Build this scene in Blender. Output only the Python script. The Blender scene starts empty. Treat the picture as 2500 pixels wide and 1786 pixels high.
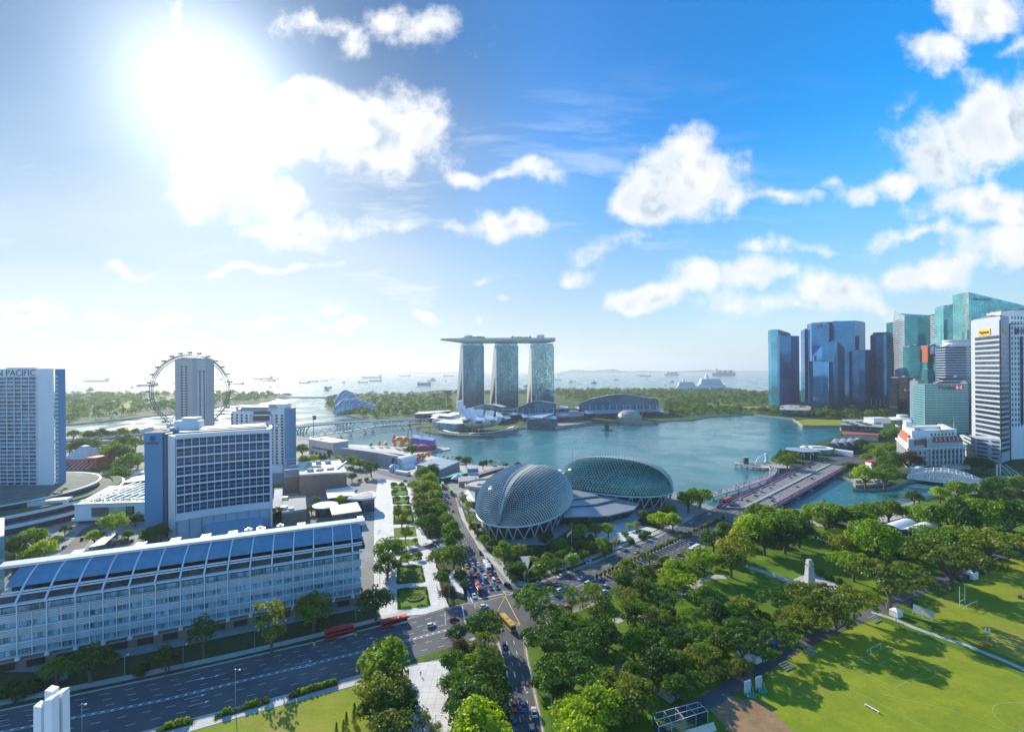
# Harbour city seen from a tall hotel: wide view over a bay, towers, domes, park and roads.
import bpy,math,random
from math import sin,cos,pi,radians,sqrt,atan2,hypot
from mathutils import Matrix,Vector
random.seed(7)
S=bpy.context.scene
COL=S.collection
# ------------------------------------------------------------------ camera
EYE=113.0;F=1126.0;CX=1250.0;CY=893.0;HZ=902.5;ROLL=radians(-0.40)
cam=bpy.data.cameras.new("camera");cam.lens=36*F/2500;cam.sensor_width=36;cam.sensor_fit='HORIZONTAL'
cam.shift_y=(HZ-CY)/2500;cam.clip_start=1;cam.clip_end=90000
camo=bpy.data.objects.new("camera",cam);COL.objects.link(camo)
rx=Vector((cos(ROLL),0,sin(ROLL)));ry=Vector((-sin(ROLL),0,cos(ROLL)));rz=Vector((0,-1,0))
camo.matrix_world=Matrix(((rx.x,ry.x,rz.x,0),(rx.y,ry.y,rz.y,0),(rx.z,ry.z,rz.z,EYE),(0,0,0,1)))
S.camera=camo
# ------------------------------------------------------------------ render settings
S.view_settings.view_transform='Standard';S.view_settings.look='None'
S.view_settings.exposure=0.86;S.view_settings.gamma=1.0
cy=S.cycles
cy.max_bounces=5;cy.diffuse_bounces=2;cy.glossy_bounces=3;cy.transmission_bounces=3;cy.transparent_max_bounces=4
cy.volume_bounces=0;cy.caustics_reflective=False;cy.caustics_refractive=False
cy.use_denoising=True;cy.sample_clamp_indirect=4.0;cy.use_adaptive_sampling=True;cy.adaptive_threshold=0.02
# ------------------------------------------------------------------ sun and sky
SUN_AZ=atan2(-0.655,1.0)
SUN_EL=radians(26.5)
SUND=Vector((sin(SUN_AZ)*cos(SUN_EL),cos(SUN_AZ)*cos(SUN_EL),sin(SUN_EL)))
sl=bpy.data.lights.new("sun",'SUN');sl.energy=3.9;sl.angle=radians(0.5);sl.color=(1.0,0.93,0.80)
so=bpy.data.objects.new("sun",sl);COL.objects.link(so);so.location=SUND*3000
so.rotation_euler=(-SUND).to_track_quat('-Z','Y').to_euler()
W=bpy.data.worlds.new("World");S.world=W;W.use_nodes=True
class NT:
 """small helper that writes shader-node trees"""
 def __init__(s,tree):s.t=tree;s.L=tree.links
 def n(s,typ,**kw):
  nd=s.t.nodes.new(typ)
  for k,v in kw.items():setattr(nd,k,v)
  return nd
 def put(s,sock,v):
  if isinstance(v,bpy.types.NodeSocket):s.L.new(v,sock)
  elif v is not None:
   if sock.type=='RGBA' and len(v)==3:v=(*v,1)
   sock.default_value=v
 def m(s,op,a,b=None,c=None,clamp=False):
  nd=s.n('ShaderNodeMath',operation=op,use_clamp=clamp)
  for i,v in enumerate((a,b,c)):s.put(nd.inputs[i],v)
  return nd.outputs[0]
 def v(s,op,a,b=None,out=0):
  nd=s.n('ShaderNodeVectorMath',operation=op)
  s.put(nd.inputs[0],a);s.put(nd.inputs[1],b)
  return nd.outputs[out]
 def xyz(s,a,b,c):
  nd=s.n('ShaderNodeCombineXYZ')
  for i,q in enumerate((a,b,c)):s.put(nd.inputs[i],q)
  return nd.outputs[0]
 def sep(s,a):
  nd=s.n('ShaderNodeSeparateXYZ');s.put(nd.inputs[0],a);return nd.outputs
 def noise(s,vec,scale,detail=3.0,rough=0.55,out=0,dist=0.0,dim='3D'):
  nd=s.n('ShaderNodeTexNoise',noise_dimensions=dim)
  s.put(nd.inputs['Vector'],vec);nd.inputs['Scale'].default_value=scale
  nd.inputs['Detail'].default_value=detail;nd.inputs['Roughness'].default_value=rough;nd.inputs['Distortion'].default_value=dist
  return nd.outputs[out]
 def ramp(s,x,lo,hi,smooth=True,to=(0.0,1.0)):
  nd=s.n('ShaderNodeMapRange',interpolation_type='SMOOTHSTEP' if smooth else 'LINEAR')
  s.put(nd.inputs[0],x);nd.inputs[1].default_value=lo;nd.inputs[2].default_value=hi
  nd.inputs[3].default_value=to[0];nd.inputs[4].default_value=to[1]
  return nd.outputs[0]
 def mix(s,f,a,b,blend='MIX'):
  nd=s.n('ShaderNodeMix',data_type='RGBA',blend_type=blend)
  s.put(nd.inputs[0],f);s.put(nd.inputs[6],a);s.put(nd.inputs[7],b)
  return nd.outputs[2]
def build_world():
 t=NT(W.node_tree);W.node_tree.nodes.clear()
 out=t.n('ShaderNodeOutputWorld');bg=t.n('ShaderNodeBackground')
 t.L.new(bg.outputs[0],out.inputs[0])
 sky=t.n('ShaderNodeTexSky',sky_type='NISHITA')
 sky.sun_disc=False;sky.sun_elevation=SUN_EL;sky.sun_rotation=SUN_AZ
 sky.altitude=100;sky.air_density=1.0;sky.dust_density=0.6;sky.ozone_density=3.0
 hs=t.n('ShaderNodeHueSaturation');hs.inputs['Saturation'].default_value=1.36;hs.inputs['Hue'].default_value=0.497
 t.L.new(sky.outputs[0],hs.inputs['Color'])
 dirv=t.v('NORMALIZE',t.n('ShaderNodeTexCoord').outputs['Generated'])
 x,y,z=t.sep(dirv)
 ca=t.v('DOT_PRODUCT',dirv,tuple(SUND),out=1)
 deep=t.mix(t.ramp(ca,0.80,0.985),t.mix(t.ramp(ca,0.25,0.85),(0.09,1.46,1.66),(0.30,0.74,0.94)),(0.17,0.28,0.37))
 deep=t.mix(t.ramp(z,0.02,0.40),t.mix(t.ramp(ca,0.35,0.90),(0.60,0.88,1.00),(0.19,0.29,0.35)),deep)
 col=t.v('MULTIPLY',hs.outputs[0],deep)
 # pale humid air low over the sea
 low=t.ramp(z,0.0,0.46,False,(1.0,0.0));low=t.m('POWER',low,1.8)
 col=t.mix(t.m('MULTIPLY',low,0.92),col,(3.9,4.5,4.85))
 # bright air round the sun
 au=t.m('MAXIMUM',ca,0.0)
 au1=t.m('MULTIPLY',t.m('POWER',au,5.0),0.12)
 au2=t.m('MULTIPLY',t.m('POWER',au,40.0),0.6)
 au3=t.m('MULTIPLY',t.m('POWER',au,160.0),5.0)
 aus=t.m('ADD',t.m('ADD',au1,au2),au3)
 col=t.v('ADD',col,t.v('MULTIPLY',t.xyz(aus,aus,aus),(1.0,0.98,0.93)))
 # clouds: flat-coordinate field ahead of the viewer, plain noise behind
 yy=t.m('MAXIMUM',y,0.08)
 u=t.m('DIVIDE',x,yy);v=t.m('DIVIDE',z,yy)
 # the cloud field as a group
 g=bpy.data.node_groups.new('cloud_field','ShaderNodeTree')
 g.interface.new_socket('P',in_out='INPUT',socket_type='NodeSocketVector')
 g.interface.new_socket('D',in_out='OUTPUT',socket_type='NodeSocketFloat')
 q=NT(g);gi=q.n('NodeGroupInput');go=q.n('NodeGroupOutput')
 P=gi.outputs[0]
 warp=q.v('SUBTRACT',q.noise(P,5.0,2.0,0.6,out=1,dim='2D'),(0.5,0.5,0.5))
 Pw=q.v('ADD',P,q.v('MULTIPLY',warp,(0.16,0.11,0.0)))
 acc=None
 # centre x, centre y, half width, half height in the photograph, strength
 BL=[(880,320,250,95,1.0),(760,270,130,70,.9),(980,330,150,90,1.0),(600,470,190,75,.8),(730,560,160,50,.8),(560,430,120,60,.8),(790,70,110,45,.55),(860,90,60,60,.5),(1060,70,110,75,.6),(960,40,90,50,.5),(1130,420,70,26,.6),(1270,420,90,26,.6),(1250,552,72,42,.8),(1700,430,130,95,1.0),(1640,490,150,72,1.0),(1780,470,90,60,.8),(1900,480,110,32,.6),(2040,445,80,26,.5),(2330,370,140,115,.95),(2420,300,130,120,1.0),(2180,455,90,30,.55),(2330,420,120,80,.9),(2260,130,90,50,.7),(2400,40,130,80,.9),(2460,140,70,40,.5),(2430,520,190,60,.9),(2250,585,230,30,.55),(2450,600,140,60,.8),(2000,610,180,22,.4),(1860,690,130,44,.75),(1720,690,120,38,.7),(1590,738,100,32,.8),(2040,710,140,55,.8),(2250,680,160,40,.6),(1900,750,260,22,.5),(440,15,28,45,.35),(860,778,46,18,.8),(800,735,70,18,.6),(1060,782,40,13,.6),(640,655,190,12,.6),(330,655,120,10,.4),(90,755,150,22,.6),(380,770,160,24,.5),(640,790,120,20,.5),(1180,690,34,12,.35),(1400,668,60,14,.4),(1190,783,18,10,.4),(1260,728,24,10,.35),(1500,600,150,40,.4),(1080,555,190,26,.4),(2360,660,140,30,.5)]
 for cx,cyy,a,b,amp in BL:
  d=q.v('SUBTRACT',Pw,((cx-CX)/F,(HZ-cyy)/F,0))
  d=q.v('MULTIPLY',d,(F/(a*1.12),F/(b*1.18),0))
  e=q.m('MULTIPLY_ADD',q.v('LENGTH',d,out=1),-amp,amp)
  acc=e if acc is None else q.m('MAXIMUM',acc,e)
 n1=q.noise(P,9.0,7.0,0.64,dim='2D')
 er=q.m('MULTIPLY_ADD',n1,1.45,-0.725)
 q.L.new(q.m('ADD',acc,er),go.inputs[0])
 def field(vec):
  nd=t.n('ShaderNodeGroup');nd.node_tree=g;t.put(nd.inputs[0],vec);return nd.outputs[0]
 P0=t.xyz(u,v,0.0)
 tosun=t.v('NORMALIZE',t.v('SUBTRACT',(SUND.x/SUND.y,SUND.z/SUND.y,0),P0))
 P1=t.v('ADD',P0,t.v('MULTIPLY',tosun,(0.042,0.042,0)))
 d0=field(P0)
 e0=t.noise(P0,9.0,3.0,0.5,dim='2D');e1=t.noise(P1,9.0,3.0,0.5,dim='2D')
 ahead=t.ramp(y,0.08,0.25)
 cov=t.m('MULTIPLY',t.ramp(d0,0.0,0.62),ahead)
 # everywhere else: scattered cumulus from plain noise on the sky's own dome
 zc=t.m('ADD',t.m('MAXIMUM',z,0.0),0.22)
 back=t.noise(t.xyz(t.m('DIVIDE',x,zc),t.m('DIVIDE',y,zc),0.0),1.7,5.0,0.6,dim='2D')
 back=t.m('MULTIPLY',t.ramp(back,0.50,0.66),t.m('SUBTRACT',1.0,ahead))
 back=t.m('MULTIPLY',back,t.ramp(z,0.0,0.1))
 # thin high streaks
 sv=t.v('MULTIPLY',P0,(1.6,9.0,1));sv=t.v('ADD',sv,t.v('MULTIPLY',t.noise(P0,2.2,1,out=1,dim='2D'),(0.35,0.7,0)))
 st=t.m('MULTIPLY',t.ramp(t.noise(sv,1.3,5.0,0.62,dim='2D'),0.45,0.80),t.ramp(u,0.95,0.0))
 st=t.m('MAXIMUM',st,t.m('MULTIPLY',t.ramp(u,0.55,-0.75),t.ramp(t.noise(sv,0.5,3.0,0.5,dim='2D'),0.2,0.75,True,(0.30,0.80))))
 st=t.m('MULTIPLY',t.m('MULTIPLY',st,ahead),t.ramp(v,0.75,0.2));st=t.m('MULTIPLY',st,0.88)
 lit=t.ramp(t.m('SUBTRACT',e0,e1),-0.16,0.10)
 thick=t.ramp(d0,0.3,0.95)
 belly=t.ramp(t.noise(P0,5.0,3.0,0.5,dim='2D'),0.40,0.66)
 shade=t.m('MULTIPLY',t.m('MAXIMUM',t.m('SUBTRACT',1.0,lit),t.m('MULTIPLY',belly,0.45)),thick)
 boost=t.m('MULTIPLY_ADD',aus,0.35,1.0)
 ccol=t.mix(shade,(5.6,5.6,5.55),(2.7,3.4,4.1))
 ccol=t.v('MULTIPLY',ccol,t.xyz(boost,boost,boost))
 col=t.mix(st,col,(4.6,5.1,5.45))
 col=t.mix(t.m('MULTIPLY',back,0.55),col,(4.2,6.2,8.2))
 col=t.mix(t.m('MULTIPLY',cov,0.97),col,ccol)
 t.put(bg.inputs[0],col);bg.inputs[1].default_value=0.104
build_world()
W.cycles.sampling_method="MANUAL";W.cycles.sample_map_resolution=512
# ------------------------------------------------------------------ ground survey helpers
# sub-views of the survey: letter -> (left, top, metres-free scale) ; 'P' is the whole plate
VIEW={'P':(0,0,1),'A':(0,820,.275),'B':(0,1200,.36075),'C':(400,1300,.29925),'D':(600,900,.2463),'E':(800,1100,.2463),'F':(1000,790,.28157),'M':(1100,1080,.27277),'H':(1000,1380,.25),'I':(1840,680,.32023),'J':(1600,1000,.26397),'K':(1500,1350,.26853),'L':(1900,1250,.33003),'N':(160,890,.17598),'O':(540,890,.17598),'Q':(900,880,.17598),'R':(1340,880,.24637),'S':(340,1020,.18476),'T':(1080,900,.13198),'U':(2160,1000,.14958),'V':(1120,1370,.15838)}
def px(k,x,y):a,b,s=VIEW[k];return a+x*s,b+y*s
def ray(k,x,y):
 x,y=px(k,x,y);a=(x-CX)/F;b=(HZ-y)/F
 return a*cos(ROLL)-b*sin(ROLL),a*sin(ROLL)+b*cos(ROLL)
def at(k,x,y,z=0.0):
 """ground (or roof) point: where the sight line meets height z"""
 X,Z=ray(k,x,y);Y=(z-EYE)/Z
 return Vector((X*Y,Y,z))
def up(k,x,y,Y):
 """point on the sight line at distance Y"""
 X,Z=ray(k,x,y);return Vector((X*Y,Y,EYE+Z*Y))
def pts(k,L,z=0.0):return[at(k,a,b,z)for a,b in L]
def depth(k,x,y,z=0.0):return at(k,x,y,z).y
WATER_Z=-2.6
# ------------------------------------------------------------------ materials
MATS={}
def mat(name,col,rough=0.7,metal=0.0,var=0.18,scale=0.15,spec=0.5,emit=None,bump=0.0,coat=0.0):
 if name in MATS:return MATS[name]
 m=bpy.data.materials.new(name);m.use_nodes=True;t=NT(m.node_tree);b=m.node_tree.nodes['Principled BSDF']
 b.inputs['Roughness'].default_value=rough;b.inputs['Metallic'].default_value=metal
 b.inputs['Specular IOR Level'].default_value=spec
 if coat:b.inputs['Coat Weight'].default_value=coat;b.inputs['Coat Roughness'].default_value=0.05
 if var>0:
  P=t.n('ShaderNodeTexCoord').outputs['Object']
  n=t.noise(P,scale,6.0,0.65)
  f=t.ramp(n,0.25,0.75,False,(1-var,1+var))
  t.put(b.inputs['Base Color'],t.v('MULTIPLY',t.xyz(f,f,f),tuple(col[:3])))
  if bump:
   bp=t.n('ShaderNodeBump');bp.inputs['Strength'].default_value=bump;t.L.new(n,bp.inputs['Height']);t.L.new(bp.outputs[0],b.inputs['Normal'])
 else:b.inputs['Base Color'].default_value=(*col[:3],1)
 if emit:b.inputs['Emission Color'].default_value=(*emit[:3],1);b.inputs['Emission Strength'].default_value=emit[3]
 MATS[name]=m;return m
def glass(name,col,rough=0.06,metal=0.55,cell=(3.0,3.0,3.6),var=0.45,spec=0.6,bump=0.007):
 """coated window glass: every pane a slightly different tint and tilt"""
 if name in MATS:return MATS[name]
 m=bpy.data.materials.new(name);m.use_nodes=True;t=NT(m.node_tree);b=m.node_tree.nodes['Principled BSDF']
 P=t.n('ShaderNodeTexCoord').outputs['Object']
 c=t.v('FLOOR',t.v('DIVIDE',P,cell))
 wn=t.n('ShaderNodeTexWhiteNoise',noise_dimensions='3D');t.L.new(c,wn.inputs['Vector'])
 f=t.ramp(wn.outputs['Value'],0,1,False,(1-var,1+var))
 big=t.ramp(t.noise(P,0.03,2.0),0.3,0.7,False,(0.75,1.25));f=t.m('MULTIPLY',f,big)
 t.put(b.inputs['Base Color'],t.v('MULTIPLY',t.xyz(f,f,f),tuple(col)))
 b.inputs['Metallic'].default_value=metal;b.inputs['Roughness'].default_value=rough;b.inputs['Specular IOR Level'].default_value=spec
 nm=t.v('SUBTRACT',wn.outputs['Color'],(0.5,0.5,0.5));nm=t.v('MULTIPLY',nm,(bump,bump,bump))
 g=t.n('ShaderNodeNewGeometry').outputs['Normal']
 t.put(b.inputs['Normal'],t.v('NORMALIZE',t.v('ADD',g,nm)))
 MATS[name]=m;return m
def stripes(name,c1,c2,period,duty,axis=2,rough=0.5,metal=0.0):
 """two-colour banding that belongs to the surface itself (louvres, seams, slats)"""
 if name in MATS:return MATS[name]
 m=bpy.data.materials.new(name);m.use_nodes=True;t=NT(m.node_tree);b=m.node_tree.nodes['Principled BSDF']
 P=t.n('ShaderNodeTexCoord').outputs['Object'];a=t.sep(P)[axis]
 f=t.m('FRACT',t.m('DIVIDE',a,period));f=t.m('LESS_THAN',f,duty)
 n=t.ramp(t.noise(P,0.3,4.0),0.3,0.7,False,(0.85,1.15))
 t.put(b.inputs['Base Color'],t.v('MULTIPLY',t.mix(f,c2,c1),t.xyz(n,n,n)))
 b.inputs['Roughness'].default_value=rough;b.inputs['Metallic'].default_value=metal
 MATS[name]=m;return m
# ------------------------------------------------------------------ mesh builder and scene-tree helpers
class MB:
 def __init__(s):s.v=[];s.f=[];s.mi=[];s.m=0
 def face(s,*p):
  i=len(s.v);s.v+=[tuple(q)for q in p];s.f.append(tuple(range(i,i+len(p))));s.mi.append(s.m)
 def mesh(s,vs,fs):
  i=len(s.v);s.v+=[tuple(q)for q in vs]
  for f in fs:s.f.append(tuple(i+k for k in f));s.mi.append(s.m)
 def prism(s,poly,z0,z1,bottom=True,top=True):
  n=len(poly);P=[(p[0],p[1])for p in poly]
  if sum(P[i][0]*P[(i+1)%n][1]-P[(i+1)%n][0]*P[i][1]for i in range(n))<0:P=P[::-1]
  za=z0 if hasattr(z0,'__len__')else[z0]*n;zb=z1 if hasattr(z1,'__len__')else[z1]*n
  vs=[(x,y,a)for(x,y),a in zip(P,za)]+[(x,y,b)for(x,y),b in zip(P,zb)]
  fs=[(i,(i+1)%n,n+(i+1)%n,n+i)for i in range(n)]
  if top:fs.append(tuple(range(n,2*n)))
  if bottom:fs.append(tuple(range(n-1,-1,-1)))
  s.mesh(vs,fs)
 def box(s,c,d,rot=0.0):
  """centre of the base, size, turn about z"""
  co,si=cos(rot),sin(rot);x,y=d[0]/2,d[1]/2
  P=[(c[0]+a*co-b*si,c[1]+a*si+b*co)for a,b in((-x,-y),(x,-y),(x,y),(-x,y))]
  s.prism(P,c[2],c[2]+d[2])
 def bar(s,p,q,w,h=None,upv=(0,0,1)):
  h=h or w;p=Vector(p);q=Vector(q);d=(q-p).normalized();u=Vector(upv)
  if abs(d.dot(u))>0.98:u=Vector((1,0,0))
  a=d.cross(u).normalized()*(w/2);b=a.cross(d).normalized()*(h/2)
  vs=[p-a-b,p+a-b,p+a+b,p-a+b,q-a-b,q+a-b,q+a+b,q-a+b]
  s.mesh(vs,[(3,2,1,0),(4,5,6,7),(0,1,5,4),(1,2,6,5),(2,3,7,6),(3,0,4,7)])
 def tube(s,path,r,n=6,cap=True,closed=False):
  path=[Vector(p)for p in path];R=r if hasattr(r,'__len__')else[r]*len(path);rings=[]
  up0=Vector((0,0,1));N=len(path)
  for i,p in enumerate(path):
   d=(path[(i+1)%N if closed else min(i+1,N-1)]-path[(i-1)%N if closed else max(i-1,0)]).normalized()
   u=up0 if abs(d.dot(up0))<0.95 else Vector((0,1,0))
   a=d.cross(u).normalized();b=a.cross(d)
   rings.append([p+(a*cos(2*pi*k/n)+b*sin(2*pi*k/n))*R[i]for k in range(n)])
  vs=[q for g in rings for q in g];fs=[]
  for i in range(N if closed else N-1):
   j=(i+1)%N
   for k in range(n):fs.append((i*n+k,i*n+(k+1)%n,j*n+(k+1)%n,j*n+k))
  if cap and not closed:fs+=[tuple(range(n-1,-1,-1)),tuple(range((N-1)*n,N*n))]
  s.mesh(vs,fs)
 def lathe(s,c,prof,n=16,ry=1.0,rot=0.0):
  vs=[];fs=[]
  for r,z in prof:
   for k in range(n):
    a=2*pi*k/n;x=r*cos(a);y=r*sin(a)*ry
    vs.append((c[0]+x*cos(rot)-y*sin(rot),c[1]+x*sin(rot)+y*cos(rot),c[2]+z))
  for i in range(len(prof)-1):
   for k in range(n):fs.append((i*n+k,i*n+(k+1)%n,(i+1)*n+(k+1)%n,(i+1)*n+k))
  fs+=[tuple(range(n-1,-1,-1)),tuple(range((len(prof)-1)*n,len(prof)*n))]
  s.mesh(vs,fs)
 def grid(s,rows,closed=False):
  """rows of equal length -> quads"""
  n=len(rows[0]);vs=[q for r in rows for q in r];fs=[]
  for i in range(len(rows)-1):
   for k in range(n if closed else n-1):fs.append((i*n+k,i*n+(k+1)%n,(i+1)*n+(k+1)%n,(i+1)*n+k))
  s.mesh(vs,fs)
 def build(s,name,mats,parent=None,smooth=False,kind=None):
  if not isinstance(mats,(list,tuple)):mats=[mats]
  o0=parent_loc(parent)
  me=bpy.data.meshes.new(name)
  me.from_pydata([(v[0]-o0.x,v[1]-o0.y,v[2]-o0.z)for v in s.v],[],s.f)
  for m in mats:me.materials.append(m)
  if len(mats)>1:me.polygons.foreach_set('material_index',s.mi)
  if smooth:me.polygons.foreach_set('use_smooth',[True]*len(s.f))
  me.update()
  o=bpy.data.objects.new(name,me);COL.objects.link(o)
  if parent is not None:o.parent=parent
  if kind:o['kind']=kind
  return o
def each(name,mbs,mats,parent,limit=100):
 """every countable piece as its own part; past the limit the rest is one part"""
 out=[m.build(name,mats,parent)for m in mbs[:limit]]
 if len(mbs)>limit:
  rest=MB()
  for m in mbs[limit:]:rest.mesh(m.v,m.f)
  o=rest.build(name,mats if not isinstance(mats,(list,tuple))else mats[0],parent);o['kind']='stuff'
 return out
def parent_loc(p):
 v=Vector((0,0,0))
 while p is not None:v+=p.location;p=p.parent
 return v
def thing(name,label,cat,loc=(0,0,0),group=None,rot=0.0):
 o=bpy.data.objects.new(name,None);COL.objects.link(o);o.location=loc;o.rotation_euler=(0,0,rot);o.empty_display_size=0.5
 return tag(o,label,cat,group)
def tag(o,label,cat,group=None):
 o['label']=label;o['category']=cat
 if group:o['group']=group
 return o
def copy_tree(o,parent=None):
 c=o.copy();COL.objects.link(c)
 if parent is not None:c.parent=parent
 for ch in list(o.children):copy_tree(ch,c)
 return c
def paint(o,slot,m):
 o.material_slots[slot].link='OBJECT';o.material_slots[slot].material=m
def text(body,size,loc,normal,m,parent,name='lettering',depth=0.12,align='CENTER',squash=1.0):
 """letters standing on a wall that faces `normal`"""
 c=bpy.data.curves.new(name,'FONT');c.body=body;c.size=size;c.extrude=depth;c.align_x=align;c.align_y='CENTER'
 c.materials.append(m)
 tmp=bpy.data.objects.new(name,c);COL.objects.link(tmp)
 me=bpy.data.meshes.new_from_object(tmp.evaluated_get(bpy.context.evaluated_depsgraph_get()))
 bpy.data.objects.remove(tmp);bpy.data.curves.remove(c);me.materials.clear();me.materials.append(m)
 o=bpy.data.objects.new(name,me);COL.objects.link(o)
 n=Vector(normal).normalized();x=Vector((0,0,1)).cross(n).normalized();u=n.cross(x)
 p=Vector(loc)-parent_loc(parent)
 o.parent=parent
 o.matrix_local=Matrix(((x.x*squash,u.x,n.x,p.x),(x.y*squash,u.y,n.y,p.y),(x.z*squash,u.z,n.z,p.z),(0,0,0,1)))
 return o
def structure(name,mb,m,smooth=False):return mb.build(name,m,None,smooth,'structure')
def lerp(a,b,t):return Vector(a)+(Vector(b)-Vector(a))*t
def inset(poly,d):
 """shrink (d > 0) or grow a footprint about its centre by roughly d metres"""
 c=sum((Vector((p[0],p[1]))for p in poly),Vector((0,0)))/len(poly)
 return[c+(Vector((p[0],p[1]))-c)*(1-d/max(1e-3,(Vector((p[0],p[1]))-c).length))for p in poly]
# ================================================================== SETTING: water, land, roads, lawns
def m_water():
 m=bpy.data.materials.new('water');m.use_nodes=True;t=NT(m.node_tree);b=m.node_tree.nodes['Principled BSDF']
 P=t.n('ShaderNodeTexCoord').outputs['Object']
 n=t.noise(P,0.004,4.0);c=t.mix(t.ramp(n,0.3,0.7),(0.020,0.145,0.160),(0.038,0.200,0.205))
 t.put(b.inputs['Base Color'],c)
 b.inputs['IOR'].default_value=1.33
 t.put(b.inputs['Roughness'],t.ramp(t.noise(P,0.012,3.0),0.35,0.65,True,(0.07,0.32)))
 bp=t.n('ShaderNodeBump');bp.inputs['Strength'].default_value=0.45;bp.inputs['Distance'].default_value=0.6
 h=t.m('ADD',t.noise(t.v('MULTIPLY',P,(1,1.9,1)),0.22,3.0),t.m('MULTIPLY',t.noise(P,0.03,3.0),1.6))
 t.L.new(h,bp.inputs['Height']);t.L.new(bp.outputs[0],b.inputs['Normal'])
 return m
def m_ground(name,c1,c2,s1=0.06,s2=1.2,c3=None,rough=0.9):
 m=bpy.data.materials.new(name);m.use_nodes=True;t=NT(m.node_tree);b=m.node_tree.nodes['Principled BSDF']
 P=t.n('ShaderNodeTexCoord').outputs['Object']
 c=t.mix(t.ramp(t.noise(P,s1,6.0,0.7),0.35,0.65),c1,c2)
 if c3:c=t.mix(t.ramp(t.noise(P,s1*0.35,4.0,0.6),0.52,0.72),c,c3)
 f=t.ramp(t.noise(P,s2,4.0,0.7),0.25,0.75,False,(0.82,1.18))
 t.put(b.inputs['Base Color'],t.v('MULTIPLY',c,t.xyz(f,f,f)))
 b.inputs['Roughness'].default_value=rough;b.inputs['Specular IOR Level'].default_value=0.2
 MATS[name]=m;return m
def m_tiles(name,c1,c2,size):
 m=bpy.data.materials.new(name);m.use_nodes=True;t=NT(m.node_tree);b=m.node_tree.nodes['Principled BSDF']
 P=t.n('ShaderNodeTexCoord').outputs['Object']
 br=t.n('ShaderNodeTexBrick');br.offset=0.0;t.L.new(P,br.inputs['Vector'])
 br.inputs['Color1'].default_value=(*c1,1);br.inputs['Color2'].default_value=(*c2,1);br.inputs['Mortar'].default_value=(*[q*.7 for q in c1],1)
 br.inputs['Scale'].default_value=1.0;br.inputs['Brick Width'].default_value=size;br.inputs['Row Height'].default_value=size;br.inputs['Mortar Size'].default_value=size*0.03
 f=t.ramp(t.noise(P,0.15,6.0,0.7),0.3,0.7,False,(0.84,1.12))
 t.put(b.inputs['Base Color'],t.v('MULTIPLY',br.outputs[0],t.xyz(f,f,f)));b.inputs['Roughness'].default_value=0.75
 MATS[name]=m;return m
WATER=m_water()
ASPH=m_ground('asphalt',(0.085,0.088,0.094),(0.120,0.121,0.122),0.06,2.0,(0.155,0.153,0.150),0.8)
PAVE=m_tiles('paving',(0.50,0.47,0.43),(0.44,0.42,0.39),1.6)
PLAZA=m_tiles('plaza_tiles',(0.66,0.64,0.61),(0.60,0.58,0.56),3.0)
CITY=m_ground('city_ground',(0.24,0.24,0.23),(0.36,0.35,0.33),0.02,0.5,(0.13,0.16,0.10))
GRASS=m_ground('lawn_grass',(0.060,0.130,0.006),(0.110,0.200,0.008),0.05,1.4,(0.180,0.250,0.014))
FIELD=m_ground('field_grass',(0.185,0.235,0.012),(0.265,0.295,0.014),0.05,0.9,(0.330,0.265,0.055))
ROUGH=m_ground('rough_grass',(0.025,0.065,0.018),(0.050,0.105,0.022),0.03,0.6,(0.10,0.14,0.035))
BED=m_ground('planting_bed',(0.030,0.060,0.018),(0.060,0.085,0.025),0.2,1.5,(0.07,0.05,0.03))
EARTH=m_ground('bare_earth',(0.26,0.15,0.075),(0.36,0.22,0.12),0.12,1.2,(0.19,0.16,0.05))
QUAY=mat('quay_stone',(0.30,0.29,0.27),0.85,scale=0.3)
PAINT=mat('road_paint',(0.80,0.80,0.78),0.6,var=0.1)
YPAINT=mat('yellow_paint',(0.80,0.46,0.05),0.6,var=0.1)
KERB=mat('kerb_stone',(0.55,0.54,0.51),0.8)
def sheet(name,poly,m,z,thick=0.0,kind='structure'):
 mb=MB()
 if thick:mb.prism(poly,z-thick,z,bottom=False)
 else:
  P=[(p[0],p[1])for p in poly];n=len(P)
  if sum(P[i][0]*P[(i+1)%n][1]-P[(i+1)%n][0]*P[i][1]for i in range(n))<0:P=P[::-1]
  mb.face(*[(x,y,z)for x,y in P])
 return mb.build(name,m,None,False,kind)
mb=MB();mb.face((-42000,-300,WATER_Z),(42000,-300,WATER_Z),(42000,18500,WATER_Z),(-42000,18500,WATER_Z));structure('water',mb,WATER)
near=[(-1500,900)]+[tuple(p[:2])for p in pts('A',[(585,872),(950,845),(1300,820)])]+[tuple(p[:2])for p in pts('P',[(560,1036),(640,1048),(724,1063),(800,1079),(830,1093),(1000,1120),(1022,1113),(1045,1122),(1071,1117),(1081,1127),(1170,1134),(1268,1138),(1400,1160),(1500,1188),(1600,1205),(1653,1202),(1700,1222),(1745,1238),(1800,1256),(1880,1250),(1964,1240),(2088,1252),(2200,1232),(2290,1202),(2400,1192),(2700,1190)])]+[(900,200),(900,-250),(-1500,-250)]
def land(name,poly,m):
 mb=MB();mb.m=0;P=poly;n=len(P)
 if sum(P[i][0]*P[(i+1)%n][1]-P[(i+1)%n][0]*P[i][1]for i in range(n))<0:P=P[::-1]
 mb.face(*[(x,y,0)for x,y in P]);mb.m=1
 for i in range(n):
  a,b=P[i],P[(i+1)%n];mb.face((a[0],a[1],-7),(b[0],b[1],-7),(b[0],b[1],0),(a[0],a[1],0))
 return mb.build(name,[m,QUAY],None,False,'structure')
land('city_ground',near,CITY)
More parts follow.
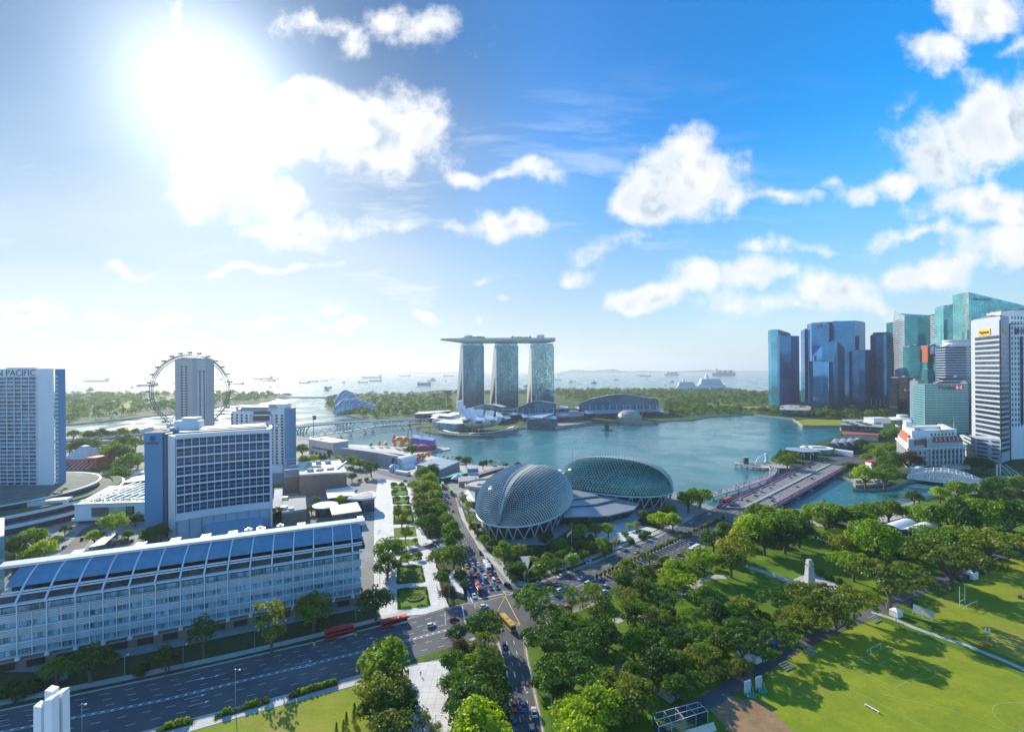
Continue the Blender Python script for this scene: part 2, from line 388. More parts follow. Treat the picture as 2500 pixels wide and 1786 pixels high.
south=[tuple(p[:2])for p in pts('P',[(800,975),(792,991),(822,1008),(895,1023),(985,1026),(1010,1040),(1037,1052),(1070,1059),(1141,1063),(1211,1062),(1253,1052),(1265,1045),(1298,1042),(1400,1041),(1439,1035),(1507,1032),(1591,1029),(1640,1025),(1690,1024),(1732,1016),(1838,1010),(1935,1021),(1946,1028),(1956,1038),(2048,1038),(2058,1054),(2040,1066),(1975,1085),(1925,1096),(1886,1113),(1880,1125),(1901,1131),(1950,1140),(1985,1142),(2046,1160),(2084,1170),(2082,1192),(2168,1190),(2218,1172),(2320,1165),(2500,1168),(2800,1165)])]+[(2500,700),(6000,2600),(2500,2750)]+[tuple(p[:2])for p in pts('P',[(1884,960),(1808,954),(1771,951),(1653,951),(1352,951),(1111,957),(900,963),(865,965),(806,968)])]
land('south_ground',south,ROUGH)
east=[tuple(p[:2])for p in pts('P',[(-500,1085),(161,1037),(426,1009),(503,995),(625,983),(657,976),(690,966),(711,961.5),(684,961),(625,960),(503,959),(352,960),(161,962),(-500,967)])]
land('east_ground',east,ROUGH)
sheet('floating_platform',pts('D',[(885,735),(1300,803),(1640,852),(1700,835),(2030,787),(2010,772),(1870,765),(1500,765),(1200,748)]),PAVE,-1.2,1.5)
# far islands on the horizon
def island(name,spans,Y,m):
 mb=MB();rows=[]
 for x,y in spans:
  p=up('P',x,y,Y);b=up('P',x,y,Y);z=max(p.z,WATER_Z+1)
  rows.append([(p.x,Y-700,WATER_Z-5),(p.x,Y-300,WATER_Z+(z-WATER_Z)*.7),(p.x,Y,z),(p.x,Y+900,WATER_Z-5)])
 mb.grid(rows);return mb.build(name,m,None,True,'structure')
HILL=m_ground('hill_woods',(0.030,0.070,0.030),(0.050,0.095,0.035),0.002,0.02)
island('hills',[(1368,908),(1385,905),(1400,902),(1420,903),(1440,904.5),(1470,902.5),(1497,900),(1515,904),(1540,906),(1572,904.5),(1600,905.5),(1630,907),(1690,904.5),(1725,902),(1760,905),(1880,905.5),(1960,907)],15500,HILL)
island('hills',[(720,913),(760,911),(830,910),(900,909.5),(960,908),(1010,906.5),(1060,908),(1105,906),(1150,908),(1200,909.5)],17000,HILL)
# ------------------------------------------------------------------ roads
def road(name,k,upper,lower,z=0.06):
 mb=MB();mb.grid([[tuple(at(k,*a,z))for a in lower],[tuple(at(k,*a,z))for a in upper]])
 for i,f in enumerate(mb.f):
  a,b,c=(Vector(mb.v[j])for j in f[:3])
  if(b-a).cross(c-b).z<0:mb.f[i]=f[::-1]
 return mb.build(name,ASPH,None,False,'structure')
R1U=[(-300,1797),(0,1734),(400,1650),(759,1569),(1000,1509),(1140,1472)]
R1L=[(-300,1958),(0,1878),(460,1756),(759,1681),(1000,1612),(1217,1567)]
road('highway_road','P',R1U,R1L)
sheet('road_junction',pts('P',[(1140,1472),(1155,1468),(1231,1424),(1291,1432),(1320,1518),(1275,1547),(1217,1567)]),ASPH,0.055)
R2U=[(1231,1424),(1291,1432),(1427,1383),(1523,1342),(1605,1312),(1692,1261),(1748,1237)]
R2L=[(1320,1518),(1375,1497),(1500,1448),(1600,1392),(1700,1340),(1785,1290),(1880,1244)]
road('esplanade_road','P',R2U,R2L,0.06)
AVL=[(1155,1470),(1140,1432),(1125,1370),(1105,1290),(1090,1230),(1075,1180),(1050,1160)]
AVR=[(1231,1424),(1212,1400),(1184,1356),(1150,1303),(1128,1265),(1112,1212),(1085,1165)]
road('avenue_road','P',AVL,AVR,0.058)
CNL=[(1217,1566),(1228,1605),(1240,1650),(1250,1720),(1256,1786),(1268,1900)]
CNR=[(1277,1546),(1284,1580),(1290,1620),(1300,1662),(1312,1720),(1326,1786),(1356,1900)][:6]
road('park_road','P',CNL,CNR,0.057)
road('gallery_road','D',[(900,985),(1150,975),(1330,1000),(1500,1035),(1850,1095)],[(900,1035),(1150,1025),(1290,1025),(1450,1080),(1810,1150)],0.05)
road('mall_road','B',[(395,430),(560,250),(640,215)],[(540,405),(640,290),(740,225)],0.05)
road('car_park','A',[(700,1075),(830,1085),(1000,1120)],[(750,1255),(880,1245),(1120,1215)],0.05)
road('service_road','E',[(560,1010),(710,1005),(1000,925),(1150,845)],[(560,1060),(720,1040),(1010,970),(1150,905)],0.16)
road('river_road','J',[(1460,450),(1700,430),(1900,425),(2100,440)],[(1790,520),(1850,490),(2000,470),(2120,465)],0.05)
# ------------------------------------------------------------------ lawns, paths and squares
park=[tuple(p[:2])for p in pts('P',[(1284,1560),(1330,1524),(1500,1456),(1600,1398),(1700,1346),(1790,1292),(1880,1258),(1964,1246),(2088,1258),(2200,1238),(2300,1207),(2500,1200),(2760,1200),(2760,1900),(1362,1900),(1330,1786),(1316,1720),(1304,1662),(1292,1610)])]
sheet('park_lawn',park,GRASS,0.03)
sheet('playing_field',pts('L',[(0,1090),(210,990),(440,880),(640,800),(720,790),(1400,1050),(2100,1330),(2100,2100),(-200,2100),(-300,1500),(-100,1250)]),FIELD,0.05)
sheet('upper_field',pts('L',[(1010,760),(1180,640),(1500,480),(1720,340),(2100,260),(2100,1230),(1420,955)]),FIELD,0.05)
sheet('bare_ground',pts('K',[(770,1290),(860,1240),(960,1240),(1150,1330),(1300,1330),(1420,1400),(1500,1500),(1640,1640),(1640,1760),(1100,1700),(1000,1560),(880,1440)]),EARTH,0.07)
def strip(name,k,path,w,m,z):
 P=[at(k,*a,z)for a in path];L=[];R=[]
 for i,p in enumerate(P):
  d=(P[min(i+1,len(P)-1)]-P[max(i-1,0)]).normalized();n=Vector((-d.y,d.x,0))*w/2
  L.append(p+n);R.append(p-n)
 mb=MB();mb.grid([R,L]);return mb.build(name,m,None,False,'structure')
strip('park_drive','P',[(1640,1750),(1740,1705),(1800,1665),(1900,1600),(2010,1545),(2110,1505),(2220,1452),(2330,1402),(2400,1372),(2520,1330)],5.6,ASPH,0.09)
strip('field_path','L',[(690,735),(860,790),(1000,850),(1200,920),(1400,985),(1620,1075),(1900,1195)],2.6,PAVE,0.10)
strip('park_path','K',[(0,620),(180,540),(330,600),(520,690),(700,720)],4.0,PAVE,0.085)
strip('park_path','K',[(430,410),(600,360),(780,260),(900,210),(1010,215)],5.0,PAVE,0.085)
strip('park_path','K',[(1180,110),(1400,180),(1560,245),(1700,265)],4.5,PAVE,0.085)
strip('park_path','K',[(260,1080),(340,1160),(440,1250),(560,1330)],6.0,PAVE,0.085)
strip('river_walk','J',[(1260,960),(1500,1060),(1800,1060),(2060,1020),(2300,960)],9.0,PAVE,0.085)
strip('park_path','J',[(1440,1140),(1520,1200),(1700,1265),(1850,1330)],4.0,PAVE,0.087)
sheet('memorial_square',pts('K',[(1560,270),(1700,205),(1862,165),(2060,320),(1990,420),(1800,350)]),PAVE,0.10)
sheet('lawn',pts('P',[(380,1812),(460,1787),(654,1731),(885,1669),(930,1690),(930,1900),(250,1900)]),FIELD,0.05)
sheet('roadside_pavement',pts('P',[(-100,1905),(460,1758),(654,1706),(880,1648),(885,1668),(654,1730),(460,1786),(-100,1940)]),PAVE,0.13,0.14)
sheet('grass_verge',pts('P',[(885,1655),(1000,1612),(1095,1580),(1080,1604),(1000,1622),(905,1660)]),GRASS,0.12,0.12)
sheet('tiled_square',pts('H',[(-60,975),(0,960),(300,930),(420,1010),(400,1120),(440,1450),(470,1760),(-60,1800)]),PLAZA,0.12,0.12)
sheet('garden_ground',pts('H',[(330,1050),(380,800),(850,770),(930,960),(1000,1640),(1010,1760),(470,1760),(420,1450)]),BED,0.11)
sheet('roadside_grass',pts('P',[(0,1640),(120,1640),(400,1585),(760,1510),(860,1490),(990,1460),(1000,1506),(759,1566),(400,1647),(0,1731),(-100,1750),(-100,1680)]),BED,0.12,0.12)
strip('roadside_walk','P',[(-20,1718),(300,1655),(560,1600),(760,1553),(900,1517),(1000,1490)],3.5,PAVE,0.145)
sheet('promenade',pts('E',[(500,275),(690,300),(800,330),(850,450),(900,690),(985,880),(1160,870),(1180,960),(1030,985),(1090,1180),(1110,1330),(1200,1545),(960,1620),(540,1655),(460,1500),(460,540)]),PLAZA,0.135,0.13)
for q in([(625,315),(775,345),(785,378),(628,375)],[(630,387),(790,387),(798,440),(632,450)],[(640,462),(805,457),(812,525),(645,530)],[(650,545),(822,538),(862,715),(650,735)],[(655,767),(868,747),(885,850),(658,865)],[(665,885),(890,870),(905,930),(720,960)],[(720,1050),(925,1010),(935,1075),(700,1110)],[(690,1140),(935,1135),(970,1300),(680,1325)],[(685,1370),(985,1345),(1020,1540),(690,1580)]):
 sheet('garden_plot',pts('E',q),GRASS,0.16,0.10)
sheet('avenue_verge',pts('E',[(860,300),(960,250),(1110,330),(1140,420),(1250,800),(1330,1120),(1385,1350),(1380,1500),(1200,1545),(1110,1330),(1090,1180),(1040,985),(1170,950),(1150,860),(985,880),(900,690)]),BED,0.10,0.1)
sheet('dome_garden',pts('P',[(1116,1215),(1132,1262),(1156,1303),(1190,1353),(1222,1390),(1240,1408),(1300,1424),(1427,1377),(1523,1336),(1600,1308),(1660,1276),(1640,1240),(1420,1275),(1330,1330),(1250,1330),(1160,1290)]),BED,0.09,0.09)
sheet('kerb_walk',pts('E',[(1290,560),(1330,680),(1425,830),(1490,960),(1600,1080),(1700,1190),(1800,1310),(1960,1345),(1985,1310),(1860,1280),(1790,1190),(1720,1080),(1640,1050),(1530,930),(1450,800),(1370,690),(1330,560)]),PAVE,0.13,0.12)
sheet('forecourt',pts('M',[(1130,760),(1330,680),(1560,600),(1720,640),(1650,730),(1850,775),(1700,850),(1500,900),(1300,890),(1200,840)]),PLAZA,0.14,0.12)
strip('esplanade_walk','M',[(700,1215),(900,1145),(1200,1050),(1450,950),(1700,860),(1950,760),(2150,670)],4.0,PAVE,0.125)
sheet('festival_square',pts('E',[(380,170),(640,200),(860,240),(1100,240),(1300,300),(1480,260),(1480,160),(1000,40),(620,60)]),PAVE,0.04)
sheet('harbour_walk',pts('P',[(1170,1137),(1268,1141),(1330,1150),(1300,1175),(1160,1165),(1080,1150),(1085,1130)]),PAVE,0.05)
# ------------------------------------------------------------------ painted lines
def polyline(k,L,z):return[at(k,*a,z)for a in L]
def along(P,s):
 for a,b in zip(P,P[1:]):
  l=(b-a).length
  if s<=l:return a+(b-a)*(s/l),(b-a).normalized()
  s-=l
 return P[-1],(P[-1]-P[-2]).normalized()
def length(P):return sum((b-a).length for a,b in zip(P,P[1:]))
def lay(mb,P,w,dash=0,gap=0):
 T=length(P);s=0.0
 if not dash:
  for a,b in zip(P,P[1:]):
   d=(b-a).normalized();n=Vector((-d.y,d.x,0))*w/2;mb.face(a-n,b-n,b+n,a+n)
  return
 while s<T-dash:
  a,d=along(P,s);b,_=along(P,s+dash);n=Vector((-d.y,d.x,0))*w/2
  mb.face(a-n,b-n,b+n,a+n);s+=dash+gap
def between(U,L,f):return[lerp(a,b,f)for a,b in zip(U,L)]
mw=MB();my=MB();ZP=0.075
u=polyline('P',R1U,ZP);l=polyline('P',R1L,ZP);c=polyline('P',[(-300,1855),(0,1786),(400,1707),(759,1620),(1000,1561),(1137,1524)],ZP)
for f in(0.25,0.5,0.75):lay(mw,between(u,c,f),0.16,2.6,4.2)
for f in(0.33,0.66):lay(mw,between(c,l,f),0.16,2.6,4.2)
lay(mw,between(u,c,0.965),0.16);lay(mw,between(u,c,1.035),0.16);lay(my,between(u,c,0.02),0.14);lay(my,between(l,c,0.02),0.14)
for i in range(70):
 p,d=along(c,6+i*2.6);n=Vector((-d.y,d.x,0));mw.face(p-n*.28-d*.5,p-n*.28+d*.3,p+n*.28+d*.7,p+n*.28-d*.1)
for x,y in((360,1180),(240,1200),(1130,1060),(1130,1095),(1740,900),(1720,930),(270,1395),(240,1340)):
 p=at('C',x,y,ZP);_,d=along(c,100);n=Vector((-d.y,d.x,0));q=p+d*2.4
 mw.face(p-n*.1-d*2.5,q-n*.1,q+n*.1,p+n*.1-d*2.5);mw.face(q-n*.55,q+d*1.3,q+n*.55)
lay(mw,polyline('H',[(515,395),(545,575)],ZP),0.45);lay(mw,polyline('H',[(345,450),(350,580)],ZP),0.3,.6,.6)
u=polyline('P',AVL,ZP);l=polyline('P',AVR,ZP)
for f in(1/6,2/6,3/6,4/6,5/6):lay(mw,between(u,l,f)[:5],0.15,2.4,4.0)
lay(my,between(l,u,0.03),0.22);lay(mw,polyline('V',[(270,580),(690,495)],ZP),0.5)
lay(mw,polyline('V',[(675,450),(735,515),(850,490),(675,450)],ZP),0.3)
lay(mw,polyline('V',[(125,430),(220,640),(140,655)],ZP),0.25)
bx=[(235,650),(715,530),(945,970),(420,1100)]
for a,b in((0,1),(1,2),(2,3),(3,0),(0,2),(1,3)):lay(my,polyline('V',[bx[a],bx[b]],ZP),0.34 if b-a==1 else 0.22)
u=polyline('P',R2U,ZP);l=polyline('P',R2L,ZP)
for f in(0.12,0.24,0.36,0.62,0.74,0.87):lay(mw,between(u,l,f),0.15,2.2,4.4)
lay(mw,between(u,l,0.47),0.2);lay(my,between(u,l,0.02),0.16);lay(my,between(l,u,0.02),0.2)
lay(my,polyline('M',[(1235,1105),(1345,1085),(1400,1100),(1290,1125),(1235,1105),(1400,1100)],ZP),0.18)
lay(mw,polyline('H',[(945,735),(980,880),(1020,1010),(1050,1250),(1090,1600)],ZP),0.16,2.6,4.4)
lay(mw,polyline('H',[(1015,730),(1045,840),(1075,970),(1115,1140),(1175,1470),(1200,1624)],ZP),0.16,2.6,4.4)
for o in(0,10):lay(my,polyline('H',[(1108+o,680),(1112+o,760),(1136+o,910)],ZP),0.13);lay(my,polyline('H',[(1190+o,1170),(1235+o,1370),(1295+o,1624)],ZP),0.13)
lay(mw,polyline('D',[(1290,1012),(1480,1055),(1640,1090)],ZP),0.3,1.5,1.5)
mw.build('road_markings',PAINT,None,False,'structure');my.build('yellow_road_markings',YPAINT,None,False,'structure')
mk=MB();ZK=0.0
for k,L in(('P',R1U[:5]),('P',AVR[:5]),('P',[(1291,1431)]+R2U[2:6]),('P',CNR),('P',CNL),('P',R1L[1:5]),('P',AVL[1:6])):
 P=polyline(k,L,0.02)
 for a,b in zip(P,P[1:]):mk.bar(a+Vector((0,0,.06)),b+Vector((0,0,.06)),0.35,0.16)
mk.build('kerb',KERB,None,False,'structure')
ml=MB();ZL=0.075
for L in([(360,1210),(660,1065),(980,905)],[(360,1210),(520,1300),(800,1440),(1150,1620),(1500,1800)],[(980,905),(1250,985),(1818,1190)],[(520,1130),(860,1298),(1255,1082),(1040,985)],[(610,1090),(735,1128),(918,1038),(840,1000)],[(1740,1640),(1830,1595)],[(780,1345),(1250,1450),(1640,1600)]):
 lay(ml,polyline('L',L,ZL),0.11)
def arc(k,L):lay(ml,polyline(k,L,ZL),0.10)
arc('L',[(1140,1145),(1162,1165),(1168,1190),(1155,1212),(1110,1230),(1050,1234),(990,1228)])
arc('L',[(1818,1408),(1730,1402),(1650,1408),(1600,1425),(1582,1450),(1590,1485),(1625,1530),(1690,1575),(1780,1610)])
ml.build('pitch_lines',mat('chalk_line',(.42,.46,.26),.8,var=.25,scale=.4),None,False,'structure')
# ================================================================== BUILDINGS
WHITE=mat('white_render',(0.78,0.78,0.77),0.6,var=0.07,scale=0.05)
WHITE2=mat('white_panel',(0.72,0.73,0.74),0.45,var=0.06,scale=0.1)
ALU=mat('aluminium',(0.62,0.64,0.66),0.35,0.6,var=0.08)
STEEL=mat('painted_steel',(0.55,0.58,0.60),0.4,0.3,var=0.06)
CONC=mat('concrete',(0.40,0.39,0.37),0.85,var=0.2,scale=0.12)
ROOFG=mat('roof_grey',(0.33,0.33,0.33),0.85,var=0.2,scale=0.1)
ROOFW=mat('roof_white',(0.70,0.68,0.64),0.7,var=0.12,scale=0.12)
DARK=mat('dark_recess',(0.02,0.025,0.03),0.5,var=0.1)
DGLASS=glass('dark_glass',(0.05,0.085,0.11),0.06,0.35)
TGLASS=glass('teal_window',(0.24,0.52,0.60),0.15,0.2,(1.44,1.44,5.3),0.6)
BRICK=mat('brown_brick',(0.30,0.19,0.14),0.85,var=0.2,scale=0.4)
SLABSHADE=mat('shaded_end_wall',(0.10,0.29,0.45),0.65,var=0.06,scale=0.05)  # hotel end walls: their shade is put into this darker blue
LETTER=mat('dark_lettering',(0.05,0.10,0.16),0.5,var=0)
LOUVRE=stripes('white_louvre',(0.56,0.63,0.68),(0.20,0.25,0.30),0.60,0.58)
BROWNWALL=stripes('brown_panelling',(0.26,0.20,0.16),(0.17,0.13,0.11),0.9,0.5)
def frame2(p,q):
 """origin, along and outward vectors of a wall seen from the camera side"""
 p=Vector((p[0],p[1],0));q=Vector((q[0],q[1],0));a=(q-p).normalized();o=Vector((a.y,-a.x,0))
 return p,a,o,(q-p).length
# ---------------------------------------------------------------- long office block with ribbed curved roof
def long_office():
 P,a,o,Ln=frame2(at('B',118,1122,5),at('C',1542,512,5));bk=-o
 r=thing('office_block','long low office block with ribbed curved blue roof and white louvred bands','office building',P)
 Q=lambda s,d,z:P+a*s+bk*d+Vector((0,0,z))
 def bx(mb,s0,s1,d0,d1,z0,z1):
  mb.prism([Q(s0,d0,0),Q(s1,d0,0),Q(s1,d1,0),Q(s0,d1,0)],z0,z1)
 mb=MB();bx(mb,-9.5,Ln+4,1.6,27,-1,5.0);pl=mb.build('plinth',BRICK,r)
 for i in range(15):
  s=-4+i*8.62;mo=MB();mo2=MB();bx(mo,s-2.6,s+2.6,1.2,1.7,0.3,3.4);bx(mo2,s-3.3,s+3.3,0.4,1.58,3.45,3.8)
  mo.build('opening',DARK,pl);mo2.build('lintel',CONC,pl)
 mb=MB();bx(mb,-8.5,Ln+3,3.2,26,5.0,25.5);mb.build('glass_core',DGLASS,r)
 zs=[5.6,10.9,16.2]
 hb=Ln/28;wins=[]
 for z in zs:
  for i in range(-2,29):
   g=MB();s0=max(-8.4,i*hb+.1);s1=min(Ln+3.4,(i+1)*hb-.1)
   g.m=0;bx(g,s0,s1,1.3,3.1,z,z+2.5);g.m=1
   for q in range(1,3):bx(g,s0+(s1-s0)*q/3-.07,s0+(s1-s0)*q/3+.07,1.1,1.28,z,z+2.5)
   wins.append(g)
 each('window',wins,[TGLASS,STEEL],r)
 mg=MB();bx(mg,-8.4,Ln+3.4,2.4,3.1,21.5,23.4);mg.m=1
 for i in range(int((Ln+12)/1.72)):bx(mg,-8.4+i*1.72,-8.4+i*1.72+.12,2.2,2.38,21.5,23.4)
 mg.build('balcony_glass',[TGLASS,STEEL],r)
 for z in zs:
  mb=MB();bx(mb,-8.9,Ln+3.9,0.0,1.0,z+2.5,z+5.3);mb.build('louvre_band',LOUVRE,r)
 mb=MB()
 for z in zs:bx(mb,-9,Ln+4,-0.1,3.2,z-.25,z-0.02)
 bx(mb,-9,Ln+4,-.1,.15,22.0,22.2);bx(mb,-9,Ln+4,-.1,.15,21.5,21.65);mb.build('ledge',WHITE2,r)
 for i in range(15):
  s=i*Ln/14
  mb=MB();bx(mb,s-.17,s+.17,-0.4,0.05,5.0,26.0);bx(mb,s-.7,s+.7,-.5,1.1,4.0,5.3);mb.build('column',WHITE2,r)
  if i<14:mb=MB();s2=s+Ln/28;bx(mb,s2-.12,s2+.12,-0.3,0.02,5.3,22.2);mb.build('column',WHITE2,r)
  # curved roof: profile from eave to ridge
 prof=[(-1.6+16.0*t,25.6+9.2*(1.62*t-.62*t*t))for t in[i/10 for i in range(11)]]
 def arcs(s0,s1,lo,hi,dz,th=.3):
  m=MB();row=[(d,z)for d,z in prof if True][lo:hi]
  m.grid([[tuple(Q(s0,d,z+dz))for d,z in row],[tuple(Q(s1,d,z+dz))for d,z in row]])
  m.grid([[tuple(Q(s1,d,z+dz-th))for d,z in row],[tuple(Q(s0,d,z+dz-th))for d,z in row]])
  m.grid([[tuple(Q(s0,d,z+dz-th))for d,z in row],[tuple(Q(s0,d,z+dz))for d,z in row]])
  m.grid([[tuple(Q(s1,d,z+dz))for d,z in row],[tuple(Q(s1,d,z+dz-th))for d,z in row]])
  m.face(Q(s0,row[0][0],row[0][1]+dz-th),Q(s1,row[0][0],row[0][1]+dz-th),Q(s1,row[0][0],row[0][1]+dz),Q(s0,row[0][0],row[0][1]+dz))
  return m
 SEAM=stripes('seamed_blue_roof',(.13,.29,.40),(.10,.24,.34),0.5,0.85,0,0.5,0.1)
 for i in range(-1,15):
  s0=i*Ln/14+.45;s1=(i+1)*Ln/14-.45
  if i==-1:s0=-5.5
  if i==14:s1=Ln+4.5
  arcs(s0,s1,4,11,0.0).build('roof_panel',SEAM,r,True)
  m=MB();bx(m,s0,s1,1.5,1.9,28.2,28.7);bx(m,s0,s1,2.2,2.5,28.9,29.5);bx(m,s0,s1,-1.4,.6,25.4,25.9);m.build('gutter_rail',WHITE2,r)
 for i in range(15):s=i*Ln/14;arcs(s-.3,s+.3,0,11,0.3,.6).build('roof_rib',WHITE2,r)
 mb=MB();bx(mb,-8,Ln+6,3.4,15,25.5,27.6);mb.build('attic_wall',DGLASS,r)
 z0,z1=35.3,36.4
 mb=MB();mb.prism([Q(-12,14,0),Q(Ln+7,14,0),Q(Ln+7,18,0),Q(-12,18,0)],35.0,[36.0,36.0,36.6,36.6]);bx(mb,Ln+4,Ln+7,14,27,33.8,34.9);mb.build('roof_canopy',ROOFW,r)
 mb=MB();mb.prism([Q(-10,18.05,0),Q(Ln+6.5,18.05,0),Q(Ln+6.5,27,0),Q(-10,27,0)],[34.5,34.5,31,31],[36.0,36.0,33.6,33.6]);mb.build('rear_roof',mat('pale_grey_roof',(.24,.30,.35),.6,var=.1),r)
 mb=MB();bx(mb,-8.5,Ln+5.5,15.2,26,25.5,33.4);mb.build('rear_wall',DGLASS,r)
 for s in(8,30,43,55,66,78,96):
  c=Q(s,22.5,35.2);mv=MB()
  for k in range(5):mv.box((c.x+a.x*k*.8,c.y+a.y*k*.8,c.z-.4),(.45,5,1.0),atan2(a.y,a.x))
  mv.build('roof_vent',WHITE2,r)
 for s in(74,79,88):mv=MB();c=Q(s,24,34.2);mv.box(c,(3,2.4,1.8),atan2(a.y,a.x));mv.box((c.x,c.y,c.z+1.8),(1,1,.7),.3);mv.build('roof_plant',WHITE2,r)
 mb=MB()
 for i in range(7):z=7+i*4;bx(mb,Ln+3.05,Ln+3.3,4,26,z,z+.25)
 for d in(4,10,15,20,25):bx(mb,Ln+3.05,Ln+3.4,d,d+.25,5,34)
 mb.build('end_frame',mat('dark_steel',(.08,.10,.12),.4,.4,var=.05),r)
 mb=MB();bx(mb,Ln-17,Ln-9,-9,1,3.6,3.9);mb.build('entrance_canopy',glass('blue_canopy',(.06,.16,.24),.1,.3),r)
long_office()
# ---------------------------------------------------------------- generic facade pieces
def grid_facade(P,a,o,w,z0,z1,nx,nz,r,fm,gm,fw=0.5,fh=0.6,dep=0.8,split=False,name='facade_frame',inner=None):
 """a projecting frame of mullions and slabs over recessed glass, all in front of a wall"""
 q=lambda s,d,z:P+a*s+o*d+Vector((0,0,z));wins=[]
 for k in range(nz-1,-1,-1):
  for i in range(nx-1,max(-1,nx-7),-1):
   g=MB();s0=i*w/nx+fw/2;s1=(i+1)*w/nx-fw/2
   g.prism([q(s0,0,0),q(s1,0,0),q(s1,.05,0),q(s0,.05,0)],z0+k*(z1-z0)/nz+fh/2,z0+(k+1)*(z1-z0)/nz-fh/2);wins.append(g)
 each('window',wins,gm,r)
 mf=MB()
 for i in range(nx+1):
  s=i*w/nx;mf.prism([q(s-fw/2,.05,0),q(s+fw/2,.05,0),q(s+fw/2,dep,0),q(s-fw/2,dep,0)],z0,z1)
 for k in range(nz+1):
  z=z0+k*(z1-z0)/nz;mf.prism([q(-fw,.06,0),q(w+fw,.06,0),q(w+fw,dep+.12,0),q(-fw,dep+.12,0)],z-fh/2,z+fh/2)
 mf.build(name,fm,r)
 if split:
  mi=MB()
  for k in range(nz):
   z=z0+(k+.5)*(z1-z0)/nz
   mi.prism([q(0,.07,0),q(w,.07,0),q(w,dep*.55,0),q(0,dep*.55,0)],z-fh*.75,z+fh*.75)
  mi.build('spandrel',inner or fm,r)
V3=lambda x,y,z=0:Vector((x,y,z))
def pan_tower():
 Y=392;X=lambda p:ray('A',p,500)[0]*Y;zt=up('A',300,290,Y).z
 x0=X(-420);x1=X(478);x2=X(484);x3=X(582)
 r=thing('hotel_tower','tall white hotel tower with lettered parapet, cut by the left edge','hotel',(x1,Y,0))
 mb=MB();kb=(Y+20)/Y;mb.prism([(x0,Y),(x1,Y),(x1*kb,Y+20),(x0*kb,Y+20)],6,zt);mb.build('body',WHITE,r)
 mb=MB();mb.prism([(x1,Y+2),(x2,Y+2),(x2*1.018,Y+9),(x1*1.018,Y+9)],6,zt-1);mb.build('dark_slot',DARK,r)
 mb=MB();x3=ray('A',582,500)[0]*(Y+9);mb.prism([(x2,Y+.5),(x3,Y+.5),(x3,Y+9),(x2,Y+9)],6,zt-.3);mb.build('end_slab',SLABSHADE,r)
 for i in range(28):mb=MB();mb.box((x1+1.2,Y+1.0,16+i*3.45),(1.6,1.4,1.2));mb.build('balcony',WHITE2,r)
 w0=X(-390);w1=X(325);zb=up('A',300,1392,Y).z;zu=up('A',300,360,Y).z
 grid_facade(V3(w0,Y),V3(1,0),V3(0,-1),w1-w0,zb,zu,11,30,r,WHITE2,glass('hotel_blue_glass',(.06,.16,.26),.1,.3,(3,3,3.3),.6),.35,.75,.7)
 text('N PACIFIC',7.6,(X(145),Y-.1,up('A',150,330,Y).z),(0,-1,0),LETTER,r,squash=.95)
 mb=MB();mb.box((x0+12,Y+10,zt),(22,10,5));mb.box((x0+46,Y+12,zt),(18,9,1.2))
 for k in range(4):mb.tube([(x0+40+k*4,Y+8,zt),(x0+40+k*4,Y+8,zt+6)],.12,4)
 mb.build('roof_plant',WHITE2,r)
 # antenna block at the frame's edge
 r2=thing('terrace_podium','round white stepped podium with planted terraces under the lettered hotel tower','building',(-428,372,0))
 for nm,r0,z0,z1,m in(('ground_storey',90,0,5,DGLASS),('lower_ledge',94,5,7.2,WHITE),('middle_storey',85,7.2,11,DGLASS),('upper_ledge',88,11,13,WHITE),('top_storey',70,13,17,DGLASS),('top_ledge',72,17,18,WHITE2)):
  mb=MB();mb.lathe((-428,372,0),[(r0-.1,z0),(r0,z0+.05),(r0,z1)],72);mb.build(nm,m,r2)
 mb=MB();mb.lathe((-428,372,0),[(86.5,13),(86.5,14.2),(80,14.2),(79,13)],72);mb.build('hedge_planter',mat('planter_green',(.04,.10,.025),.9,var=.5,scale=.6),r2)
 mb=MB();mb.lathe((-428,372,0),[(79.5,12.9),(79,13.08),(70.4,13.1)],72);mb.lathe((-428,372,0),[(92.6,7.1),(92.4,7.26),(85.1,7.3)],72);mb.lathe((-428,372,0),[(71,17.9),(70.5,18.1),(3,18.15)],60);mb.build('roof_terrace',mat('shaded_terrace_deck',(.13,.16,.13),.9,var=.5,scale=.15),r2)  # planted terrace decks, darkened further to stand for the tower's shadow
 p=at('A',490,1500,14);mb=MB();mb.box((p.x-14,p.y+6,13),(30,9,3.4),.35);mb.build('pavilion_roof',ROOFW,r2)
pan_tower()
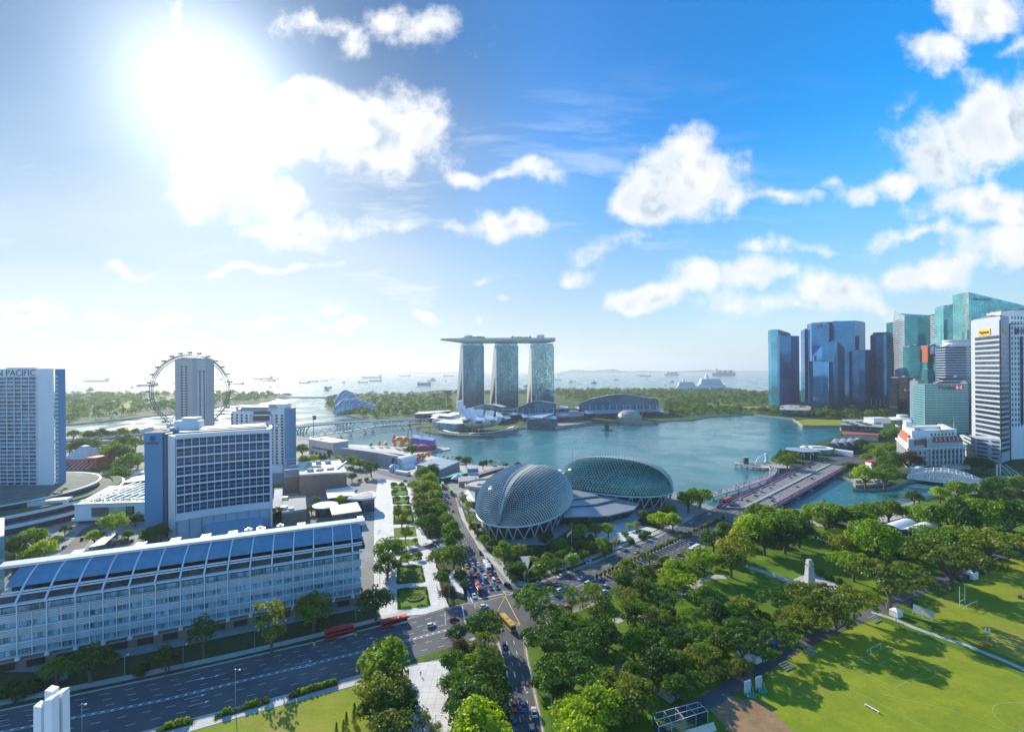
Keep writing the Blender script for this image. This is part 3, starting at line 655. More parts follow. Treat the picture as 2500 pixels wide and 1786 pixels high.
def curved_hotel():
 L=up('S',488,270,310);R=up('S',1722,195,338);zt=68.6;zb=17.6
 r=thing('hotel_slab','wide blue hotel with white grid facade of thirteen bays, shade-toned end slab and round emblem','hotel',(L.x,L.y,0))
 P,a,o,w=frame2(L,R);N=13
 arc=lambda s:-2.6*(1-(2*s/w-1)**2)
 Q=lambda s,d,z:P+a*s+o*(d+arc(s))+Vector((0,0,z))
 S_=[i*w/26 for i in range(27)]
 wins=[]
 for k in range(7,-1,-1):
  for i in range(N):
   g=MB();s0=i*w/N+.1;s1=(i+1)*w/N-.1;z0=zb+k*(zt-zb)/8+.2;z1=zb+(k+1)*(zt-zb)/8-.2
   g.face(Q(s0,0,z0),Q(s1,0,z0),Q(s1,0,z1),Q(s0,0,z1));wins.append(g)
 each('window',wins,glass('hotel_glass',(.018,.075,.16),.1,.25,(4.3,4.3,3.2),.5),r,104)
 far=(P+a*w)*1.05;body=[Q(s,-.1,0)for s in S_]+[far,P-o*18]
 mb=MB();mb.prism([(p.x,p.y)for p in body],0,zb-2);mb.build('base_wall',mat('hotel_base',(.46,.52,.56),.7,var=.08),r)
 mb=MB();mb.prism([(p.x,p.y)for p in[Q(s,-.6,0)for s in S_]+[far,P-o*18]],zb-2,zt+1.2);mb.build('body',WHITE,r)
 mf=MB();mi=MB();rows=8
 def band(m,s0,s1,d,z0,z1):
  ss=[s0+(s1-s0)*i/26 for i in range(27)]
  m.grid([[tuple(Q(s,.02,z0))for s in ss],[tuple(Q(s,d,z0))for s in ss],[tuple(Q(s,d,z1))for s in ss],[tuple(Q(s,.02,z1))for s in ss]])
 for k in range(rows+1):
  z=zb+k*(zt-zb)/rows;band(mf,-.2,w+.2,1.15,z-.55,z+.45)
  if k<rows:zm=z+(zt-zb)/rows/2;band(mi,0,w,.45,zm-1.0,zm+.35)
 for i in range(N+1):
  s=i*w/N;mf.prism([Q(s-.17,.03,0),Q(s+.17,.03,0),Q(s+.17,.9,0),Q(s-.17,.9,0)],zb,zt)
 mf.build('facade_frame',WHITE,r);mi.build('spandrel',mat('blue_spandrel',(.05,.17,.30),.4,var=.1),r)
 mb=MB();band(mb,-.5,w+.5,1.3,zt+.45,zt+2.6);band(mb,-.6,w+.6,1.2,zb-4.4,zb-.6);mb.build('parapet',WHITE,r)
 e=[far+a*.1,far+a*1.6,P+a*(w+1.5)+o*1.4,P+a*w+o*1.4]
 mb=MB();mb.prism([(p.x,p.y)for p in e],0,zt+3);mb.build('end_fin',WHITE2,r)
 mb=MB()
 for i in range(9):s=i*w/8;mb.prism([Q(s-.2,.02,0),Q(s+.2,.02,0),Q(s+.2,.5,0),Q(s-.2,.5,0)],0.2,zb-4.4)
 mb.build('base_rib',mat('joint_grey',(.25,.31,.36),.7,var=.05),r)
 # end slab and recessed stair wall
 sl=[up('S',65,205,313),up('S',305,190,315)];z1=72.0
 d=V3(-.10,.995);poly=[sl[0],sl[1],sl[1]+d*46,sl[0]+d*46]
 mb=MB();mb.prism([(p.x,p.y)for p in poly],0,z1);mb.build('end_slab',SLABSHADE,r)
 mb=MB();mb.prism([(p.x,p.y)for p in(sl[1]+V3(.05,.6),sl[1]+V3(2.3,.6),sl[1]+V3(2.3,12),sl[1]+V3(.05,12))],0,z1-1);mb.build('dark_slot',mat('slot_blue',(.05,.12,.19),.3,var=.05),r)
 q0=sl[1]+V3(2.4,1.5);mb=MB();mb.prism([(q0.x,q0.y),(L.x-.6,L.y-.6),(L.x-.6,L.y+17),(q0.x,q0.y+24)],0,z1-2);mb.build('stair_wall',WHITE,r)
 mb=MB();ins=[poly[0]+V3(1,1),poly[1]+V3(-1,1),poly[2]+V3(-1,-1),poly[3]+V3(1,-1)];mb.prism([(p.x,p.y)for p in ins],z1,z1+.15);mb.build('slab_roof',mat('red_roof_deck',(.36,.22,.17),.9,var=.25),r)
 mb=MB()
 for i in range(9):mb.box((poly[0].x+5+(i%3)*2.6,poly[0].y+12+i*3,z1+.15),(1.6,2.2,1.0+(i*7%5)*.35))
 mb.tube([(poly[0].x+6,poly[0].y+30,z1),(poly[0].x+6,poly[0].y+30,z1+6)],.25,5);mb.build('roof_plant',WHITE2,r)
 c=up('S',175,270,312.8);tm=mat('emblem_dark',(.03,.07,.11),.5,var=0)
 mb=MB();mb.tube([(c.x+1.7*cos(t*pi/8),c.y,c.z+1.6*sin(t*pi/8))for t in range(16)],.22,4,closed=True)
 for dx in(-.55,.55):mb.tube([(c.x+dx+.4*cos(t*pi/4),c.y,c.z+.95*sin(t*pi/4))for t in range(8)],.16,4,closed=True)
 mb.build('emblem',tm,r)
 text('MERITUS',2.3,(c.x,c.y-.1,c.z-3.3),(0,-1,0),tm,r)
 # roof house and canopy
 pb=at('S',620,130,73);mb=MB();mb.box((pb.x,pb.y+3,69),(17,7,9),.1);mb.box((pb.x,pb.y+6,69),(10,8,11),.1)
 for k in range(9):mb.tube([(pb.x-8+k*2,pb.y,78),(pb.x-8+k*2,pb.y,80.5)],.07,4)
 mb.build('roof_house',WHITE,r)
 cv=[Q(w*.22,-7,0),Q(w*.96,-7,0),Q(w*.96,-15,0),Q(w*.22,-15,0)];mb=MB();mb.prism([(p.x,p.y)for p in cv],72.2,[72.8,72.8,74,74]);mb.build('roof_canopy',ROOFW,r)
 cv=[Q(w*.02,-4,0),Q(w*.97,-4,0),Q(w*.97,-14,0),Q(w*.02,-14,0)];mb=MB();mb.prism([(p.x,p.y)for p in cv],zt+1.2,72.1);mb.build('plant_wall',mat('plant_grey',(.10,.13,.17),.6,var=.1),r)
 mb=MB()
 for k in range(5):c=Q(w*(.6+.03*k),-2.4,zt+1.2);mb.box(c,(1,1,1.6))
 mb.build('roof_vent',WHITE2,r)
 aw=thing('arrival_hall','low blue glass hall with sloping roof at the foot of the wide blue hotel','building',at('S',1200,1380,0))
 rf=[at('S',x,y,8)for x,y in((885,1420),(940,1292),(1400,1240),(1640,1215),(1640,1318))]
 mb=MB();mb.prism([(p.x,p.y)for p in rf],0,[6.4,8,8,8,6.8],top=False);mb.build('hall_walls',mat('blue_render',(.22,.42,.55),.5,var=.06),aw)
 mb=MB();mb.prism([(p.x,p.y)for p in inset(rf,-.4)],[6.4,8,8,8,6.8],[6.8,8.4,8.4,8.4,7.2]);mb.build('hall_roof',mat('blue_roof',(.18,.42,.58),.45,var=.06),aw)
curved_hotel()
def oval_tower():
 Y=640;A_=lambda x,y=300:up('A',x,y,Y)
 l=A_(1552);m=A_(1708);zt=A_(1600,205).z
 r=thing('office_tower','grey tower with two columns of oval windows standing before the big wheel','tower',(l.x,Y,0))
 k=22;p3=V3(m.x+21,Y+20);p2=up('A',1745,300,Y+8)
 poly=[l,m,p2,V3(up('A',1822,300,Y+22).x,Y+22),V3(up('A',1822,300,Y+22).x-2,Y+45),V3(l.x,Y+45)]
 mb=MB();mb.prism([(p.x,p.y)for p in poly],0,zt);mb.build('body',mat('grey_cladding',(.40,.41,.42),.6,var=.05,scale=.03),r)
 dk=mat('oval_glass',(.03,.05,.07),.1,.2,var=0)
 for row in range(21):
  z=A_(1600,273+row*23.9).z
  for xc in(1613,1653):
   x=A_(xc).x;mo=MB();mo.face(*[(x+1.45*cos(t*pi/6),Y-.06,z+1.0*sin(t*pi/6))for t in range(12)])
   mo.tube([(x+1.5*cos(t*pi/6),Y-.1,z+1.05*sin(t*pi/6))for t in range(12)],.16,4,closed=True);mo.build('oval_window',dk,r)
 q,a,o,w=frame2(p2,poly[3])
 mb=MB();f=lambda s,d,z:q+a*s+o*d+V3(0,0,z)
 for s0,s1,mm in((.30,.42,0),(.78,.90,0)):mb.prism([f(s0*w,.05,0),f(s1*w,.05,0),f(s1*w,.3,0),f(s0*w,.3,0)],4,zt-16)
 mb.build('dark_strip',mat('strip_glass',(.16,.19,.23),.2,.3,var=.1),r)
 mb=MB()
 for row in range(40):
  z=4+row*(zt-22)/40
  for s0,s1 in((.02,.26),(.46,.74),(.92,1.0)):mb.prism([f(s0*w,.05,0),f(s1*w,.05,0),f(s1*w,.7,0),f(s0*w,.7,0)],z,z+1.3)
 mb.build('balcony',WHITE,r)
 mb=MB()
 for i in range(7):mb.prism([f(-.3,.05,0),f(w+.3,.05,0),f(w+.3,.5,0),f(-.3,.5,0)],zt-15+i*2.1,zt-14+i*2.1)
 mb.build('top_louvre',WHITE2,r)
 mb=MB();mb.prism([(p.x,p.y)for p in inset(poly,3)],zt,zt+1.4);mb.tube([(l.x+4,Y+8,zt),(l.x+4,Y+8,zt+4)],.5,5);mb.tube([(m.x+10,Y+20,zt),(m.x+10,Y+20,zt+5)],.3,5);mb.build('roof_plant',CONC,r)
oval_tower()
def fan_hotel():
 Y=522;U_=lambda x,y=700:up('O',x,y,Y);zt=U_(400,650).z
 x0=U_(35).x;x1=U_(893).x;x2=up('O',1037,700,Y+14).x
 r=thing('hotel_block','white hotel with fan emblem on its roof house near the channel','hotel',(x1,Y,0))
 mb=MB();mb.prism([(x0,Y+14),(x0+30,Y+3),(x1,Y),(x1,Y+20),(x0,Y+36)],0,zt);mb.build('body',WHITE,r)
 mb=MB();mb.prism([(x1+.3,Y-3),(x2,Y-3),(x2,Y+14),(x1+.3,Y+14)],0,U_(950,612).z);mb.build('end_slab',mat('shaded_end_slab',(.12,.29,.44),.65,var=.06),r)  # same wall as the body, its shade put into the colour
 mb=MB();mb.box(((x1+x2)/2,Y+5,U_(950,612).z),(9,9,.6))
 for k in range(8):mb.tube([(x1+4+k*1.6,Y,U_(950,612).z),(x1+4+k*1.6,Y,U_(950,612).z+2+(k%3)*2)],.12,4)
 mb.build('slab_roof',mat('ochre_deck',(.45,.36,.22),.8,var=.1),r)
 wg=mat('small_window',(.07,.10,.13),.15,.3,var=.3,scale=.2);wins=[]
 for xc in(60,145,233,320,405,700,765,845):
  for row in range(17):
   z=zt-4.6-row*3.35
   if xc==700 and row<4:continue
   x=U_(xc).x;f=max(0,min(1,(x-x0)/30));y=(Y+14-11*f)if f<1 else Y+3-3*(x-x0-30)/(x1-x0-30)
   g=MB();g.box((x,y-.05,z-1.1),(2.5,.5,2.0));g.m=1;g.box((x,y-.6,z-1.55),(3.1,1.2,.35));g.box((x-1.5,y-.5,z-1.2),(.3,1.0,2.3));wins.append(g)
 each('window',wins,[wg,WHITE],r,140)
 mb=MB();xc=U_(560).x;mb.box((xc,Y+.6,U_(560,775).z),(19,.6,10.5));mb.build('large_window',mat('brown_glass',(.10,.08,.08),.2,.2,var=.1),r)
 mb=MB();z0=U_(560,790).z;z1=U_(560,705).z
 for xx in(xc-10.6,xc+10.6):mb.box((xx,Y-.2,z0),(1.4,2,z1-z0+1))
 mb.box((xc,Y-.2,z1),(22.6,2,1.4));mb.box((xc,Y-.2,z0-1.4),(22.6,2,1.4))
 for k in range(6):mb.box((xc-18+k*7,Y-.6,z0-5-(k%2)),(4.4,2,3.2))
 mb.build('bay_frame',WHITE,r)
 mb=MB();mb.prism([(x0+3,Y+18),(x0+32,Y+8),(U_(620).x,Y+6),(U_(620).x,Y+18),(x0+3,Y+34)],zt,U_(300,595).z);mb.build('roof_screen',mat('screen_grey',(.36,.37,.38),.6,var=.08),r)
 ph0=U_(628).x;ph1=U_(885).x;zz=U_(700,545).z
 mb=MB();mb.prism([(ph0,Y+4),(ph1,Y+4),(ph1,Y+14),(ph0,Y+14)],zt,zz);mb.build('roof_house',WHITE,r)
 c=U_(697,600);mb=MB()
 for k in range(9):
  t=radians(30+k*15);d=V3(cos(t),0,sin(t));n=V3(-sin(t),0,cos(t));b=V3(c.x,Y+3.9,c.z-2.6)
  mb.face(b+d*.8,b+d*5.6+n*-.6,b+d*6.3,b+d*5.6+n*.6)
 mb.build('fan_emblem',mat('emblem_grey',(.30,.35,.40),.5,var=0),r)
 mb=MB();mb.box((U_(840).x,Y+3,zt),(8,4,2.6));mb.box((U_(200).x,Y+8,zt),(3,3,3));mb.build('roof_plant',ALU,r)
 mb=MB();mb.prism([(x1-42,Y-8),(x1,Y-8),(x1,Y-.2),(x1-42,Y-.2)],0,8);mb.build('lower_wing',WHITE,r)
fan_hotel()
# ---------------------------------------------------------------- simple blocks described by their roof outline
def block(name,label,cat,k,roof,z,wall,roofm,z0=0.0,over=0.0,windows=None,group=None,rails=False):
 P=[at(k,*p,z)for p in roof];c=sum(P,Vector())/len(P)
 r=thing(name,label,cat,(c.x,c.y,z0),group)
 mb=MB();mb.prism([(p.x,p.y)for p in P],z0,z-.01);mb.build('walls',wall,r)
 mb=MB();mb.prism([(p.x,p.y)for p in inset(P,-over)],z,z+.5)
 if rails:
  for a,b in zip(P,P[1:]+P[:1]):mb.bar(V3(a.x,a.y,z+1.0),V3(b.x,b.y,z+1.0),.2,1.1)
 mb.build('roof',roofm,r)
 if windows:
  rows,h,gm=windows;mb=MB();n=len(P)
  ar=sum(P[i].x*P[(i+1)%n].y-P[(i+1)%n].x*P[i].y for i in range(n))
  for i in range(n):
   a,b=P[i],P[(i+1)%n]
   if ar<0:a,b=b,a
   d=(b-a);L=d.length;d.normalize();o=V3(d.y,-d.x,0)
   for q in range(rows):
    zz=z0+(q+.35)*(z-z0)/rows
    mb.prism([a+d*.8,b-d*.8,b-d*.8+o*.12,a+d*.8+o*.12],zz,zz+h)
  mb.build('window_band',gm,r)
 return r,P
def units(parent,name,m,L,z):
 mb=MB()
 for(k,x,y,sx,sy,h)in L:p=at(k,x,y,z);mb.box(p,(sx,sy,h),.1)
 return mb.build(name,m,parent)
WB=glass('strip_window',(.06,.10,.13),.1,.3)
r,P=block('shopping_block','brown panelled block with white plant deck and skylight tubs on its roof','building','D',[(532,1060),(1000,1032),(930,905),(530,940)],19,BROWNWALL,ROOFW,rails=True)
units(r,'roof_plant',CONC,[('D',630,960,4,5,3),('D',720,940,4,5,3),('D',815,935,4,6,3),('D',640,1015,5,4,2.5),('D',735,1005,5,7,1.6),('D',838,995,5,7,1.6),('D',700,975,9,2,1.5),('D',600,985,3,3,2)],19.5)
units(r,'roof_truss',STEEL,[('D',955,960,1.2,34,1.5),('D',900,1040,30,1,1.5)],19.5)
r,P=block('plant_annex','dark annex with open steel frames beside the brown panelled block','building','D',[(388,1078),(528,1062),(527,945),(400,965)],15,BROWNWALL,ROOFG)
mb=MB()
for i in range(4):
 a=lerp(P[0],P[3],i/3);b=lerp(P[1],P[2],i/3)
 for q in(a,b):mb.bar(q+V3(0,0,.5),q+V3(0,0,7),.4)
 mb.bar(a+V3(0,0,7),b+V3(0,0,7),.4)
mb.build('open_frame',STEEL,r)
block('terrace_roof','pale flat terrace roof stepping down in front of the brown panelled block','building','D',[(800,1205),(820,1285),(1085,1252),(1040,1172)],8,DGLASS,ROOFW,over=1)
block('white_hall','white flat roofed hall right behind the long office roof beside the round canopy','building','D',[(835,1368),(1100,1325),(1142,1410),(862,1450)],9,DGLASS,ROOFW,over=.8)
r,P=block('grey_roof_hall','low hall with grey asphalt roof and two plant tubs between hotel and garden','building','D',[(362,1290),(590,1272),(602,1405),(358,1440)],8,BROWNWALL,ROOFG,rails=True)
units(r,'roof_plant',WHITE2,[('D',390,1290,4,3,2),('D',450,1390,3,3,1.4),('D',378,1385,4,5,2)],8.5)
r,P=block('slatted_walkway','white slatted covered walkway beside the wide blue hotel','walkway','D',[(285,1197),(365,1192),(358,1400),(268,1440)],6,DGLASS,STEEL)
mb=MB()
for i in range(26):mb.bar(lerp(P[0],P[3],i/25)+V3(0,0,.8),lerp(P[1],P[2],i/25)+V3(0,0,.8),.5,.4)
mb.build('slats',WHITE,r)
def drop_roof():
 P=[at('D',*p,11)for p in((1005,1285),(1080,1255),(1170,1228),(1240,1216),(1280,1228),(1292,1250),(1282,1275),(1150,1292))]
 r=thing('drop_shaped_hall','dark drop shaped hall with thick white roof rim beside the garden plots','building',P[0])
 mb=MB();mb.prism([(p.x,p.y)for p in inset(P,1)],0,9.8);mb.build('walls',DGLASS,r)
 mb=MB();mb.prism([(p.x,p.y)for p in P],10,11.6);mb.build('roof_rim',WHITE,r)
 mb=MB();mb.prism([(p.x,p.y)for p in inset(P,2.4)],11.6,11.9);mb.build('roof_slats',stripes('dark_slats',(.10,.10,.11),(.24,.24,.25),1.0,.5,1),r)
drop_roof()
def round_canopy():
 c=at('D',790,1345,8);r=thing('round_canopy','round white glazed canopy between white hall and terrace roof','canopy',(c.x,c.y,0))
 mb=MB();mb.lathe((c.x,c.y,0),[(9,7),(9.6,7.4),(9.4,8),(3,8.8),(.2,9)],28);mb.build('roof',WHITE2,r)
 mb=MB();mb.lathe((c.x,c.y,0),[(7.4,0),(7.5,6.9)],28);mb.build('drum',DGLASS,r)
round_canopy()
def mall():
 P,a,o,w=frame2(at('B',505,190,3.5),at('B',985,172,3.5))
 r=thing('shopping_mall','white shopping mall wing with sign, advertising screens and glazed roof between the hotels','mall',P)
 q=lambda s,d,z=0:P+a*s-o*d+V3(0,0,z)
 mb=MB();mb.prism([q(0,0),q(w,0),q(w,60),q(-18,60)],3.5,14.5);mb.build('walls',WHITE,r)
 mb=MB();mb.prism([q(0,4),q(w,4),q(w,50),q(0,50)],0,3.4);mb.build('undercroft',DARK,r)
 mb=MB();mb.prism([q(-1,-1.5),q(w,-1.5),q(w,-.05),q(-1,-.05)],3.0,5.0);mb.prism([q(-.5,-1),q(w,-1),q(w,0),q(-.5,0)],14.5,15.6);mb.build('ledge',WHITE2,r)
 text('MARINA SQUARE',3.5,q(w*.53,-1.2,17.4),o,mat('navy_sign',(.02,.06,.22),.4,var=0),r)
 for s0,s1,c in((.24,.48,(.13,.10,.09)),(.485,.72,None),(.725,.84,(.01,.03,.03))):
  mb=MB();mb.prism([q(w*s0,-.35),q(w*s1,-.35),q(w*s1,-.06),q(w*s0,-.06)],5.4,12.2)
  if c:mb.build('advert_screen',mat('screen_%d'%int(c[0]*100),c,.25,var=.3,scale=.2),r)
  else:
   m=bpy.data.materials.new('advert_picture');m.use_nodes=True;t=NT(m.node_tree);b=m.node_tree.nodes['Principled BSDF']
   n=t.noise(t.n('ShaderNodeTexCoord').outputs['Object'],.22,2.0,.5,out=1);t.put(b.inputs['Base Color'],t.mix(.55,n,(.45,.40,.10)));mb.build('advert_screen',m,r)
 text('JUST\nGO',2.0,q(w*.782,-.5,9.6),o,mat('green_sign',(.25,.55,.15),.4,var=0),r,depth=.05)
 mb=MB();mb.prism([q(w*.15,14),q(w*.98,8),q(w*.98,48),q(w*.3,54)],14.6,[15,15,17,17]);mb.build('glass_roof',glass('green_roof_glass',(.10,.33,.34),.1,.3,(5,5,5)),r)
 mb=MB()
 for i in range(9):s=.05+i*.115;mb.bar(q(w*s,4,16.4),q(w*(s*.9+.06),56,17.6),1.0,.8)
 for d in(6,20,36,52):mb.bar(q(0,d,16.2),q(w,d,16.2),1.4,.8)
 mb.build('roof_beam',WHITE,r)
mall()
def pyramid_museum():
 c=at('A',715,1180,0);r=thing('pyramid_pavilion','red framed pavilion with a silver pyramid roof near the car park','building',c)
 mb=MB();mb.box((c.x,c.y+10,0),(44,24,12));mb.build('red_walls',mat('red_render',(.42,.10,.06),.7,var=.12),r)
 mb=MB();mb.prism([(c.x-22,c.y-3),(c.x+10,c.y-3),(c.x+10,c.y+20),(c.x-22,c.y+20)],12,12.4)
 b=[V3(c.x-20,c.y,12.4),V3(c.x+9,c.y,12.4),V3(c.x+9,c.y+20,12.4),V3(c.x-20,c.y+20,12.4)];t=[V3(c.x-6,c.y+7,26),V3(c.x,c.y+7,26),V3(c.x,c.y+12,26),V3(c.x-6,c.y+12,26)]
 for i in range(4):mb.face(b[i],b[(i+1)%4],t[(i+1)%4],t[i])
 mb.face(*t);mb.build('pyramid_roof',mat('silver_roof',(.50,.52,.54),.4,.5,var=.2,scale=.3),r)
 mb=MB()
 for x in(14,24):
  for y in(-6,8):m2=MB();m2.box((c.x+x,c.y+y,0),(1.6,1.6,13));m2.build('red_post',MATS['red_render'],r)
 mb.box((c.x+19,c.y+1,13),(13,17,1.6));mb.build('red_frame',MATS['red_render'],r)
 mb=MB()
 for i in range(8):mb.bar((c.x-18+i*5,c.y-12,2),(c.x-14+i*5,c.y-3,10),1.2,.3)
 mb.build('steel_canopy',ALU,r)
pyramid_museum()
block('white_roof_station','long white roofed low building beyond the mall beside trees','building','A',[(622,1372),(870,1252),(985,1262),(975,1300),(770,1395)],8,DGLASS,ROOFW,over=.5)
block('pit_building','low building with a sloping grey roof at the edge of the sunlit channel','building','A',[(800,850),(1010,818),(1185,783),(1222,800),(1205,828),(1000,862)],9,WHITE2,mat('slope_roof',(.22,.24,.27),.5,.2,var=.1),z0=0,over=1)
block('pit_building','smaller low building with grey roof right of the larger one by the channel','building','A',[(1232,806),(1355,772),(1368,786),(1360,806),(1245,832)],8,WHITE2,MATS['slope_roof'],over=1)
block('car_deck','open white parking deck seen left of the dark hotel slab','car park','A',[(1090,1305),(1130,1262),(1400,1215),(1400,1270)],9,DGLASS,ROOFW,windows=(2,1.6,DARK),over=.8)
# viaducts
def viaduct(name,label,k,path,w,z,pier=30,col=None):
 P=[at(k,*a,z)for a in path];r=thing(name,label,'viaduct',(P[0].x,P[0].y,0));L=[];R=[]
 for i,p in enumerate(P):
  d=(P[min(i+1,len(P)-1)]-P[max(i-1,0)]).normalized();n=V3(-d.y,d.x)*w/2;L.append(p+n);R.append(p-n)
 dn=V3(0,0,1.8);m=MB();m.grid([[tuple(q)for q in R],[tuple(q)for q in L]]);m.build('deck',ASPH,r)
 m=MB();m.grid([[tuple(q+V3(0,0,1))for q in S_]for S_ in(R,[q-dn for q in R])]);m.grid([[tuple(q-dn)for q in R],[tuple(q-dn)for q in L]]);m.grid([[tuple(q+V3(0,0,1))for q in L],[tuple(q-dn)for q in L]])
 m.build('girder',col or CONC,r);m=MB();T=length(P);s=pier/2
 while s<T:q,d=along(P,s);m.box((q.x,q.y,-1),(2.2,1.6,z-.8),atan2(d.y,d.x));m.build('pier',CONC,r);m=MB();s+=pier
 return r,P
viaduct('highway_viaduct','long grey elevated highway crossing behind the trees left of the wheel','A',[(200,960),(585,925),(930,900),(1280,868),(1500,850)],17,11)
viaduct('access_viaduct','lower elevated access road behind the dark trees near the pyramid pavilion','A',[(500,985),(700,968),(900,950),(1150,935)],9,7)
viaduct('curved_ramp','short curved ramp beside the silver pyramid','A',[(560,1090),(700,1065),(800,1040),(920,1012)],8,7)
# ---------------------------------------------------------------- waterfront grandstand and festival site
def grandstand():
 a0=at('D',872,895);a1=at('D',1310,955);a2=at('D',1432,985)
 b0=at('D',885,760);b1=at('D',1350,845);b2=at('D',1640,880)
 r=thing('grandstand','long grey waterfront grandstand facing the floating platform','grandstand',a0)
 mb=MB();P=[a0,a1,a2,at('D',1610,910),b1,b0]
 mb.prism([(p.x,p.y)for p in P],0,[16,15,15,4,4,4]);mb.build('seating_body',mat('stand_grey',(.34,.36,.38),.8,var=.12,scale=.1),r)
 q,d,o,w=frame2(a0,a1);mb=MB()
 mb.prism([q+o*.05,q+d*w+o*.05,q+d*w+o*.3,q+o*.3],3,14);mb.build('rear_screen',stripes('screen_panels',(.26,.29,.33),(.20,.23,.27),1.1,.5,2),r)
 q,d,o,w=frame2(a2,at('D',1600,925));mb=MB()
 for i in range(4):s=w*(.1+.22*i);mb.prism([q+d*s+o*.05,q+d*(s+w*.12)+o*.05,q+d*(s+w*.12)+o*.3,q+d*s+o*.3],2,11-2*i)
 mb.build('end_window',DARK,r)
 c0=at('D',625,845);c1=at('D',868,893);r2=thing('media_building','grey box building with window strip at the end of the grandstand','building',c0)
 q,d,o,w=frame2(c0,c1);f=lambda s,e:q+d*s-o*e
 mb=MB();mb.prism([f(0,0),f(w,0),f(w,22),f(0,22)],0,20);mb.build('walls',mat('stand_pale',(.42,.44,.46),.8,var=.1,scale=.1),r2)
 mb=MB();mb.prism([f(-.8,-.8),f(w+.8,-.8),f(w+.8,23),f(-.8,23)],20,21.2);mb.build('roof',ROOFW,r2)
 mb=MB()
 for i in range(6):s=w*(.16+.115*i);mb.prism([f(s,-.15),f(s+w*.09,-.15),f(s+w*.09,-.02),f(s,-.02)],9,11.5)
 for i in range(5):s=w*(.1+.17*i);mb.prism([f(s,-.15),f(s+w*.1,-.15),f(s+w*.1,-.02),f(s,-.02)],1,5)
 mb.build('window',DARK,r2)
grandstand()
def barrel(name,label,k,p0,p1,w,h,m,z0=0,n=8):
 a=at(k,*p0,z0);b=at(k,*p1,z0);d=(b-a).normalized();nn=V3(-d.y,d.x);r=thing(name,label,'tent',a)
 mb=MB();rows=[]
 for e in(a,b):rows.append([tuple(e+nn*(w/2*cos(pi*i/n))+V3(0,0,h*.45+h*.55*sin(pi*i/n)))for i in range(n+1)])
 mb.grid(rows);mb.face(*rows[0]);mb.face(*rows[1][::-1]);mb.build('roof',m,r,False)
 mb=MB();mb.prism([a+nn*(w/2-.3),b+nn*(w/2-.3),b-nn*(w/2-.3),a-nn*(w/2-.3)],z0,z0+h*.45);mb.build('walls',WHITE2,r);return r
TENT=mat('tent_fabric',(.74,.74,.73),.7,var=.06)
barrel('barrel_tent','large arched white tent behind the blue striped round tent','D',(1500,965),(1640,925),17,10,TENT)
barrel('barrel_tent','low white arched tent along the gallery road kerb','D',(1495,1035),(1615,1055),6,4,TENT)
barrel('barrel_tent','white ridge tent between the striped tent and the grey hall','D',(1560,1000),(1655,975),9,5,TENT,n=2)
def striped_tent():
 c=at('D',1470,1010);r=thing('round_tent','round blue and white striped tent by the gallery road','tent',c);bl=mat('tent_blue',(.05,.25,.55),.7,var=.05);mb=MB();n=24;Rr=5.6
 for i in range(n):
  mb.m=i%2;t0=2*pi*i/n;t1=2*pi*(i+1)/n;p=[V3(c.x+Rr*cos(t),c.y+Rr*sin(t))for t in(t0,t1)]
  mb.face(p[0],p[1],p[1]+V3(0,0,5),p[0]+V3(0,0,5));mb.face(p[0]+V3(0,0,5),p[1]+V3(0,0,5),V3(c.x,c.y,8.6))
 mb.build('canvas',[bl,TENT],r);mb=MB();mb.tube([(c.x,c.y,8.5),(c.x,c.y,10.5)],.12,5);mb.build('pole',STEEL,r)
striped_tent()
r,P=block('grey_hall','grey glass roofed hall with brick base by the bay before the palms','building','E',[(885,138),(1095,78),(1308,108),(1112,190)],10,stripes('hall_cladding',(.20,.23,.25),(.15,.17,.19),1.2,.6,0),mat('hall_roof',(.36,.42,.46),.3,.3,var=.2,scale=.3),over=.3)
mb=MB();mb.prism([(p.x,p.y)for p in inset(P,-.3)],0,3.4);mb.build('brick_base',BRICK,r)
block('food_stalls','row of stalls under a long green awning beside the grey hall','stalls','E',[(1100,262),(1130,278),(1390,222),(1370,206)],4,DARK,mat('green_awning',(.04,.42,.28),.6,var=.1),over=.4)
block('market_kiosk','low brown kiosk with dark roof beside the green awning','kiosk','E',[(1290,262),(1470,250),(1460,300),(1300,310)],4.5,BRICK,ROOFG)
barrel('barrel_tent','blue arched canopy left of the silver dome terrace','E',(1385,232),(1490,226),7,6,mat('blue_canvas',(.10,.22,.32),.5,var=.1))
block('covered_walkway','long dark brown covered walkway leading to the bay behind the left dome','walkway','E',[(1492,222),(1740,150),(1752,168),(1502,242)],6,DARK,mat('walk_roof',(.20,.17,.15),.7,var=.1),z0=3)
def pointed_tent():
 c=at('E',1295,300);r=thing('pointed_tent','white pointed tent near the brown kiosk','tent',c);b=[V3(c.x-7,c.y-5,3),V3(c.x+7,c.y-5,3),V3(c.x+7,c.y+5,3),V3(c.x-7,c.y+5,3)];t=V3(c.x,c.y,7.5);mb=MB()
 for i in range(4):mb.face(b[i],b[(i+1)%4],t)
 mb.build('canvas',TENT,r);mb=MB()
 for q in b:mb.bar(V3(q.x,q.y,0),q,.2)
 mb.build('poles',STEEL,r)
pointed_tent()
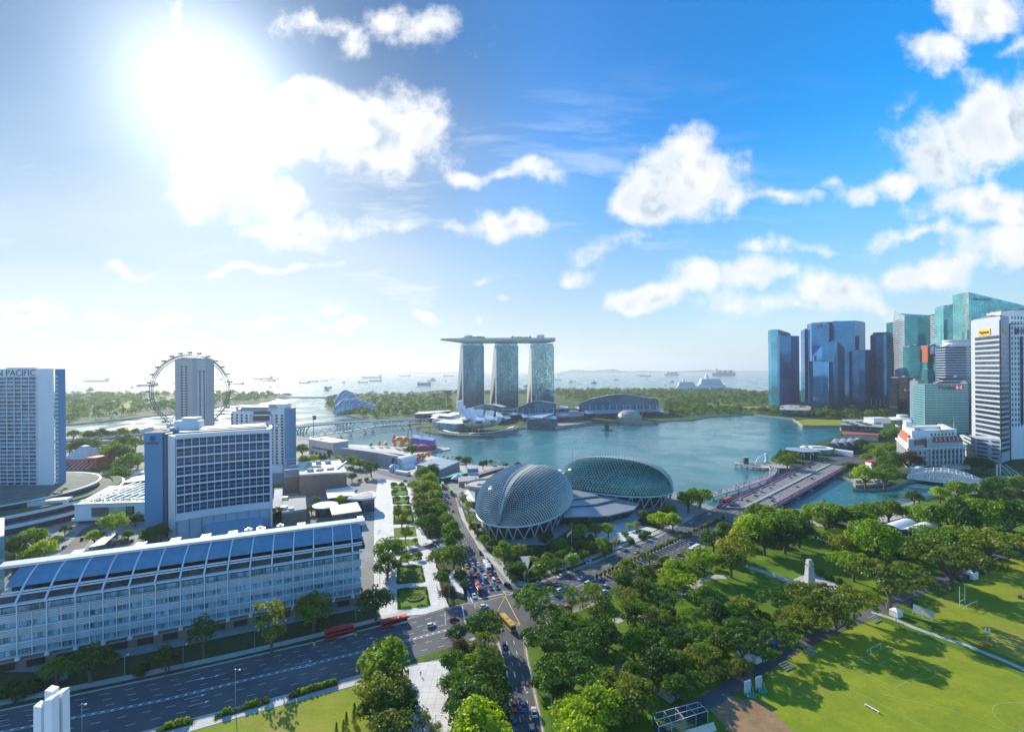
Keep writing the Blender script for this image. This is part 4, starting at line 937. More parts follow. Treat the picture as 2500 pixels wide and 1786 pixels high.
def festival():
 cols=[('red',(.70,.05,.05)),('orange',(.85,.28,.03)),('pink',(.75,.10,.30)),('blue',(.06,.14,.50)),('yellow',(.85,.60,.06)),('green',(.05,.40,.15))]
 cm={n:mat('lantern_'+n,c,.55,var=.15)for n,c in cols}
 # stage hall with painted front
 P=[at('D',*p)for p in((1640,775),(1860,795),(1880,765),(1660,742))]
 r=thing('festival_stage','blue painted festival stage with red marquees on the floating platform','stage',P[0]);mb=MB()
 mb.prism([(p.x,p.y)for p in P],0.4,[14,12,12,14]);mb.build('painted_wall',mat('painted_blue',(.10,.17,.42),.6,var=.7,scale=.12),r)
 for i in range(3):
  c=at('D',1690+i*75,800-i*3);mb=MB();mb.box((c.x,c.y,.4),(14,9,5));mb.build('red_marquee',cm['red'],r)
  mb=MB();b=[V3(c.x+x*7.5,c.y+y*5,5.4)for x,y in((-1,-1),(1,-1),(1,1),(-1,1))];t=V3(c.x,c.y,8)
  for k in range(4):mb.face(b[k],b[(k+1)%4],t)
  mb.build('marquee_roof',cm['pink'],r)
 def lantern(x,y,h,w,c,label,k='D'):
  p=at(k,x,y);r=thing('festival_lantern',label,'lantern',(p.x,p.y,.3),'festival lantern figures by the bay');mb=MB()
  mb.box((p.x,p.y,.3),(w*.8,w*.6,1));mb.build('plinth',TENT,r);mb=MB()
  mb.lathe((p.x,p.y,1.2),[(w*.25,0),(w*.5,h*.25),(w*.42,h*.6),(w*.18,h*.8),(w*.3,h*.88),(.1,h)],10);mb.build('figure',cm[c],r)
 for a in((1000,762,4,4,'red','small red lantern figure at the left end of the platform'),(1240,768,5,6,'green','green lantern figure on the platform'),(1325,765,7,5,'orange','orange lantern figure beside the green one on the platform'),(1390,765,6,7,'yellow','yellow lantern group left of the orange arches'),(1470,745,13,6,'red','tall round red lantern beside the orange arches'),(1560,728,9,16,'pink','wide pink tent shaped lantern behind the orange arches')):lantern(*a)
 for i,lab in((0,'orange lantern arch nearest the tall red lantern'),(1,'orange lantern arch nearest the painted stage')):
  p=at('D',1520+i*65,775);r=thing('lantern_arch',lab,'lantern arch',(p.x,p.y,.3));mb=MB()
  for x in(-6,6):mb.box((p.x+x,p.y,.3),(3.4,3,9))
  mb.box((p.x,p.y,9.3),(17,3.4,3));mb.lathe((p.x,p.y,12.3),[(6,0),(4,2.5),(.3,3.5)],6);mb.build('arch',cm['orange'],r)
  # coiling dragon lantern by the water
 p0=at('D',1680,915);p1=at('D',1835,895);r=thing('dragon_lantern','long coiling orange dragon lantern beside the bay','lantern',p0);path=[]
 for i in range(33):t=i/32;q=lerp(p0,p1,t);path.append((q.x,q.y+3*sin(t*9),3.5+4*abs(sin(t*pi*3.5))))
 mb=MB();mb.tube(path,[1.2+1.1*sin(pi*i/32)for i in range(33)],7);mb.build('body',cm['orange'],r,True);mb=MB();h=path[0];mb.lathe((h[0],h[1],h[2]),[(.6,-2),(2.6,-.5),(2.4,1.4),(.5,3)],8);mb.build('head',cm['red'],r)
 for x,c,l in((1672,'blue','blue lantern figure left of the coiling dragon'),(1700,'pink','pink lantern figure in front of the coiling dragon'),(1655,'red','red lantern figure at the tail of the dragon')):lantern(x,925,6,7,c,l)
festival()
# ---------------------------------------------------------------- war memorial spire just below the camera
def spire():
 Y=69.5;c=up('B',347,1330,Y);r=thing('memorial_spire','white tapering memorial pillars rising at the lower left corner','monument',(c.x,Y,0))
 zt=66.6
 for x,y,h in((-.80,-.75,zt-2.6),(.80,-.75,zt-1.6),(-.75,.85,zt-1.4),(.85,.85,zt-1.7)):
  s=1 if x>0 else-1;mb=MB();b=.72;t=0.56;sy=1 if y>0 else-1
  bo=[(c.x+x*1.06-b,Y+y*1.06-b),(c.x+x*1.06+b,Y+y*1.06-b),(c.x+x*1.06+b,Y+y*1.06+b),(c.x+x*1.06-b,Y+y*1.06+b)]
  to=[(c.x+x-t,Y+y-t),(c.x+x+t,Y+y-t),(c.x+x+t,Y+y+t),(c.x+x-t,Y+y+t)]
  zz=[h-.3-.12*s,h-.3+.12*s,h-.2+.12*s,h-.2-.12*s]
  vs=[(*p,0)for p in bo]+[(*p,q)for p,q in zip(to,zz)]
  mb.mesh(vs,[(0,1,5,4),(1,2,6,5),(2,3,7,6),(3,0,4,7),(4,5,6,7)]);mb.build('pillar',mat('memorial_white',(.86,.86,.84),.5,var=.05,scale=.3),r)
 mb=MB();mb.prism([(c.x-.5,Y-.95),(c.x+.5,Y-.95),(c.x+.5,Y+.9),(c.x-.5,Y+.9)],0,zt-3.0);mb.build('core',MATS['memorial_white'],r)
spire()
# ================================================================== DOMES, BAY FRONT, WHEEL, BRIDGES
RIMW=mat('rim_white',(.72,.74,.75),.35,.2,var=.05)
SHADE=mat('sunshade_aluminium',(.52,.50,.45),.40,.15,var=.10,scale=.2)
DOMEGL=glass('dome_glass',(.02,.07,.075),.12,.35,(2,2,2),.5)
DOMEGR=glass('green_dome_glass',(.015,.22,.17),.10,.35,(2,2,2),.5)
def dome(label,c,A,B,ang,zr,H,gl,nu,nv,lift,sh):
 """egg-shaped shell on a ring of V struts, clad with small pointed sunshades"""
 ca,sa=cos(ang),sin(ang)
 def W_(x,y,z):return Vector((c[0]+x*ca-y*sa,c[1]+x*sa+y*ca,z+lift*x/A))
 def S_(s,t):
  e=abs(s)**2.7;k=max(0.0,1-e);w=B*k**.52*(1-.10*s);h=H*k**.42
  ct,st=cos(t),max(0.0,sin(t));y=-w*(abs(ct)**.85)*(1 if ct>0 else-1)*(1+.05*sin(2*min(t,pi-t)));z=zr+h*st**.88
  return W_(A*s*(1+.04*st*(1-st)*2),y,z)
 r=thing('dome_theatre',label,'theatre',(c[0],c[1],0))
 ss=[sin(pi/2*(-1+2*i/40))*.9995 for i in range(41)]
 mb=MB();mb.grid([[tuple(S_(s,pi*j/26))for j in range(27)]for s in ss]);mb.build('glass_shell',gl,r,True)
 mb=MB();C=Vector((c[0],c[1],zr));f=lambda i:sin(pi/2*max(-1,min(1,-1+2*i/nu)))*.9995
 for j in range(nv):
  for i in range(nu):
   o=.5*(j%2);s0,sm,s1=f(i+o),f(i+o+.5),f(i+o+1);t0,tm,t1=pi*j/nv,pi*min(nv,j+1)/nv,pi*min(nv,j+2)/nv
   if tm<pi/2:lo,hi=t0,t1
   else:lo,hi=t1,t0
   l=S_(s0,tm);rt=S_(s1,tm);top=S_(sm,hi);bt=S_(sm,lo);nrm=(rt-l).cross(top-bt)
   if nrm.length<1e-5:continue
   nrm.normalize()
   if nrm.dot((l+rt)/2-C)<0:nrm=-nrm
   fade=min(1.0,max(.08,abs(tm-pi/2)*5));d=min((l-rt).length,(top-bt).length)*.46*fade;mid=(l+rt)/2;l=mid+(l-mid)*(.80+.2*(1-fade));rt=mid+(rt-mid)*(.80+.2*(1-fade));tip=bt*.22+(l+rt)*.39+nrm*d*1.25
   l2=l+nrm*.12;r2=rt+nrm*.12;t2=top+nrm*.12
   mb.face(l2,tip,t2);mb.face(t2,tip,r2)
 mb.build('sunshades',sh,r)
 rim=[S_(sin(pi/2*(-1+2*(i if i<=36 else 72-i)/36))*.9995,0 if i<=36 else pi)for i in range(72)]
 rim=[Vector((c[0],c[1],p.z))+Vector((p.x-c[0],p.y-c[1],0))*1.012 for p in rim]
 mb=MB();mb.tube(rim,.75,6,closed=True);mb.build('rim',RIMW,r,True)
 for i in range(30):
  a=rim[int(i*72/30)];b=rim[int((i+1)*72/30)%72];m=(a+b)/2;g=Vector((c[0]+(m.x-c[0])*.93,c[1]+(m.y-c[1])*.93,.5))
  mb=MB();mb.tube([a,g],.42,5);mb.tube([b,g],.42,5);mb.build('v_strut',RIMW,r)
 mb=MB();base=[Vector((c[0]+(p.x-c[0])*.86,c[1]+(p.y-c[1])*.86,0))for p in rim];mb.prism([(p.x,p.y)for p in base],0,zr+lift*0-.6);mb.build('base_hall',mat('base_hall_dark',(.07,.065,.06),.4,.1,var=.3,scale=.2),r)
 return r
dome('silver spiky dome with pale sunlit crown beside the avenue, left of the pair',(9,352),52,31.5,radians(250),9.5,28.0,DOMEGL,60,44,0.8,SHADE)
dome('green glass spiky dome beside the bay, right of the pair',(90,408),49,32,radians(-33),10.0,25.0,DOMEGR,58,42,0.6,mat('sunshade_green',(.40,.48,.43),.40,.15,var=.1,scale=.2))
def foyer():
 r=thing('foyer_roof','low stepped metal roof wedge between the two spiky domes','building',at('M',1300,560,8))
 MR=mat('foyer_metal',(.46,.49,.52),.35,.5,var=.08,scale=.1)
 for P,z in(([(1010,662),(1040,560),(1090,545),(1500,500),(1690,545),(1640,598),(1420,648)],8.0),([(1050,560),(1070,500),(1300,470),(1500,498),(1300,545)],9.6),([(1060,500),(1080,425),(1160,425),(1320,470)],11.2)):
  Q=[at('M',*p,z)for p in P];mb=MB();mb.prism([(p.x,p.y)for p in Q],z-.9,z);mb.build('roof_leaf',MR,r)
 Q=[at('M',*p,7)for p in((1025,655),(1060,500),(1160,430),(1660,545),(1610,590),(1400,640))];mb=MB();mb.prism([(p.x,p.y)for p in inset(Q,2)],0,7);mb.build('glass_walls',DGLASS,r)
 p,a,o,w=frame2(at('M',1018,735),at('M',1165,708));mb=MB();mb.prism([p,p+a*w,p+a*w-o*4,p-o*4],0,6);mb.build('screen_wall',mat('poster_dark',(.05,.06,.09),.3,var=.5,scale=.3),r)
 mb=MB()
 for i in range(6):q=lerp(at('M',1020,640,8),at('M',1075,450,12),i/5);mb.tube([q,q+V3(-8+i,5,3)],.25,4)
 mb.build('stay_rods',RIMW,r)
 r=thing('roof_terrace','curved pale walled roof terrace left of the silver dome','terrace',at('E',1560,330,8));c=at('E',1590,330,9)
 mb=MB();mb.lathe((c.x,c.y,0),[(21,0),(21.4,9),(20.6,10.2),(20.2,9),(1,9)],40,.8);mb.build('drum_wall',mat('terrace_pink',(.50,.40,.33),.7,var=.1),r)
 mb=MB();mb.lathe((c.x+12,c.y+2,9),[(8,0),(8,2.4),(7.4,2.4),(7.2,.4)],24);mb.build('inner_ring',MATS['terrace_pink'],r)
 mb=MB()
 for k in range(8):mb.box((c.x-9+(k%4)*3.4,c.y-2+(k//4)*5,9),(2.4,3,1.7))
 mb.build('roof_plant',WHITE2,r)
 P=[at('E',*p,6)for p in((1305,420),(1390,385),(1462,365),(1462,500),(1400,480))];r2=thing('vaulted_canopy','pale curved metal canopy at the left foot of the silver dome','canopy',P[0]);mb=MB();mb.prism([(p.x,p.y)for p in P],4.6,[3.5,6,7.5,7,4.5][:5]);mb.build('roof',MATS['foyer_metal'],r2);mb=MB();mb.prism([(p.x,p.y)for p in inset(P,1.5)],0,4.5);mb.build('walls',DGLASS,r2)
foyer()
# slim water-side mast and fan roofs behind the domes
def fan_stage():
 c=at('M',1010,250,5);r=thing('waterside_stage','white ribbed fan roofs with a slim mast between the two domes','stage',(c.x,c.y,0));mb=MB()
 for i in range(5):
  x=c.x-10+i*6;mb.prism([(x-2.2,c.y-8),(x+2.2,c.y-8),(x+1.2,c.y+10),(x-1.2,c.y+10)],[6,6,3.5,3.5],[6.6,6.6,4.1,4.1])
 mb.build('fan_roofs',WHITE,r);b=at('M',1090,225,0);mb=MB();mb.tube([(b.x,b.y,0),(b.x,b.y,12),(b.x,b.y,31)],[1.3,.8,.15],6);mb.build('mast',WHITE2,r)
fan_stage()
# ---------------------------------------------------------------- three joined towers and the ship-shaped roof
MBSG=[glass('bay_glass',c,.10,.55,(2.0,2.0,3.4),.5,bump=.03)for c in[(.035,.20,.30)]]+[glass('bay_glass_mid',(.09,.27,.34),.10,.6,(2.0,2.0,3.4),.55,bump=.05),glass('bay_glass_cloudlit',(.24,.42,.46),.10,.75,(2.0,2.0,3.4),.45,bump=.07)]  # paler tints stand in for brighter cloud reflections, tower by tower
TW=mat('tower_white',(.62,.62,.61),.5,var=.05,scale=.05)
MBS=[]
def hotel_leg_tower(k,x0,y0,x1,Y,th,dep,split,zt,gm,label):
 p=up(k,x0,y0,Y);px1=ray(k,x1,y0)[0];a=V3(cos(th),sin(th));bk=V3(-sin(th),cos(th))
 t=(px1*p.y-p.x)/(a.x-px1*a.y);w=t
 r=thing('bay_tower',label,'tower',(p.x,p.y,0),'joined bay towers');P=V3(p.x,p.y)
 q=lambda s,d,z:P+a*s+bk*d+V3(0,0,z)
 zs=zt*split
 def slab(d0t,d1t,d0b,d1b,d0s=None,d1s=None):
  m=MB();prof=[(zt,d0t,d1t),(zs,d0s,d1s),(0,d0b,d1b)]
  for(za,a0,a1),(zb,b0,b1)in zip(prof,prof[1:]):
   for s in(0,w):f=[q(s,a0,za),q(s,a1,za),q(s,b1,zb),q(s,b0,zb)];m.face(*(f if s else f[::-1]))
   m.face(q(0,a0,za),q(0,b0,zb),q(w,b0,zb),q(w,a0,za));m.face(q(0,a1,za),q(w,a1,za),q(w,b1,zb),q(0,b1,zb))
  m.face(q(0,d0t,zt),q(w,d0t,zt),q(w,d1t,zt),q(0,d1t,zt));return m
 D1=22;lin=lambda z,b:D1+(b-D1)*(1-z/zt)
 slab(0,10.8,2,10.0,.4,10.6).build('front_leg',TW,r)
 slab(11,D1,dep-11,dep,11.2,lin(zs,dep)).build('rear_leg',TW,r)
 # glass skin a little proud of the front leg, gently bowed in plan
 m=MB();n=16;bow=lambda s:-1.6*sin(pi*s)
 rows=[]
 for z,d in((6,1.95),(zs,.36),(zt+.5,-.05)):rows.append([tuple(q(w*(.012+.976*i/n),d-.5+bow(i/n),z))for i in range(n+1)])
 m.grid(rows);m.build('glass_skin',gm,r)
 m=MB()
 for i in range(0,n+1,2):
  s=w*(.012+.976*i/n)
  for(za,da),(zb,db)in(((6,1.95),(zs,.36)),((zs,.36),(zt+.5,-.05))):m.bar(q(s,da-.7+bow(i/n),za),q(s,db-.7+bow(i/n),zb),.35,.35)
 for i in range(1,55):
  z=6+i*(zt-6)/55;d=.36+1.6*max(0,(zs-z)/zs)if z<zs else .36-.4*(z-zs)/(zt-zs)
  pp=[q(w*(.012+.976*j/8),d-.62+bow(j/8),z)for j in range(9)]
  for u,v in zip(pp,pp[1:]):m.bar(u,v,.25,.3)
 m.build('glazing_bars',mat('bay_bars',(.12,.22,.26),.3,.4,var=.1),r)
 m=MB();m.prism([q(2,1,0),q(w-2,1,0),q(w-2,20,0),q(2,20,0)],zt,zt+7);m.build('glass_collar',glass('collar_glass',(.20,.42,.46),.1,.3,(4,4,4)),r)
 # atrium glass between the legs
 m=MB();f=lambda z:(10.6+.05,lin(z,dep)-11)
 for s in(w*.05,w*.95):m.face(q(s,10.5,0),q(s,dep-10.5,0),q(s,11,zs))
 m.build('atrium_glass',DGLASS,r)
 MBS.append((q(w/2,11,zt),q(0,11,zt),q(w,11,zt)))
ZT=181
hotel_leg_tower('F',463,200,645,1270,radians(25),66,.62,ZT,MBSG[0],'leftmost of three bay towers under the ship shaped roof, glass tinted as least reflecting')
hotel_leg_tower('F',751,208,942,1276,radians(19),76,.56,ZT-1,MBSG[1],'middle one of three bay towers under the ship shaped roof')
hotel_leg_tower('F',1057,210,1252,1284,radians(13),62,.43,ZT-2,MBSG[2],'right one of three bay towers with glass tinted as reflecting bright cloud')
def sky_deck():
 c1,c2,c3=MBS[0][0],MBS[1][0],MBS[2][0]
 yy=1290
 K=[up('F',270,150,1298),up('F',350,155,1292),c1+V3(0,6),lerp(c1,c2,.5)+V3(0,4),c2+V3(0,5),lerp(c2,c3,.5)+V3(0,6),c3+V3(0,8),up('F',1262,180,1300)]
 K=[V3(p.x,p.y)for p in K];T=length(K);n=40;rows=[];zd=ZT+19;r=thing('ship_deck','long ship shaped sky deck with palms lying across three towers','roof deck',(c2.x,c2.y,ZT+7))
 hull=MB();edge=[]
 for i in range(n+1):
  t=i/n;p,d=along(K,T*t*.9999);nn=V3(-d.y,d.x);w=19*min(1,(t/.26)**.62 if t<.26 else 1)*(1 if t<.9 else max(.5,1-((t-.9)/.1)**2*.5));w=max(w,.6)
  h=12.5*(min(1,.22+t/.22*.78)if t<.22 else(1 if t<.93 else 1-(t-.93)/.07*.35));s=[]
  for j in range(11):a=pi*j/10;s.append(tuple(p+nn*(-w*cos(a))+V3(0,0,zd-h*(sin(a)**.7))))
  rows.append(s);edge.append((p,nn,w))
 hull.grid(rows);hull.face(*rows[0]);hull.face(*rows[-1][::-1]);hull.build('hull',mat('hull_grey',(.56,.60,.63),.4,.4,var=.06,scale=.05),r,True)
 m=MB();m.grid([[tuple(p-nn*w+V3(0,0,zd)),tuple(p+nn*w+V3(0,0,zd))]for p,nn,w in edge]);m.build('deck',mat('deck_wood',(.34,.30,.25),.7,var=.2,scale=.1),r)
 m=MB()
 for s in(-1,1):
  for(p,nn,w),(p2,n2,w2)in zip(edge,edge[1:]):m.bar(p+nn*w*s*.985+V3(0,0,zd+1),p2+n2*w2*s*.985+V3(0,0,zd+1),.5,2.0)
 m.build('railing',mat('rail_glass',(.35,.50,.52),.2,.2,var=.1),r)
 for x in(512,1133):q=up('F',x,140,1300);m=MB();m.box((q.x,1300,zd),(22,16,9));m.box((q.x+2,1300,zd+9),(16,12,2));m.build('roof_house',WHITE2,r)
 m=MB();rr=random.Random(3)
 for i in range(60):p,nn,w=edge[rr.randint(7,38)];q=p+nn*rr.uniform(-.7,.7)*w;m.box((q.x,q.y,zd),(rr.uniform(2,7),rr.uniform(2,5),rr.uniform(.8,3)),rr.random())
 m.build('deck_pavilion',mat('pavilion_mix',(.30,.33,.28),.7,var=.4,scale=.1),r)
 p,nn,w=edge[12]
 m=MB();m.box((edge[9][0].x,edge[9][0].y,zd),(26,22,3.4));m.build('observation_cabin',DGLASS,r)
 return zd,edge
DECKZ,DECK=sky_deck()
# ---------------------------------------------------------------- lotus-shaped museum
def lotus():
 c=at('T',650,1140);r=thing('lotus_museum','white lotus shaped museum with curved petals rising from the round promenade','museum',c)
 LW=mat('lotus_white',(.80,.80,.80),.4,var=.04,scale=.05)
 pet=[(182,31,56,8),(152,33,45,7.5),(215,26,40,8),(120,31,40,8),(90,35,36,9),(55,38,34,9.5),(20,42,32,10),(-15,43,29,10.5),(-50,39,27,11),(-85,35,26,11),(-120,33,27,10.5),(245,31,30,9)]
 for ang,R,H,hw in pet:
  a=radians(ang);d=V3(cos(a),sin(a));s=V3(-sin(a),cos(a));rows=[];n=12
  for i in range(n+1):
   t=i/n;rr=3+(R-3)*sin(t*pi/2)**(.9);z=9+(H-9)*(1-cos(t*pi/2))**1.05;w=2.2+(hw-2.2)*min(1,t*1.7)**.8;th=6+9.0*t
   tang=V3(0,0,1)*sin(min(1.25,t*1.5))+d*cos(min(1.25,t*1.5));out=d*sin(min(1.25,t*1.5))-V3(0,0,1)*cos(min(1.25,t*1.5));p=c+d*rr+V3(0,0,z)
   rows.append([tuple(p+s*(w*cos(2*pi*k/14))+out*(th*.5*(sin(2*pi*k/14)if sin(2*pi*k/14)>0 else .5*sin(2*pi*k/14))))for k in range(14)])
  m=MB();m.grid(rows,True);m.face(*rows[-1]);pt=m.build('petal',LW,r,True)
  if H<40:
   e=Vector(rows[-2][3]);m=MB();nn=d*.8;m.box((e.x+d.x*.7,e.y+d.y*.7,e.z-3.4),(1.4,hw*1.0,3.4),a);m.build('skylight',DGLASS,pt)
 m=MB();m.lathe(c,[(3,7),(14,8),(23,11.5),(29,17),(31.5,23),(30,25),(12,21),(4,20)],30);m.build('bowl',LW,r,True)
 for i in range(10):
  a=2*pi*i/10;m=MB();m.tube([(c.x+12*cos(a),c.y+12*sin(a),0),(c.x+7*cos(a+.5),c.y+7*sin(a+.5),10)],.55,5);m.tube([(c.x+12*cos(a),c.y+12*sin(a),0),(c.x+7*cos(a-.5),c.y+7*sin(a-.5),10)],.55,5);m.build('strut',LW,r)
 m=MB();P=[at('T',*p,0)for p in((250,1085),(265,1140),(540,1140),(545,1060))];m.prism([(p.x,p.y)for p in P],0,[6,6,11,12]);m.build('glass_lobby',glass('lobby_glass',(.06,.28,.34),.1,.3,(3,3,3)),r)
lotus()
def promenade_ring():
 L=[(20,1130),(130,1165),(300,1185),(500,1190),(700,1185),(900,1170),(1090,1140),(1240,1090),(1320,1060)]
 P=[at('T',*p,4.5)for p in L];r=thing('promenade_canopy','long curved white canopy along the rim of the round promenade','canopy',(P[0].x,P[0].y,0))
 m=MB()
 for i,(a,b)in enumerate(zip(P,P[1:])):
  if i in(2,):continue
  d=(b-a).normalized();n=V3(-d.y,d.x)*3;m.prism([a-n,b-n,b+n,a+n],4.2,4.7)
 m.build('roof',WHITE,r);m=MB();s=4
 T=length(P);s=4.0
 while s<T:q,d=along(P,s);m=MB();m.tube([(q.x,q.y,0),(q.x,q.y,4.3)],.3,5);m.build('post',WHITE2,r);s+=14
 rim=[at('T',*p,1.2)for p in[(-60,1175),(0,1195),(200,1225),(400,1240),(600,1240),(800,1228),(1000,1205),(1200,1165),(1330,1115),(1400,1080)]]
 m=MB()
 for a,b in zip(rim,rim[1:]):m.bar(a,b,4,2.4)
 m.build('promenade_edge',mat('board_walk',(.24,.22,.21),.8,var=.15),None,False,'structure')
promenade_ring()
# ---------------------------------------------------------------- vaulted halls along the bay
HALLG=glass('hall_glass',(.05,.17,.27),.12,.3,(4,4,4),.3)
PANEL=stripes('canopy_panels',(.40,.52,.62),(.55,.64,.70),9.0,.88,0,.35,.3)
def hall(k,outline,base,plates,label,ncol,deep=60,zb=14):
 """vaulted hall: arched glass front wall given by its outline, stepped roof plates running back"""
 Y0=at(k,*base[0],zb).y;Y1=at(k,*base[1],zb).y;x0,x1=base[0][0],base[1][0]
 Yx=lambda x:Y0+(Y1-Y0)*(x-x0)/(x1-x0)
 tops=[up(k,x,y,Yx(x))for x,y in outline];bots=[V3(p.x,p.y,zb)for p in tops]
 r=thing('vaulted_hall',label,'hall',(bots[0].x,bots[0].y,0));m=MB()
 for i in range(len(tops)-1):m.face(bots[i],bots[i+1],tops[i+1],tops[i])
 m.build('front_wall',HALLG,r)
 d=V3(.18,1).normalized()
 for i in range(len(tops)-1):
  a,b=tops[i],tops[i+1];e=(a+b)/2;z=max(a.z,b.z)+.4;m=MB();f=-d*5
  P=[V3(a.x,a.y)+f-V3(1.2,0),V3(b.x,b.y)+f+V3(1.2,0),V3(b.x,b.y)+d*deep+V3(1.2,0),V3(a.x,a.y)+d*deep-V3(1.2,0)]
  m.prism([(p.x,p.y)for p in P],[a.z+.3,b.z+.3,b.z-4,a.z-4],[a.z+1.5,b.z+1.5,b.z-3,a.z-3]);m.build('roof_plate',ROOFW if i%2==0 else WHITE2,r)
 for i in range(ncol):
  t=(i+.5)/ncol;x=x0+(x1-x0)*t;p=up(k,x,base[0][1],Yx(x));m=MB();b=V3(p.x,p.y-7,zb-2);h=13
  m.tube([b,b+V3(0,0,h)],.45,5);m.tube([b,b+V3(0,6,h*.8)],.3,4);m.build('mast',WHITE,r)
 m=MB();P=[V3(bots[0].x-2,bots[0].y-3),V3(bots[-1].x+2,bots[-1].y-3),V3(bots[-1].x+2,bots[-1].y+deep),V3(bots[0].x-2,bots[0].y+deep)];m.prism([(p.x,p.y)for p in P],0,zb-.05);m.build('podium',DGLASS,r)
 return r
hall('T',[(470,735),(560,715),(640,695),(700,680),(770,668),(850,662),(930,668),(1000,684),(1090,712)],[(470,845),(1100,840)],8,'vaulted glass hall with stepped roof directly behind the lotus museum',5)
hall('T',[(1320,780),(1370,740),(1420,705),(1490,680),(1550,650),(1610,625),(1680,605),(1750,597),(1830,600),(1920,612),(2010,628),(2100,645)],[(1330,810),(2100,800)],10,'middle vaulted glass hall with stepped roof in front of the right bay tower',7)
hall('R',[(300,425),(340,410),(380,392),(430,378),(480,368),(530,356),(590,345),(650,338),(720,334),(800,340),(870,352),(930,362),(1000,372),(1060,372),(1090,400)],[(300,482),(1095,478)],14,'widest vaulted exhibition hall with long stepped roof, right of the towers',12,80)
def canopies():
 def cv(k,front,back,zf,zb,label):
  F_=[at(k,*p,zf)for p in front];B_=[at(k,*p,zb)for p in back];r=thing('panel_canopy',label,'canopy',(F_[0].x,F_[0].y,0));m=MB()
  m.grid([[tuple(p)for p in F_],[tuple(lerp(a,b,.5)+V3(0,0,1.2))for a,b in zip(F_,B_)],[tuple(p)for p in B_]]);m.grid([[tuple(p-V3(0,0,.5))for p in F_],[tuple(p)for p in F_]]);m.build('roof',PANEL,r)
  m=MB();P=[(p.x,p.y+3)for p in F_]+[(p.x,p.y-1)for p in B_[::-1]];m.prism(P,0,zf-2.5);m.build('shop_front',DGLASS,r)
 cv('T',[(940,940),(1050,938),(1160,930),(1270,910)],[(985,868),(1060,865),(1140,862),(1210,858)],10,14,'pale blue panelled canopy right of the lotus museum')
 cv('T',[(1490,898),(1640,888),(1850,872),(2065,850)],[(1440,838),(1620,822),(1850,812),(2060,805)],10,14,'pale blue panelled canopy under the middle vaulted hall')
 cv('T',[(165,950),(260,950),(340,950),(420,952)],[(215,895),(270,890),(330,890),(400,890)],10,14,'pale fan shaped canopy left of the lotus museum')
 cv('T',[(1240,848),(1350,850),(1500,838)],[(1170,812),(1330,806),(1480,806)],12,15,'short pale panelled canopy left of the middle vaulted hall')
 cv('R',[(360,522),(520,522),(700,514),(900,507),(1140,500)],[(345,490),(520,488),(700,483),(900,478),(1130,474)],10,14,'long blue panelled canopy along the widest exhibition hall')
 cv('R',[(60,505),(160,490),(260,486),(370,495)],[(100,488),(170,480),(260,478),(340,482)],14,17,'curved white canopy over the open event hall')
canopies()
